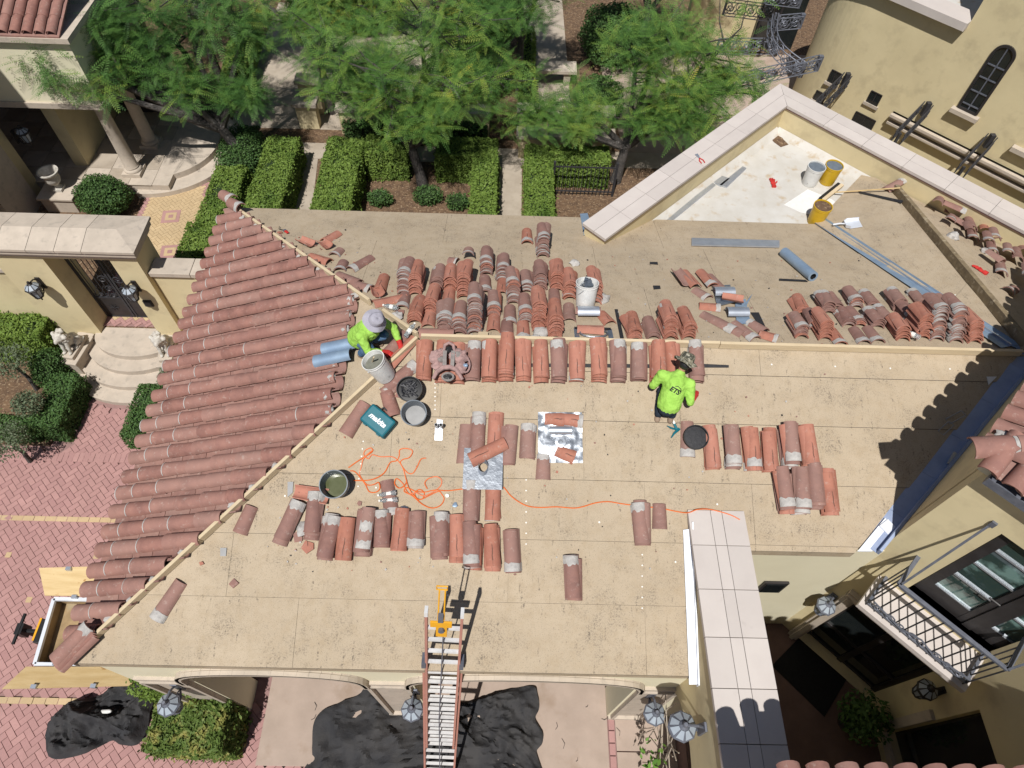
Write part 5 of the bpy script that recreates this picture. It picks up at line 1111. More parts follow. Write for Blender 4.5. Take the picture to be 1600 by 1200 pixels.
bk = [q for q in REAR if q[1] <= 464]; md_ = [q for q in REAR if 464 < q[1] <= 500]; fr_ = [q for q in REAR if q[1] > 500]
row('B', bk, 'back row of big cluster behind ridge', rl=.90); row('B', md_, 'middle row of big cluster behind ridge', rl=.90); row('B', fr_, 'front row of big cluster behind ridge', rl=.90)
row('B', [(992, 534, 487, 'o', dict(ang=6)), (1021, 531, 494, 'b', dict(ang=4)), (1047, 532, 476, 'o', dict(ang=2)), (1076, 532, 480, 'o', dict(ang=3))], 'four behind middle of ridge board', rl=.85)
row('B', [(824, 382, 354, 'om'), (848, 404, 350, 'bm')], 'pair standing alone near rear eave')
RR = [(1254, 494, 459, 'o'), (1294, 493, 453, 'bf'), (1308, 485, 454, 'b'), (1337, 483, 447, 'bm'), (1365, 481, 451, 'bf'), (1252, 530, 488, 'bm'), (1289, 534, 485, 'o'), (1326, 513, 480, 'b'), (1314, 541, 521, 'om'), (1350, 539, 509, 'bm'), (1371, 515, 478, 'bf'), (1373, 538, 511, 'bm'), (1405, 488, 449, 'bf'), (1441, 480, 451, 'bf'), (1410, 534, 490, 'o'), (1442, 532, 476, 'o'), (1463, 534, 465, 'bm'), (1493, 537, 458, 'bm'), (1522, 538, 486, 'o'), (1273, 516, 480, 'b'), (1342, 512, 478, 'bm'), (1389, 508, 474, 'bf'), (1424, 509, 470, 'bm'), (1478, 507, 462, 'b'), (1507, 512, 474, 'bm')]
row('B', [q for q in RR if q[1] < 500], 'back row of right-hand cluster behind ridge', rl=.74); row('B', [q for q in RR if q[1] >= 500], 'front row of right-hand cluster behind ridge', rl=.74)
TG = 'loose single clay tiles'
def loose(pl, u, v, ang, kind, label, ln=1.0, lift=.014, flip=0, rx=0):
    me = {'o': T_o, 'b': T_b, 'om': T_om[1], 'bm': T_bm[1], 'bf': T_bm[0], 'r': T_roof}[kind]; n_ = MB
    M = place(pl, u, v, ang, lift + (.09 if flip else 0)) @ Matrix.Rotation(math.radians(rx), 4, 'X') @ (Matrix.Rotation(math.pi, 4, 'Y') if flip else Matrix.Identity(4)) @ Matrix.Translation((0, -TL * ln / 2, 0)) @ Matrix.Diagonal((1, ln, 1, 1))
    o = link('clay_tile', me, None, M); return tag(o, label, 'tile', TG)
loose('B', 518, 373, -25, 'o', 'single orange tile near the rear hip board, farthest up', .75); loose('B', 508, 388, 40, 'o', 'overturned orange tile fragment beside the rear hip', .5, flip=1); loose('B', 478, 385, 55, 'om', 'open orange tile lying on its back by the rear hip board', .6, flip=1)
loose('B', 527, 397, -15, 'bm', 'brown tile bit standing below the rear hip fragments', .45); loose('B', 500, 407, 60, 'o', 'orange tile lying along the rear hip board', .8); loose('B', 564, 414, -30, 'bm', 'brown mortar-tipped tile lying alone between hip and cluster'); loose('B', 534, 418, 0, 'bm', 'short brown tile beside the hip board', .6)
loose('B', 545, 438, 55, 'b', 'brown tile lying along the hip, lower one', .9); loose('B', 568, 450, 60, 'bm', 'brown tile end close to the lower hip board', .6); loose('B', 610, 472, -62, 'o', 'long orange tile lying across the hip behind the crouching man'); loose('B', 590, 462, 20, 'o', 'broken orange tile leaning on the first cluster stack', .5, flip=1)
loose('B', 682, 525, 88, 'r', 'red tile lying sideways along the ridge end', .95); loose('B', 708, 392 + 18, 70, 'bm', 'pale mortar-covered tile end behind the cluster', .3); loose('B', 732, 406, 0, 'bm', 'small mortar-capped tile standing behind the cluster', .4, lift=.12)
loose('F', 610, 632, 20, 'r', 'red tile propped under the hip board by the teal case', .7); loose('F', 556, 655, -28, 'r', 'red tile lying left of the teal case', .95); loose('F', 628, 588, -46, 'bf', 'brown tile along the front hip board above the black bucket'); loose('F', 616, 603, -46, 'b', 'lower brown tile beside the front hip board', .7, lift=.0)
loose('F', 489, 773, 82, 'om', 'orange tile lying on its back left of the dark bucket', .85, flip=1); loose('F', 265, 938, -28, 'bm', 'mortar-topped brown tile lying near the front hip foot'); loose('F', 385, 812, -18, 'b', 'brown tile leaning against the front hip board', .7)
loose('F', 763, 708, -62, 'o', 'orange tile laid slantwise across the square flashing', lift=.12); loose('F', 866, 656, 88, 'o', 'orange tile piece on the top left of the foil sheet', .5, lift=.02); loose('F', 892, 657, 84, 'om', 'mortared orange tile piece on the top right of the foil sheet', .6, lift=.02); loose('F', 883, 710, 70, 'o', 'orange tile piece on the lower edge of the foil sheet', .5, lift=.02)
loose('L', 618, 545, -40, 'b', 'brown tile under the crouching man\'s gloves', 1.0, .05); loose('L', 630, 552, -40, 'o', 'orange tile laid along the inside of the front hip board', 1.0, .03)
loose('B', 1063, 440, 12, 'b', 'upturned tile tray left of the scrap heap behind the ridge', .9, flip=1); loose('B', 1077, 442, 12, 'o', 'left orange tile at the top of the scrap heap', .95, lift=.05); loose('B', 1103, 441, 12, 'om', 'right orange tile at the top of the scrap heap', .95, lift=.05); loose('B', 1118, 445, 12, 'b', 'brown tile right of the two orange ones on the scrap heap', .95)
loose('B', 1096, 462, 30, 'bm', 'short brown tile under the orange pair on the scrap heap', .6); loose('B', 1108, 482, 80, 'om', 'orange tile lying across the scrap heap', .6); loose('B', 1142, 478, 75, 'o', 'upturned orange tile in the middle of the scrap heap', .6, flip=1, lift=.05); loose('B', 1122, 506, 40, 'bm', 'long brown tile at the lower left of the scrap heap', 1.1); loose('B', 1138, 512, 38, 'b', 'second brown tile at the lower left of the scrap heap', 1.0, lift=.0)
loose('B', 1163, 520, 25, 'bm', 'brown mortar-ended tile at the foot of the scrap heap', .9); loose('B', 1182, 513, 30, 'bf', 'brown tile under a metal strap on the scrap heap', .6); loose('B', 1200, 528, 60, 'om', 'broken orange tile at the right foot of the scrap heap', .5)
loose('B', 918, 492, 85, 'b', 'brown tile lying sideways behind the rolled metal', .7, lift=.05); loose('B', 922, 519, 86, 'o', 'pale orange tile set into the flashing frame', .72, lift=.03); loose('B', 946, 500, 20, 'o', 'broken orange tile right of the rolled metal', .6)
# tiles heaped on the far slope beyond the old hip board
for i, (u, v, a, k, l, d) in enumerate(((1442, 306, 10, 'o', .6, 'orange one at the top'), (1465, 322, 80, 'b', .9, 'grey-brown one lying across'), (1478, 340, 60, 'bm', .8, 'slanting one below the grey'), (1497, 352, 35, 'b', .9, 'steep one in the middle'), (1478, 352, -40, 'bm', .5, 'overturned end'), (1500, 372, -20, 'b', .6, 'short one by the board'), (1516, 372, -28, 'bm', .8, 'mortar-lipped one'), (1530, 366, -28, 'o', .6, 'orange-lipped one'), (1540, 382, -30, 'bm', .9, 'second mortar-lipped one'), (1556, 374, -30, 'b', .8, 'back one of the pair'), (1566, 400, -32, 'bm', .8, 'third mortar-lipped one'), (1577, 384, -30, 'b', .9, 'far one of the lower group'), (1560, 424, -32, 'bm', 1.0, 'near one with white end'), (1580, 408, -32, 'b', 1.0, 'long one above the near end'), (1590, 440, -32, 'bm', 1.0, 'rightmost near one'), (1576, 458, -60, 'bm', .5, 'lowest fragment'), (1545, 412, 20, 'b', .6, 'flat one by the red glove'), (1455, 330, -40, 'b', .7, 'short one at the board, upper'), (1488, 338, 75, 'bm', .9, 'second one lying across'), (1508, 360, -25, 'b', .9, 'second row back one'), (1524, 356, -28, 'b', .9, 'second row far one'), (1546, 392, -30, 'bm', .9, 'doubled one in the middle'), (1590, 396, -32, 'b', 1.0, 'far one at the shade edge'), (1530, 388, -28, 'bm', .8, 'nested one in the middle'))):
    loose('3', u, v, a, k, 'tile of the heap beyond the old hip board: ' + d, l, lift=.05 + .07 * (i % 3))
# blue-grey metal covered cover tiles beside the crouching man
T_blue = tile_mesh('metal_cover', M_bflash, .088, .082, .5, .004)
for (u, v, q) in ((541, 549, 'upper'), (529, 568, 'lower')):
    o = link('metal_cover', T_blue, None, Matrix.Translation(LF(u, v) + NL * .12) @ frame(NL, (1, .02, 0)) @ Matrix.Translation((0, -.25, 0))); tag(o, q + ' blue-grey metal cover lying on the tiles by the crouching man', 'flashing', 'blue metal covers on the tiled slope')
# stack of old hip tiles at the roof corner
HD = V((1, 1, SL)).normalized(); t = thing('tile_stack', 'stack of dark hip tiles at the lower left roof corner', 'tiles', Matrix.Translation(V((XL - .08, YF - .02, ZE + .06))) @ frame(V((-SL, -SL, 2)), HD))
for k in range(4): link('clay_tile', tile_mesh('clay_tile', M_clayr, .092, .084, .46, mort=[(.38, .458, .8)] if k == 3 else None), t, Matrix.Translation((.03 - .016 * k, .012 * k, .022 * k)) @ Matrix.Rotation(.02 * k, 4, 'Z'))
for u, v, q in ((372, 322, 'upper'), (385, 335, 'lower')):
    o = link('clay_tile', tile_mesh('clay_tile', M_clayr, .1, .09, .36, mort=[(.0, .1, .9)]), None, place('L', u, v, 50, .12)); tag(o, q + ' old hip tile left at the top corner of the tiled slope', 'tile', 'old hip tiles at the top corner')
# broken shards and mortar lumps
def shard(pl, u, v, s, m, label, seed, cat='tile shard', group='tile shards and mortar lumps'):
    rg = random.Random(seed); k = rg.randint(4, 6); pts = [V((s * rg.uniform(.6, 1) * math.cos(6.283 * i / k), s * rg.uniform(.5, 1) * math.sin(6.283 * i / k), 0)) for i in range(k)]
    q = MB(); q.prism(pts, (0, 0, .014)); o = q.build('tile_shard', m, None, place(pl, u, v, rg.uniform(0, 360), .016) @ Matrix.Rotation(.12, 4, 'X')); return tag(o, label, cat, group)
for i, (pl, u, v, s, m, lb) in enumerate((('F', 482, 855, .09, M_clay, 'orange shard below the left end of the tile row'), ('F', 467, 838, .09, M_clayb, 'long brown splinter between the leftmost row stacks'), ('F', 475, 826, .08, M_mortar, 'mortar crust between the leftmost row stacks'), ('F', 366, 912, .07, M_clayb, 'lone brown shard on the bare lower slope'), ('F', 562, 787, .04, M_clayb, 'small dark chip above the tile row'), ('F', 857, 703, .08, M_clayb, 'square mortared shard on the foil sheet'), ('F', 623, 618, .07, M_clayr, 'angular shard by the front hip board'), ('F', 606, 610, .05, M_mortar, 'mortar lump by the front hip board'), ('F', 708 - 9, 775, .03, M_white, 'tiny white chip left of the square flashing'), ('F', 316, 880, .035, M_clay, 'tiny orange chip near the front hip'), ('B', 625, 490, .08, M_clayr, 'red shard beside the crouching man\'s hat'), ('B', 490, 385, .06, M_clayb, 'brown shard between the rear hip fragments'), ('B', 438, 365, .05, M_clay, 'orange chip at the top of the rear hip'), ('B', 898, 414, .07, M_mortar, 'mortar lump behind the big cluster'), ('B', 940, 470, .1, M_mortar, 'pale crumpled mortar mass right of the white bucket'), ('B', 845, 525, .09, M_mortar, 'crumbled mortar heap between the front stacks'), ('B', 837, 532, .06, M_mortar, 'small mortar lump in front of the cluster'), ('B', 620, 470 + 28, .08, M_mortar, 'mortar block at the left end of the cluster'), ('B', 1203, 528, .05, M_clay, 'orange sliver at the far end of the scrap heap'), ('B', 1284, 541, .03, M_clay, 'tiny chip on the ridge in front of the right cluster'), ('3', 1488, 372, .09, M_mortar, 'mortar slab in the heap beyond the old hip board'), ('3', 1538, 395, .07, M_mortar, 'second mortar slab in that far heap'))):
    if m is M_mortar: p = place(pl, u, v, 0, .03); o = blob('mortar_lump', p.translation, s, m, None, .6, i); tag(o, lb, 'mortar', 'tile shards and mortar lumps')
    else: shard(pl, u, v, s, m, lb, i + 40)
# ================================================================== BUCKETS
def bucket(M, r, h, m, fill, label, level=.75, rim=True, wrap=None, handle=True, group='site buckets'):
    t = thing('bucket', label, 'bucket', M, group); rb_ = r * .86
    b = MB(); b.lathe([(rb_ * .98, 0), (rb_, .01), (r * .985, h - .045), (r * 1.03, h - .04), (r * 1.03, h - .03), (r, h - .028), (r * 1.04, h - .018), (r * 1.04, h), (r * .97, h), (rb_ * .95, .02)], 28, 0, None, True, True); b.build('bucket_body', m, t, smooth=True)
    b = MB(); rr = rb_ + (r - rb_) * level; z = .02 + (h - .04) * level; b.lathe([(.001, z + .004), (rr * .5, z + .006), (rr * .955, z)], 24, 0, None, False, False); b.build('contents', fill, t, smooth=True)
    if handle: b = MB(); b.tube([(r * 1.05 * math.cos(a), r * 1.05 * math.sin(a) * .9 - .02, h - .05 - .16 * math.sin(a)) for a in [math.pi * k / 10 for k in range(11)]], .004, 4, 0, True, Matrix.Rotation(math.radians(200), 4, 'Z')); b.build('handle', M_metal, t)
    if wrap: b = MB(); b.lathe([(rb_ + (r - rb_) * .3 + .002, h * .3), (rb_ + (r - rb_) * .62 + .002, h * .62)], 28, 0, None, False, False); b.build('label_band', wrap, t)
    return t
def stand(pl, u, v): return place(pl, u, v, random.uniform(0, 360), .014)
mb = bucket(stand('L', 604, 588), .138, .34, M_bucketw, M_wetmortar, 'white bucket of wet mortar beside the crouching man', .84)
b = MB(); b.bar((.02, -.05, .27), (-.03, .06, .42), .02, .012); b.build('stir_stick', M_board, mb)
bb_ = bucket(stand('F', 643, 614), .145, .20, M_rubber, M_rubber, 'black bucket full of dark tangled cable by the front hip', .8)
b = MB(); rg = random.Random(8)
for k in range(14): b.tube([(rg.uniform(-.1, .1), rg.uniform(-.1, .1), .14 + rg.uniform(0, .07)) for q in range(4)], .008, 4)
tag(b.build('tangled_cable', M_iron, bb_), kind='stuff')
bucket(stand('F', 650, 651), .145, .22, M_bucketg, M_pvc, 'dark bucket with pale grey bottom below the black bucket', .12)
bucket(stand('F', 529, 760), .155, .24, M_bucketg, M_water, 'dark grey bucket of murky water left of the orange cord', .25)
sb = bucket(stand('B', 914, 478), .145, .34, M_bucketw, M_bucketg, 'white bucket of metal scraps among the tile stacks', .7)
b = MB(); rg = random.Random(4)
for k in range(16): b.box((0, 0, 0), (rg.uniform(.06, .14), rg.uniform(.03, .08), .003), Matrix.Translation((rg.uniform(-.07, .07), rg.uniform(-.07, .07), .27 + rg.uniform(0, .07))) @ Matrix.Rotation(rg.uniform(-.9, .9), 4, 'X') @ Matrix.Rotation(rg.uniform(0, 3), 4, 'Z'))
tag(b.build('metal_scraps', M_alu, sb), kind='stuff')
for (u, v, m, f, q) in ((1264, 286, M_bucketw, M_bucketg, 'white lidded bucket on the flat roof, left of the pair'), (1291, 284, M_buckety, M_bucketg, 'yellow bucket on the flat roof, right of the pair'), (1273, 347, M_buckety, M_soil, 'yellow bucket with brown lid at the valley foot')):
    bucket(Matrix.Translation(G(u, v, FZ + .003)) @ Matrix.Rotation(2.2, 4, 'Z'), .148, .36, m, f, q, .99, wrap=None, handle=False)
tb = bucket(place('F', 1083, 686, 0, .012), .14, .13, M_rubber, M_tape, 'tar-crusted black pan resting against a brown tile', .9, handle=False)
# ================================================================== CASE, CORD, FLASHINGS AND TOOLS
def text_mesh(s, size, m, ext=.002, shear=0., bold=0.):
    c = bpy.data.curves.new('lettering', 'FONT'); c.body = s; c.size = size; c.extrude = ext; c.shear = shear; c.offset = bold; c.align_x = 'CENTER'; c.align_y = 'CENTER'
    o = bpy.data.objects.new('lettering', c); COL.objects.link(o); dg = bpy.context.evaluated_depsgraph_get(); me = bpy.data.meshes.new_from_object(o.evaluated_get(dg)); bpy.data.objects.remove(o); me.materials.clear(); me.materials.append(m); me.name = 'lettering'; return me
cs = thing('tool_case', 'teal plastic power tool case on the front slope by the hip board', 'tool case', place('F', 593, 660, -37, .014))
b = MB(); b.box((0, 0, .03), (.37, .25, .06)); b.build('case_base', M_teal, cs, bevel=.02); b = MB(); b.box((0, 0, .092), (.37, .25, .06), taper=.95); b.build('case_lid', M_teal, cs, bevel=.02)
for x in (-.1, .1): b = MB(); b.box((x, -.128, .06), (.05, .014, .04)); b.build('latch', M_teal, cs, bevel=.004)
b = MB(); b.tube([(-.07, .125, .06), (-.06, .16, .06), (.06, .16, .06), (.07, .125, .06)], .011, 6); b.build('case_handle', M_rubber, cs)
link('lettering', text_mesh('makita', .088, M_logo, .002, .28, .003), cs, Matrix.Translation((0, .0, .1235)))
def cord(pts): return [F(u, v) + NF * (.016 + .006 * math.sin(i)) if u < 1074 else G(u, v, CAPZ + .012) for i, (u, v) in enumerate(pts)]
def smooth(pts, k=4):
    out = []; n = len(pts)
    for i in range(n - 1):
        p0, p1, p2, p3 = pts[max(i - 1, 0)], pts[i], pts[i + 1], pts[min(i + 2, n - 1)]
        for j in range(k):
            t = j / k; out.append(.5 * ((2 * p1) + (p2 - p0) * t + (2 * p0 - 5 * p1 + 4 * p2 - p3) * t * t + (3 * p1 - p0 - 3 * p2 + p3) * t ** 3))
    return out + [pts[-1]]
C1 = [(545, 731), (558, 722), (572, 713), (582, 706), (580, 700), (571, 704), (569, 711), (576, 717), (582, 711), (595, 714), (613, 714), (622, 720), (630, 732), (635, 750), (640, 765), (650, 778), (660, 780), (663, 770), (655, 765), (648, 772), (655, 781), (670, 775), (685, 768), (690, 772), (694, 780), (688, 790), (675, 794), (660, 788), (645, 775), (632, 768), (636, 762), (650, 768), (665, 769), (680, 766), (700, 767), (725, 764), (755, 762), (783, 761), (790, 765), (797, 774), (810, 784), (825, 791), (845, 793), (870, 792), (895, 794), (910, 792), (930, 786), (950, 784), (970, 787), (1000, 791), (1030, 794), (1060, 800), (1076, 801), (1090, 796), (1110, 796), (1140, 804), (1156, 812)]
C2 = [(552, 751), (580, 750), (600, 740), (610, 723), (620, 720), (624, 712), (625, 703), (635, 701), (645, 705), (640, 715), (630, 718), (626, 724), (636, 738), (645, 740), (652, 730), (658, 718), (666, 716)]
C3 = [(584, 703), (576, 709), (568, 718), (565, 730), (562, 740), (567, 750), (575, 758), (585, 757), (592, 754), (594, 763), (588, 769), (577, 768), (570, 755), (556, 738), (548, 736)]
C4 = [(668, 764), (664, 755), (670, 748), (682, 745), (690, 750), (688, 760), (675, 770), (662, 775), (650, 770), (640, 772), (634, 765), (630, 756), (620, 748), (617, 756), (624, 763), (633, 758), (636, 750)]
cd_ = MB()
for C_ in (C1, C2, C3, C4): cd_.tube(smooth(cord(C_)), .0065, 5)
tag(cd_.build('orange_cable', M_orange, smooth=True), 'thin orange extension cord looping over the front slope to the parapet', 'cord')
def sheet(name, pl, pts, m, label, cat='flashing', th=.004, lift=.016, group=None, hole=None):
    fn, mm = PLN[pl]; n = mm.to_3x3() @ V((0, 0, 1)); q = MB(); q.prism([fn(u, v) + n * lift for u, v in pts], n * th); o = q.build(name, m); return tag(o, label, cat, group)
# square flashing with an oval collar
sq = thing('vent_flashing', 'square metal flashing with a round collar hole', 'flashing', place('F', 755, 734, 0, .10) @ Matrix.Rotation(-.10, 4, 'X'))
b = MB(); N_ = 24; o_ = [V((.225 * max(-1, min(1, 1.45 * math.cos(2 * math.pi * k / N_))), .24 * max(-1, min(1, 1.45 * math.sin(2 * math.pi * k / N_))), 0)) for k in range(N_)]; i_ = [V((.055 * math.cos(2 * math.pi * k / N_), -.01 + .075 * math.sin(2 * math.pi * k / N_), 0)) for k in range(N_)]
b.add(o_ + i_, [(k, (k + 1) % N_, N_ + (k + 1) % N_, N_ + k) for k in range(N_)]); b.build('flange', M_alu, sq)
b = MB(); b.add(i_ + [p + V((0, .035, .06)) for p in i_], [(k, (k + 1) % N_, N_ + (k + 1) % N_, N_ + k) for k in range(N_)]); b.build('collar', M_metal, sq)
# crinkled aluminium foil sheet with a rolled tube on it
fo = thing('foil_sheet', 'crinkled silver foil flashing sheet with tile pieces on it', 'flashing', place('F', 875, 684, 1, .018)); b = MB(); NX, NY = 22, 24
vs = [V(((i / NX - .5) * .52, (j / NY - .5) * .60, .014 * noise.noise(V((i * .22, j * .2, 1))) + .009 * noise.noise(V((i * .55, j * .5, 4))) + .016)) for j in range(NY + 1) for i in range(NX + 1)]
b.add(vs, [(j * (NX + 1) + i, j * (NX + 1) + i + 1, (j + 1) * (NX + 1) + i + 1, (j + 1) * (NX + 1) + i) for j in range(NY) for i in range(NX)]); b.build('foil', M_alu, fo, smooth=True)
b = MB(); b.lathe([(.052, -.13), (.052, .13)], 18, 0, Matrix.Translation((0, .07, .075)) @ Matrix.Rotation(math.pi / 2, 4, 'Y'), False, False); b.build('rolled_collar', M_metal, fo, smooth=True); b = MB(); b.lathe([(.07, 0), (.066, .01), (.03, .012)], 16, 0, Matrix.Translation((-.0, -.06, .03)), False, False); b.build('curl', M_alu, fo)
vp = thing('vent_pipes', 'pair of grey pipes standing out of a small metal flashing', 'pipe', place('F', 686, 672, 0, .014))
for x in (-.02, .035): b = MB(); b.lathe([(.022, 0), (.022, .16), (.015, .16), (.015, .02)], 12, 0, Matrix.Translation((x, .03, 0))); b.build('pipe', M_pvc, vp, smooth=True)
b = MB(); b.box((0, -.045, .004), (.09, .16, .006)); b.build('flange', M_metal, vp)
sheet('drip_edge', 'B', [(1080, 375), (1217, 379), (1217, 389), (1080, 386)], M_metal, 'long grey metal strip lying near the flat roof', lift=.02, th=.02)
m = MB(); Lv, Rv, Mv = [(1266, 347), (1562, 546)], [(1284, 340), (1592, 541)], [(1275, 344), (1578, 543)]
up_ = V((0, 0, .035)); m.add([B(*Lv[0]) + up_, B(*Lv[1]) + up_, B(*Mv[1]) + up_, B(*Mv[0]) + up_, P2(*Rv[0]) + up_, P2(*Rv[1]) + up_], [(0, 1, 2, 3), (3, 2, 5, 4)]); tag(m.build('valley_flashing', M_bflash), 'long blue-grey valley flashing running down to the flat roof', 'flashing')
m = MB(); m.bar(B(1275, 344) + V((0, 0, .05)), B(1576, 543) + V((0, 0, .05)), .012, .03); tag(m.build('valley_rib', M_metal), 'raised metal rib along the middle of the valley flashing', 'flashing')
sheet('valley_strip', 'B', [(1534, 527), (1540, 524), (1600, 545), (1592, 549)], M_bflash, 'short blue strip in the shade at the valley top', lift=.03)
for i, (pts, q) in enumerate(((((960, 485), (965, 485), (975, 532), (969, 532)), 'narrow black membrane strip beside the cluster'), (((1172, 490), (1185, 490), (1200, 522), (1194, 523)), 'black membrane strip beside the scrap heap'), (((1020, 448), (1031, 448), (1032, 453), (1021, 454)), 'small black square patch on the rear slope'), (((1015, 411), (1027, 411), (1028, 415), (1015, 414)), 'small dark patch near the flat roof'), (((1217, 437), (1258, 439), (1262, 442), (1217, 440)), 'black edge strip by the metal roll'))): sheet('membrane_strip', 'B', pts, M_tape, q, 'membrane', group='black membrane scraps')
sheet('membrane_strip', 'F', [(655, 567), (1060, 570), (1060, 576), (655, 572)], M_tape, 'long black membrane strip under the ridge row of tiles', 'membrane', lift=.014, group='black membrane scraps'); sheet('membrane_strip', 'F', [(1096, 569), (1138, 571), (1138, 575), (1096, 575)], M_tape, 'black membrane strip end right of the ridge row', 'membrane', lift=.014, group='black membrane scraps')
for (pts, q) in ((((450, 753), (459, 753), (458, 770), (450, 777)), 'grey patch square beside the front hip'), (((345, 856), (355, 856), (354, 869), (345, 869)), 'grey patch square on the lower left slope'), (((683, 655), (692, 657), (691, 684), (681, 682)), 'bright metal strip behind the pipes')): sheet('metal_patch', 'F', pts, M_pvc if 'grey' in q else M_metal, q, 'patch', lift=.014, group='small patches on the front slope')
sheet('metal_sheet', 'B', [(1112, 450), (1140, 448), (1148, 475), (1120, 482)], M_alu, 'bright sheet under the tiles of the scrap heap', lift=.03); sheet('metal_sheet', 'B', [(1148, 478), (1164, 470), (1172, 508), (1150, 510)], M_bflash, 'blue-grey sheet at the right of the scrap heap', lift=.03); sheet('metal_sliver', 'B', [(1160, 482), (1166, 480), (1175, 462)], M_bflash, 'pointed metal sliver beside the scrap heap', lift=.03)
for (u, v, q, a) in ((1129, 463, 'upper rolled metal cover on the scrap heap', 4), (1150, 495, 'lower rolled metal cover on the scrap heap', 2), (918, 494, 'rolled metal cover above the flashing frame', 2)):
    o = link('metal_cover', tile_mesh('metal_cover', M_metal, .085, .085, .28, .004), None, place('B', u, v, 90 + a, .06) @ Matrix.Translation((0, -.14, 0))); tag(o, q, 'flashing', 'rolled metal covers behind the ridge')
ff = thing('flashing_frame', 'black-edged flashing frame around a pale tile in front of the cluster', 'flashing', place('B', 927, 522, 0, .016)); b = MB()
for (a_, c_) in (((-.23, .1), (.23, .1)), ((.21, .1), (.21, -.16)), ((-.21, .1), (-.21, -.16)), ((-.23, -.16), (.23, -.16))): b.bar((a_[0], a_[1], 0), (c_[0], c_[1], 0), .06, .006, mi=0 if a_[1] > 0 and c_[1] > 0 else 1)
b.build('frame_flange', [M_tape, M_alu], ff); b = MB(); b.tube([(.17 * math.cos(2 * math.pi * k / 20), -.03 + .085 * math.sin(2 * math.pi * k / 20), .02) for k in range(21)], .012, 5, 0, False); b.build('frame_lip', M_alu, ff)
rl = thing('membrane_roll', 'blue-grey roll of flashing membrane on the rear slope', 'roll', place('B', 1268, 440, 13, .08)); b = MB(); b.lathe([(.045, 0), (.075, 0), (.075, .78), (.045, .78)], 20, 0, Matrix.Rotation(-math.pi / 2, 4, 'X'), False, False); b.build('roll', M_bflash, rl, smooth=True); b = MB(); b.lathe([(.046, .01), (.046, .77)], 16, 0, Matrix.Rotation(-math.pi / 2, 4, 'X'), False, False); b.build('roll_core', M_rubber, rl)
# dustpan
dp = thing('dustpan', 'white metal dustpan on the sloped wing by the valley', 'dustpan', place('2', 1332, 352, 88, .018)); b = MB(); pr = [(-.11, -.12), (.11, -.12), (.12, .06), (.07, .12), (-.07, .12), (-.12, .06)]
b.prism([V((x, y, 0)) for x, y in pr], (0, 0, .006)); b.build('pan', M_flash, dp); b = MB()
for i in (1, 2, 3, 4): b.bar((pr[i][0], pr[i][1], .025), (pr[i + 1 if i < 5 else 0][0], pr[(i + 1) % 6][1], .025), .006, .05)
b.build('pan_rim', M_flash, dp); b = MB(); b.tube([(0, .12, .03), (0, .2, .045), (0, .3, .04)], [.012, .014, .016], 8); b.build('pan_handle', M_flash, dp)
# push broom
A_, B_ = G(1318, 301, FZ + .05), P2(1402, 301) + V((0, 0, .1)); pb = thing('push_broom', 'push broom with dark bristles lying from the flat roof onto the wing', 'broom', tuple(A_)); bh0, bh1 = G(1286, 313, FZ + .06) - A_, G(1316, 289, FZ + .06) - A_
b = MB(); b.bar(bh0, bh1, .06, .04); b.build('broom_head', M_board, pb); b = MB(); b.bar(bh0 + V((-.045, .03, -.01)), bh1 + V((-.045, .03, -.01)), .06, .05); b.build('bristles', M_rubber, pb); b = MB(); b.tube([bh0.lerp(bh1, .5), B_ - A_], .012, 8); b.build('broom_handle', M_ply, pb)
o = sheet('membrane_strip', '2', [(1341, 300), (1411, 315), (1409, 319), (1342, 303)], M_tape, 'dark strip lying below the broom handle', 'membrane', group='black membrane scraps'); loose('2', 1397, 291, -55, 'bf', 'red-brown tile at the top of the old hip board', 1.0)
m = MB(); m.tube([P2(1372, 271) + V((0, 0, .05)), P2(1395, 275) + V((0, 0, .06)), P3(1440, 300) + V((0, 0, .06)), P3(1600, 385) + V((0, 0, .06))], .03, 8); tag(m.build('conduit', M_irong, smooth=True), 'dark grey pipe along the foot of the right parapet', 'pipe')
fl_ = thing('base_flashing', 'grey metal base flashings at the foot of the left parapet', 'flashing', tuple(G(1110, 300, FZ))); org_ = G(1110, 300, FZ)
for pts in (((1041, 345), (1050, 346), (1118, 290), (1112, 286)), ((1124, 290), (1135, 294), (1166, 264), (1160, 261)), ((1112, 284), (1126, 292), (1140, 280), (1128, 276))): b = MB(); b.prism([G(u, v, FZ + .006) - org_ for u, v in pts], (0, 0, .02)); b.build('flashing_piece', M_metal, fl_)
sheet('step_flashing', 'B', [(906, 336), (918, 335), (925, 362), (912, 370)], M_bflash, 'blue-grey flashing at the outer end of the left parapet', lift=.02, group='parapet end flashings'); sheet('step_flashing', 'B', [(945, 374), (955, 377), (1015, 344), (1005, 338)], M_bflash, 'blue-grey flashing along the inner end of the left parapet', lift=.02, group='parapet end flashings')
sn = thing('tin_snips', 'open red-handled tin snips lying on the left parapet coping', 'snips', Matrix.Translation(G(1093, 247, 4.112)) @ Matrix.Rotation(.35, 4, 'Z'))
b = MB(); b.bar((0, 0, 0), (-.02, .11, 0), .022, .008); b.bar((0, 0, .004), (.012, .11, .004), .02, .008); b.build('blades', M_metal, sn); b = MB(); b.tube([(0, 0, 0), (.035, -.06, 0), (.03, -.13, 0)], .009, 6); b.build('handle', M_redp, sn); b = MB(); b.tube([(0, 0, 0), (-.035, -.06, 0), (-.03, -.13, 0)], .009, 6); b.build('handle', M_redp, sn)
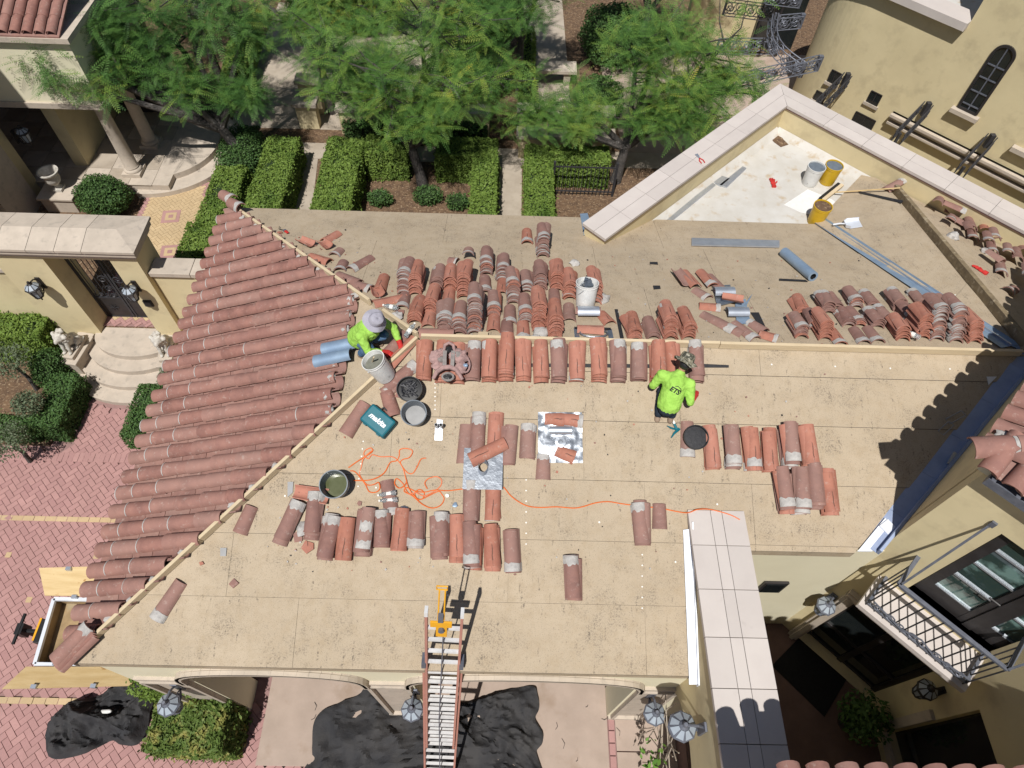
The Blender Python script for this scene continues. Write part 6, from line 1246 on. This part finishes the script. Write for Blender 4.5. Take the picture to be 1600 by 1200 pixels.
def glove(pl, u, v, label, M=None, ang=0):
    t = M or (place(pl, u, v, ang, .02) if pl else Matrix.Translation(G(u, v, FZ + .02))); b = MB(); b.sphere((0, 0, 0), (.045, .055, .02), 10)
    for i, (x, y, l) in enumerate(((-.03, .05, .07), (-.01, .055, .08), (.012, .055, .075), (.032, .048, .06))): b.tube([(x, y - .01, 0), (x * 1.2, y + l * .5, .006), (x * 1.3, y + l, -.004)], [.012, .011, .009], 7)
    b.tube([(.04, 0, 0), (.07, .03, 0), (.08, .055, 0)], [.013, .012, .01], 7); b.tube([(0, -.04, 0), (0, -.1, 0)], [.035, .04], 9); o = b.build('work_glove', M_glove, None, t, True); return tag(o, label, 'glove', 'dropped red gloves')
glove('3', 1531, 424, 'red work glove beside the tile heap on the far slope', ang=30); glove(None, 1208, 286, 'red glove lying on the flat white roof')
def bottle(pl, u, v, ang, label, lift=.04):
    t = thing('water_bottle', label, 'bottle', place(pl, u, v, ang, lift), 'empty water bottles'); b = MB(); b.lathe([(.03, 0), (.033, .02), (.030, .07), (.033, .12), (.028, .16), (.012, .19), (.012, .2)], 12, 0, Matrix.Rotation(-math.pi / 2, 4, 'X')); b.build('bottle_body', M_clear, t, smooth=True); b = MB(); b.lathe([(.015, .197), (.015, .215)], 10, 0, Matrix.Rotation(-math.pi / 2, 4, 'X')); b.build('cap', M_white, t); b = MB(); b.lathe([(.0325, .06), (.0325, .11)], 12, 0, Matrix.Rotation(-math.pi / 2, 4, 'X'), False, False); b.build('bottle_label', M_white, t)
bottle('F', 620, 770, 100, 'upper clear bottle of the pair on the front slope'); bottle('F', 622, 781, 95, 'lower clear bottle of the pair on the front slope'); bottle('B', 1433, 537, 40, 'clear bottle leaning on the right-hand tile cluster', .09); bottle('L', 640, 535, -30, 'white-labelled bottle beside the crouching man\'s tiles', .12); bottle('B', 622, 488, 70, 'clear bottle at the left end of the cluster', .06)
o = blob('foil_ball', F(631, 795) + NF * .03, .045, M_alu, None, .5, 3); tag(o, 'crumpled foil ball below the bottle pair', 'foil'); o = blob('foil_scrap', F(711, 789) + NF * .018, .03, M_bflash, None, .3, 8); tag(o, 'small pale blue scrap right of the cord tangle', 'scrap')
hm = thing('hammer', 'teal-handled roofing hammer below the crouching worker', 'hammer', place('F', 1057, 672, 25, .03)); b = MB(); b.bar((0, -.02, 0), (-.0, .22, 0), .028, .022); b.build('shaft', M_teal, hm, bevel=.004); b = MB(); b.tube([(-.11, -.06, 0), (-.05, -.025, 0), (0, -.01, 0), (.03, 0, 0)], [.006, .014, .018, .018], 7); b.build('head', M_teal, hm); b = MB(); b.tube([(0, 0, 0), (-.06, .05, .0), (-.09, .09, 0)], [.014, .011, .005], 6); b.build('claw', M_teal, hm); b = MB(); b.box((0, .1, .013), (.026, .05, .003)); b.build('sticker', M_white, hm)
pl_ = thing('pliers', 'open dark pliers lying in the upturned orange tile', 'pliers', place('F', 497, 776, 70, .07)); b = MB(); b.tube([(0, .05, 0), (0, 0, 0), (.04, -.1, 0)], .008, 6); b.build('jaw', M_irong, pl_); b = MB(); b.tube([(.01, .05, 0), (0, 0, .006), (-.04, -.1, 0)], .008, 6); b.build('jaw', M_irong, pl_)
kn = thing('utility_knife', 'small red and grey hand tool on the rear slope by the hip', 'tool', place('B', 448, 365, 40, .02)); b = MB(); b.box((0, 0, .01), (.04, .09, .02)); b.build('tool_body', M_redp, kn, bevel=.005); b = MB(); b.box((0, .06, .01), (.05, .05, .02)); b.build('tool_head', M_irong, kn); b = MB(); b.tube([(0, .08, .01), (-.05, .16, .01), (.0, .25, .01)], .005, 4); b.build('tool_lead', M_rubber, kn)
for (u, v, u2, v2, q) in ((1497, 648, 1476, 660, 'upper'), (1478, 664, 1465, 678, 'middle')):
    a, b2_ = F(u, v) + NF * .1, F(u2, v2) + NF * .06; t = thing('metal_clip', q + ' grey metal bracket in the shade beside the house wall', 'bracket', tuple(a), 'brackets beside the house wall'); b = MB(); d = (b2_ - a); s_ = d.cross(V((0, 0, 1))).normalized() * .035; b.tube([s_, d + s_, d - s_, -s_, s_], .008, 5, 0, False); b.build('clip_frame', M_pvc, t)
o = sheet('spirit_level', 'F', [(1470, 726), (1476, 729), (1486, 712), (1480, 708)], M_metal, 'small grey bracket resting in the wall flashing', 'bracket', lift=.1, th=.03)
sheet('metal_offcut', 'F', [(1540, 589), (1556, 589), (1543, 602)], M_flash, 'triangular metal offcut lying in the roof shade', lift=.016)
# small lumber blocks and an orange sponge at the ridge
for (u, v, a_, q) in ((755, 526, 0, 'wood offcut on the ridge beside the tile cluster'),): b = MB(); b.box((0, 0, .02), (.12, .06, .04)); o = b.build('wood_block', M_board, None, place('B', u, v, a_, .014)); tag(o, q, 'wood block')
b = MB(); b.lathe([(.001, .0), (.17, .002), (.17, .006)], 16, 0, Matrix.Diagonal((1, .35, 1, 1))); o = b.build('dark_slot', M_tape, None, place('B', 733, 530, 0, .016)); tag(o, 'dark half-round membrane scrap on the ridge by the harness', 'membrane', 'black membrane scraps')
# ================================================================== HARNESS draped over the ridge row
hs = thing('safety_harness', 'dusty pink tool harness draped over tile stacks below the ridge', 'harness', place('F', 703, 575, 0, .20))
for i in range(9): rg_ = random.Random(i); blob('fabric_fold', V((rg_.uniform(-.19, .19), rg_.uniform(-.08, .14), .03)), rg_.uniform(.03, .055), M_harness if i % 3 else M_strap, hs, .7, i * 1.7)
blob('dark_lining', V((0, .16, .035)), .05, M_rubber, hs, .5, 3); blob('dark_lining', V((0, -.165, .01)), .06, M_rubber, hs, .4, 5)
for i, (x, y, s_) in enumerate(((-.14, .06, .085), (-.12, -.04, .075), (.13, .07, .08), (.14, -.05, .075), (-.09, .12, .06), (.09, .13, .06))): blob('pouch', V((x, y, .01)), s_, M_harness, hs, .6, i * 2.3)
def ribbon(pts, w, m, name, par, th=.012):
    b = MB()
    for i in range(len(pts) - 1): b.bar(pts[i], V(pts[i]).lerp(V(pts[i + 1]), 1.06), w, th)
    return b.build(name, m, par)
for x in (-.045, .05): ribbon([(x, .14, .05), (x, .04, .07), (x * .9, -.08, .06)], .045, M_strap, 'shoulder_strap', hs)
b = MB(); b.tube([(-.17, -.2, .03), (-.13, -.12, .05), (-.06, -.07, .06), (.02, -.06, .06), (.1, -.09, .055), (.17, -.2, .03)], [.02, .028, .03, .03, .028, .02], 8); b.build('padded_yoke', M_harness, hs, smooth=True)
b = MB(); b.tube([(-.06, .15, .03), (-.05, .21, .05), (0, .235, .06), (.05, .21, .05), (.06, .15, .03)], .02, 8); b.build('neck_loop', M_harness, hs, smooth=True)
b = MB(); b.tube([(.03 * math.cos(a) * 2.2, -.17 + .045 * math.sin(a), .03) for a in [2 * math.pi * k / 12 for k in range(13)]], .014, 6); b.build('buckle_ring', M_strap, hs); b = MB(); b.tube([(.2 + .05 * math.cos(a), -.02 + .09 * math.sin(a), .02) for a in [2 * math.pi * k / 12 for k in range(13)]], .012, 6); b.build('side_loop', M_harness, hs); blob('tape_measure', V((.2, -.03, .03)), .03, M_bflash, hs, .6, 4)
# ================================================================== LADDER
lad = thing('extension_ladder', 'pink fibreglass extension ladder with aluminium rungs leaning on the garage eave', 'ladder', (0, 0, 0))
tc, bc = V((-.515, 1.76, 4.83)), V((-.80, .56, 0.02)); ax = (tc - bc).normalized(); sdx = V((1, 0, 0)); sdx = (sdx - ax * sdx.dot(ax)).normalized(); nrm = sdx.cross(ax).normalized()
if nrm.y > 0: nrm = -nrm
LL = (tc - bc).length
for (w_, s0_, s1_, off) in ((.41, 0, LL * .775, 0), (.345, LL * .30, LL, .045)):
    for s in (-1, 1):
        b = MB(); b.bar(bc + ax * s0_ + sdx * (s * w_ / 2) + nrm * off, bc + ax * s1_ + sdx * (s * w_ / 2) + nrm * off, .028, .07, nrm); b.build('rail', M_rail, lad, bevel=.004)
        if s1_ == LL: b = MB(); b.bar(bc + ax * (s1_ - .07) + sdx * (s * w_ / 2) + nrm * off, bc + ax * (s1_ + .01) + sdx * (s * w_ / 2) + nrm * off, .034, .076, nrm); b.build('rail_cap', M_rungs, lad)
    k = s0_ + .2
    while k < s1_ - .1: b = MB(); b.bar(bc + ax * k + sdx * (-w_ / 2 + .012) + nrm * off, bc + ax * k + sdx * (w_ / 2 - .012) + nrm * off, .036, .03, nrm); b.build('rung', M_rungs, lad); k += .245
for s in (-1, 1): b = MB(); b.bar(bc + ax * (LL * .77) + sdx * (s * .2) + nrm * .03, bc + ax * (LL * .79) + sdx * (s * .2) + nrm * .03, .045, .13, nrm); b.build('guide_bracket', M_irong, lad)
b = MB(); b.tube([tc - ax * .25 + nrm * .09 - sdx * .0, bc.lerp(tc, .5) + nrm * .085 - sdx * .02, bc + nrm * .08 + ax * .05 + sdx * .02], .007, 6); b.build('rope', M_irong, lad)
ho = thing('ladder_hoist', 'yellow hoist bracket with upright rods clamped to the ladder top', 'hoist', tuple(tc)); q0 = nrm * .10
b = MB(); b.bar(q0 - ax * .16 - sdx * .13, q0 - ax * .16 + sdx * .08, .10, .02, nrm); b.bar(q0 - ax * .21 - sdx * .02, q0 - ax * .40 - sdx * .02, .11, .014, nrm); b.build('clamp_plate', M_hoist, ho, bevel=.004)
b = MB(); b.lathe([(.03, -.02), (.03, .02)], 14, 0, Matrix.Translation(q0 - ax * .24 - sdx * .02 + nrm * .02) @ nrm.to_track_quat('Z', 'Y').to_matrix().to_4x4()); b.build('pulley', M_irong, ho)
for s in (-.035, .02): b = MB(); b.tube([q0 - ax * .08 + sdx * (s - .02), q0 + ax * .30 + sdx * (s - .02) + V((0, .10, -.03))], .008, 6); b.build('rod', M_hoist, ho)
b = MB(); e = q0 + ax * .30 + V((0, .1, -.03)) - sdx * .03; b.tube([e - sdx * .05, e + sdx * .05, e + sdx * .05 + ax * .06, e - sdx * .05 + ax * .06, e - sdx * .05], .008, 6, 0, False); b.build('rod_loop', M_hoist, ho); b = MB(); b.bar(q0 - ax * .10 - sdx * .03, q0 + ax * .02 - sdx * .03, .05, .04, nrm); b.build('hook', M_irong, ho)
# ================================================================== TARPS
def tarp(label, px, base, amp, seed, dome=0., fold=3.2):
    pts = [G(u, v, .03) for u, v in px]; pts = smooth(pts + [pts[0]], 8)[:-1]; c = sum(pts, V()) / len(pts); n = len(pts); R_ = 44; b = MB(); vs = [c.copy()]
    for j in range(1, R_ + 1):
        for p in pts: vs.append(c.lerp(p, j / R_))
    out = []
    for i, p in enumerate(vs):
        rr = 0 if i == 0 else ((i - 1) // n + 1) / R_; e = min(1, (1 - rr) * 6)
        a = abs(noise.noise(V((p.x * fold, p.y * fold * .7, seed)))); a2 = abs(noise.noise(V((p.x * fold * 2.2 + 4, p.y * fold * 2.6, seed + 5)))); a3 = noise.noise(V((p.x * 9, p.y * 11, seed + 9)))
        ri = abs(noise.noise(V((p.x * 2.6 + p.y * 3.4, (p.y - p.x) * 1.1, seed + 3)))); rj = abs(noise.noise(V((p.x * 6 - p.y * 3, p.y * 5 + p.x * 4, seed + 7))))
        z = base + (amp * (.8 - 2.0 * a) + amp * .8 * max(0, .35 - 2.4 * ri) + amp * .55 * max(0, .3 - 1.8 * rj) + amp * .4 * (.5 - 1.6 * a2) + amp * .12 * a3) * (.35 + .65 * e) + dome * (1 - rr * rr) * (1 + .7 * noise.noise(V((p.x * 2.2, p.y * 2.2, seed + 2))))
        out.append((p.x, p.y, max(.036, z)))
    fs = [(0, 1 + k, 1 + (k + 1) % n) for k in range(n)]
    for j in range(R_ - 1):
        for k in range(n): fs.append((1 + j * n + k, 1 + (j + 1) * n + k, 1 + (j + 1) * n + (k + 1) % n, 1 + j * n + (k + 1) % n))
    b.add(out, fs); o = b.build('tarp', M_tarp, None, None, True); return tag(o, label, 'tarp', 'black tarps on the ground')
tarp('wide crumpled black tarp spread under the ladder', [(488, 1180), (495, 1122), (530, 1100), (560, 1087), (575, 1073), (600, 1078), (640, 1092), (690, 1098), (730, 1098), (760, 1088), (800, 1077), (832, 1073), (840, 1090), (842, 1108), (836, 1125), (847, 1145), (847, 1162), (838, 1176), (845, 1200), (848, 1235), (700, 1240), (480, 1240)], .06, .15, 2, 0, 2.6)
tarp('bunched black tarp heaped beside the box hedge', [(75, 1150), (85, 1125), (110, 1100), (150, 1090), (180, 1075), (215, 1062), (252, 1064), (250, 1085), (240, 1110), (235, 1128), (222, 1163), (195, 1165), (175, 1158), (140, 1178), (95, 1187), (80, 1178)], .08, .2, 7, .2, 3.4)
bottle('F', 0, 0, 0, 'x') if False else None
b = MB(); b.lathe([(.03, 0), (.03, .14), (.012, .17)], 10, 0, Matrix.Translation(G(160, 1112, .3)) @ Matrix.Rotation(1.2, 4, 'Y')); o = b.build('white_bottle', M_bucketw, None, None, True); tag(o, 'small white bottle lying on the bunched tarp', 'bottle')
# ================================================================== TRAILER with plywood side boards
tz_ = 1.32; trl = thing('dump_trailer', 'steel dump trailer bed with flared plywood boards under the tiled eave', 'trailer', (-5.8, 2.25, 0)); og = V((-5.8, 2.25, 0))
c_ = [G(85, 936, tz_), G(55, 1038, tz_)]; xl0, xl1, y1_, y0_ = c_[0].x, c_[1].x, c_[0].y, c_[1].y
P4 = [V((xl1, y0_, 0)), V((-4.75, y0_, 0)), V((-4.75, y1_, 0)), V((xl0, y1_, 0))]
for i in range(4): b = MB(); b.bar(P4[i] - og + V((0, 0, tz_)), P4[(i + 1) % 4] - og + V((0, 0, tz_)), .05, .05); b.build('bed_rim', M_flash, trl); b = MB(); b.bar(P4[i] - og + V((0, 0, 1.0)), P4[(i + 1) % 4] - og + V((0, 0, 1.0)), .02, .58); b.build('bed_side', M_brownmud, trl)
b = MB(); b.prism([p - og + V((0, 0, 1.08)) for p in P4], (0, 0, .03)); b.build('bed_floor', M_brownmud, trl); b = MB(); vs = []; n1, n2 = 14, 14
for j in range(n2 + 1):
    for i in range(n1 + 1): x, y = -6.0 + 1.2 * i / n1, y0_ + .03 + (y1_ - y0_ - .06) * j / n2; vs.append(V((x, y, 1.10 + max(0, .2 * (i / n1) - .05) + .06 * noise.noise(V((x * 5, y * 5, 1))))) - og)
b.add(vs, [(j * (n1 + 1) + i, j * (n1 + 1) + i + 1, (j + 1) * (n1 + 1) + i + 1, (j + 1) * (n1 + 1) + i) for j in range(n2) for i in range(n1)]); b.build('debris_load', M_under, trl)
for pts in (((62, 888, 1.62), (175, 885, 1.62), (175, 932, 1.36), (71, 931, 1.36)), ((42, 1042, 1.36), (222, 1042, 1.36), (205, 1072, 1.48), (4, 1077, 1.48))): b = MB(); b.prism([G(*q) - og for q in pts], (0, 0, .02)); b.build('plywood_board', M_ply, trl)
for q in ((108, 889, 1.63), (54, 1073, 1.49), (147, 1072, 1.49), (117, 933, 1.37), (88, 1037, 1.37)): b = MB(); b.box(G(*q) - og, (.07, .05, .07)); b.build('board_bracket', M_metal, trl)
for x in (-5.9, -5.2): b = MB(); b.lathe([(.3, -.1), (.3, .1)], 20, 0, Matrix.Translation(V((x, y0_ + .1, .31)) - og) @ Matrix.Rotation(math.pi / 2, 4, 'X')); b.build('wheel', M_rubber, trl)
p = G(72, 988, .9); b = MB(); b.box(p - og, (.16, .34, .2)); b.build('tool_chest', M_rubber, trl, bevel=.01); b = MB(); b.box(p - og + V((-.085, .02, .06)), (.03, .32, .09)); b.build('orange_stripe', M_hoist, trl)
p = G(36, 985, .75); b = MB(); b.box(p - og, (.1, .16, .22)); b.tube([p - og + V((0, -.22, .1)), p - og + V((0, .22, .1))], .025, 6); b.tube([p - og, p - og + V((.3, 0, -.05))], .03, 6); b.tube([p - og, V((p.x, p.y, .0)) - og], .03, 6); b.build('tongue_jack', M_rubber, trl)

# crumbs of clay, mortar and grit left on the slopes
cr = MB(); rg = random.Random(21); cm = [M_clay, M_clayb, M_mortar, M_tape]
for k in range(420):
    if k < 150: pl, u, v = 'F', rg.uniform(420, 1300), rg.uniform(570, 900)
    elif k < 330: pl, u, v = 'B', rg.uniform(560, 1540), rg.uniform(400, 542)
    elif k < 370: pl, u, v = 'B', rg.gauss(500, 40), rg.gauss(390, 22)
    else: pl, u, v = 'F', rg.gauss(500, 40), rg.gauss(835, 25)
    fn, mm = PLN[pl]; p = fn(u, v)
    if pl == 'F' and (p.x < XR - (YR - p.y) + .1 or p.x > 3.9): continue
    if pl == 'B' and (p.x < XR - (p.y - YR) + .1 or p.x > 6): continue
    if (p.x > 2.0 and p.y < 3.2): continue
    s_ = rg.uniform(.006, .02); M = place(pl, u, v, rg.uniform(0, 360), .014) @ Matrix.Rotation(rg.uniform(-.4, .4), 4, 'X')
    cr.prism([V((s_ * rg.uniform(.5, 1) * math.cos(a), s_ * rg.uniform(.5, 1) * math.sin(a), 0)) for a in (0, 1.6, 3.1, 4.7)], (0, 0, s_ * .5), rg.choice((0, 0, 1, 2, 2, 3)), M)
tag(cr.build('roof_crumbs', cm), 'crumbs of clay, mortar and grit scattered over the stripped slopes', 'debris', kind='stuff')
tw_ = MB()
for (u, v, a, L_) in ((868, 1140, .9, .1), (880, 1170, 1.2, .14), (940, 1123, -.4, .09), (968, 1150, 1.4, .12), (492, 1110, 1.3, .12), (486, 1125, .4, .1), (410, 1122, .5, .05), (915, 1105, .2, .05), (900, 1190, .6, .06)):
    p = G(u, v, .045); tw_.tube([p, p + V((math.cos(a) * L_ * .5, math.sin(a) * L_ * .5, .012)), p + V((math.cos(a + .5) * L_, math.sin(a + .5) * L_, 0))], .004, 4)
tag(tw_.build('dry_twigs', M_bark), 'dry twigs scattered on the concrete apron', 'twigs', kind='stuff')
# ================================================================== PEOPLE
def limb(b, pts, rs, n=12):
    b.tube(pts, rs, n)
    for p, r in zip(pts, rs): b.sphere(p, r, n)
def soft(o, vox, smooth_it=4):
    rm = o.modifiers.new('remesh', 'REMESH'); rm.mode = 'VOXEL'; rm.voxel_size = vox; rm.use_smooth_shade = True
    sm = o.modifiers.new('smooth', 'SMOOTH'); sm.iterations = smooth_it; sm.factor = .5
    return o
def wrinkle(o, amp, scale):
    tx = bpy.data.textures.new('cloth_folds', 'CLOUDS'); tx.noise_scale = scale; d = o.modifiers.new('folds', 'DISPLACE'); d.texture = tx; d.strength = amp; d.mid_level = .5; d.texture_coords = 'LOCAL'
def hand(par, wrist, palm, fdir, side, m, curl=.5):
    """palm and five separate bent fingers, thumb leaving the side of the palm"""
    wrist, palm = V(wrist), V(palm); f = V(fdir).normalized(); a = (palm - wrist).normalized(); s_ = V(side).normalized(); dn = s_.cross(f).normalized()
    if dn.z > 0: dn = -dn
    b = MB(); limb(b, [wrist - a * .09, wrist, palm], [.046, .042, .042], 10); b.sphere(palm + f * .02, (.042, .042, .026), 10)
    for i, (k, L) in enumerate(((-.033, .07), (-.011, .082), (.012, .077), (.033, .062))):
        p0 = palm + s_ * k + f * .03; p1 = p0 + f * L * .5 + dn * L * .12; p2 = p1 + f * L * .33 * (1 - curl * .4) + dn * L * .42 * curl; p3 = p2 + f * L * .2 * (1 - curl) + dn * L * .34
        limb(b, [p0, p1, p2, p3], [.0115, .0105, .0095, .008], 8)
    t0 = palm - s_ * .035 - f * .012; limb(b, [t0, t0 - s_ * .028 + f * .025, t0 - s_ * .03 + f * .055 + dn * .012], [.014, .012, .009], 8)
    return soft(b.build('glove', m, par, None, True), .006, 2)
def person(label, J, shirt_m, pants_m, hat_m, sleeve, hat_tilt, face):
    o = thing('person', label, 'person', Matrix.Translation(J['root']) @ Matrix.Diagonal((.8, .8, .8, 1))); R_ = V(J['root']); q = {k: (V(v) - R_) for k, v in J.items() if k not in ('root', 'boot')}
    nk = q['neck']; hd = q['head']; hip = q['hip']; ch = q['chest']
    b = MB(); limb(b, [hip, hip.lerp(ch, .5), ch, nk], [.115, .11, .12, .055]); limb(b, [nk, nk.lerp(hd, .5)], [.052, .052])
    up = (hd - nk).normalized(); fc = V(face).normalized(); fc = (fc - up * fc.dot(up)).normalized(); sd = up.cross(fc)
    b.sphere(hd, (.078, .092, .11), 14); b.sphere(hd + fc * .045 - up * .05, .058, 12); b.sphere(hd + fc * .10 - up * .015, (.014, .014, .02), 8)
    for s in (-1, 1): b.sphere(hd + sd * (s * .08) - up * .01, (.014, .02, .028), 8)
    for s in 'LR':
        limb(b, [q['sho' + s], q['elb' + s], q['wri' + s]], [.05, .038, .028]); limb(b, [hip.lerp(q['kne' + s], .08), q['kne' + s], q['ank' + s]], [.085, .055, .038])
        limb(b, [ch, q['sho' + s]], [.085, .06])
    body = soft(b.build('body', M_skin, o, None, True), .013)
    for s in (-1, 1): e = MB(); e.sphere(hd + fc * .082 + sd * (s * .032) + up * .01, .011, 8); e.build('eye', M_rubber, o)
    e = MB(); e.sphere(hd + fc * .09 - up * .065, (.022, .012, .006), 8); e.build('mouth', M_redp, o)
    e = MB(); e.sphere(hd - fc * .03 - up * .015, (.088, .09, .085), 12); e.build('hair', M_rubber, o, None, True)
    b = MB(); limb(b, [hip + (ch - hip) * .08, hip.lerp(ch, .5), ch, ch.lerp(nk, .7)], [.178, .172, .168, .085], 16)
    for s in 'LR':
        limb(b, [ch, q['sho' + s]], [.125, .085]); el = q['elb' + s]; wr = q['wri' + s]
        limb(b, [q['sho' + s], q['sho' + s].lerp(el, .5), el] + ([el.lerp(wr, .74)] if sleeve > 1 else [el.lerp(wr, sleeve)]), [.082, .07, .062, .05])
    sh = soft(b.build('shirt', shirt_m, o, None, True), .012, 5); wrinkle(sh, .022, .055)
    b = MB(); b.sphere(hip - (ch - hip) * .12, (.15, .14, .13), 14)
    for s in 'LR': limb(b, [hip.lerp(q['kne' + s], .15), hip.lerp(q['kne' + s], .55), q['kne' + s], q['kne' + s].lerp(q['ank' + s], .5), q['ank' + s]], [.115, .1, .08, .072, .062])
    tr = soft(b.build('trousers', pants_m, o, None, True), .012, 4); wrinkle(tr, .018, .05)
    for s in 'LR':
        f = V(J['toe']).normalized(); a = q['ank' + s]; b = MB(); limb(b, [a, a - V((0, 0, .05))], [.05, .05]); limb(b, [a - V((0, 0, .06)) - f * .04, a - V((0, 0, .06)) + f * .06, a - V((0, 0, .07)) + f * J.get('boot', .15)], [.045, .046, .036]); soft(b.build('boot', M_boot, o, None, True), .01)
        wr = q['wri' + s]; d = (wr - q['elb' + s]).normalized(); hand(o, wr, wr + d * .07, V(J['reach' + s]), V(J['palm' + s]), M_glove, .55)
    M = Matrix.Translation(hd + up * .045) @ (up + V(hat_tilt)).normalized().to_track_quat('Z', 'Y').to_matrix().to_4x4()
    b = MB(); pr = [(.175, -.045), (.178, -.04), (.14, -.012), (.108, .0), (.106, .03), (.098, .075), (.085, .095), (.05, .105), (.001, .107)]; b.lathe(pr, 28, 0, None, False, False); 
    for i, p in enumerate(b.v):
        a = math.atan2(p.y, p.x); rr = math.hypot(p.x, p.y); b.v[i] = V((p.x, p.y, p.z + (.018 * math.sin(2 * a + .6) + .012 * math.sin(5 * a)) * max(0, rr - .1) / .07 + .006 * noise.noise(p * 25)))
    ht = b.build('hat', hat_m, o, M, True); so_ = ht.modifiers.new('thick', 'SOLIDIFY'); so_.thickness = .006
    b = MB(); b.lathe([(.1075, .0), (.1085, .004), (.1075, .022), (.106, .024)], 28, 0, None, False, False); b.build('hat_band', hat_m, ht)
    return o, sh, q
# crouching man on the tiled slope, long hi-vis sleeves, jeans, grey bucket hat
c1 = LF(576, 549); f = V((.90, -.43, 0)); l = V((.43, .90, 0))
def L1(a, b_, z): return c1 + f * a + l * b_ + V((0, 0, z))
PS = .80
def L1(a, b_, z): return c1 + (f * a + l * b_ + V((0, 0, z)))
J1 = dict(root=c1, hip=L1(-.14, 0, .26), chest=L1(.10, .02, .60), neck=L1(.19, .02, .74), head=L1(.25, .02, .86), shoL=L1(.14, .20, .66), shoR=L1(.10, -.18, .64), elbL=L1(.36, .27, .50), elbR=L1(.24, -.25, .45), wriL=L1(.50, .17, .33), wriR=L1(.38, -.07, .30), kneL=L1(.26, .13, .42), kneR=L1(.20, -.17, .40), ankL=L1(.02, .14, .14), ankR=L1(-.02, -.14, .11), toe=f + V((0, 0, .3)), reachL=f * .8 + V((0, 0, -.3)), reachR=f * .9 + V((0, 0, -.2)), palmL=l, palmR=l)
person('crouching worker in lime long-sleeved shirt, jeans and grey bucket hat with red gloves', J1, M_hivis, M_jeans, M_hat, 2, (.12, -.1, 0), f + V((0, 0, -.55)))
# kneeling man on the front slope, back to the camera, lime shirt, dark trousers, camouflage hat
c2 = F(1040, 652); f = V((.20, .98, 0)); l = V((-.98, .20, 0))
def L2(a, b_, z): return c2 + f * a + l * b_ + V((0, 0, z + SL * a * .9))
J2 = dict(root=c2, hip=L2(.02, .02, .30), chest=L2(.26, .0, .48), neck=L2(.38, -.04, .57), head=L2(.47, -.07, .64), shoL=L2(.30, .21, .52), shoR=L2(.26, -.20, .50), elbL=L2(.24, .29, .34), elbR=L2(.10, -.27, .34), wriL=L2(.40, .27, .20), wriR=L2(.27, -.34, .20), kneL=L2(.30, .13, .12), kneR=L2(.28, -.12, .12), ankL=L2(-.02, .12, .09), ankR=L2(.0, -.07, .09), toe=-f + V((0, 0, -.15)), reachL=f, reachR=f, palmL=-l, palmR=-l, boot=.05)
o2, sh2, q2 = person('kneeling worker seen from behind in lime logo shirt, dark trousers and camouflage hat', J2, M_hivis, M_dpants, M_camo, .25, (.05, .12, 0), f + V((0, 0, -.5)))
bc_ = q2['hip'].lerp(q2['chest'], .74); along = (q2['chest'] - q2['hip']).normalized(); sx = -l; nb = sx.cross(along).normalized(); nb = nb if nb.z > 0 else -nb; Mt = Matrix((sx.normalized(), along, nb)).transposed().to_4x4(); Mt.translation = bc_ + nb * .2
def wrap(o): w = o.modifiers.new('wrap', 'SHRINKWRAP'); w.target = sh2; w.wrap_method = 'PROJECT'; w.use_project_z = True; w.use_negative_direction = True; w.use_positive_direction = False; w.offset = .004; w.wrap_mode = 'ABOVE_SURFACE'
lt = link('lettering', text_mesh('ETS', .095, M_rubber, 0, .1, .004), o2, Mt @ Matrix.Rotation(math.radians(-18), 4, 'Z')); wrap(lt)
b = MB(); pr = [(-.03, .055), (.0, .075), (.06, .06), (.085, .03), (.085, .0)]
for i in range(len(pr) - 1):
    for j in range(4):
        p, q_ = V((*pr[i], 0)).lerp(V((*pr[i + 1], 0)), j / 4), V((*pr[i], 0)).lerp(V((*pr[i + 1], 0)), (j + 1) / 4); n_ = V((-(q_ - p).y, (q_ - p).x, 0)).normalized() * .005; b.add([p - n_, q_ - n_, q_ + n_, p + n_], [(0, 1, 2, 3)])
lg = b.build('logo_roofline', M_rubber, o2, Mt @ Matrix.Rotation(math.radians(-18), 4, 'Z')); wrap(lg)
lt2 = link('small_lettering', text_mesh('ROOFING', .02, M_dpants, 0, 0, .0005), o2, Mt @ Matrix.Rotation(math.radians(-18), 4, 'Z') @ Matrix.Translation((0, -.062, 0)))
bpy.data.objects.remove(lt2)
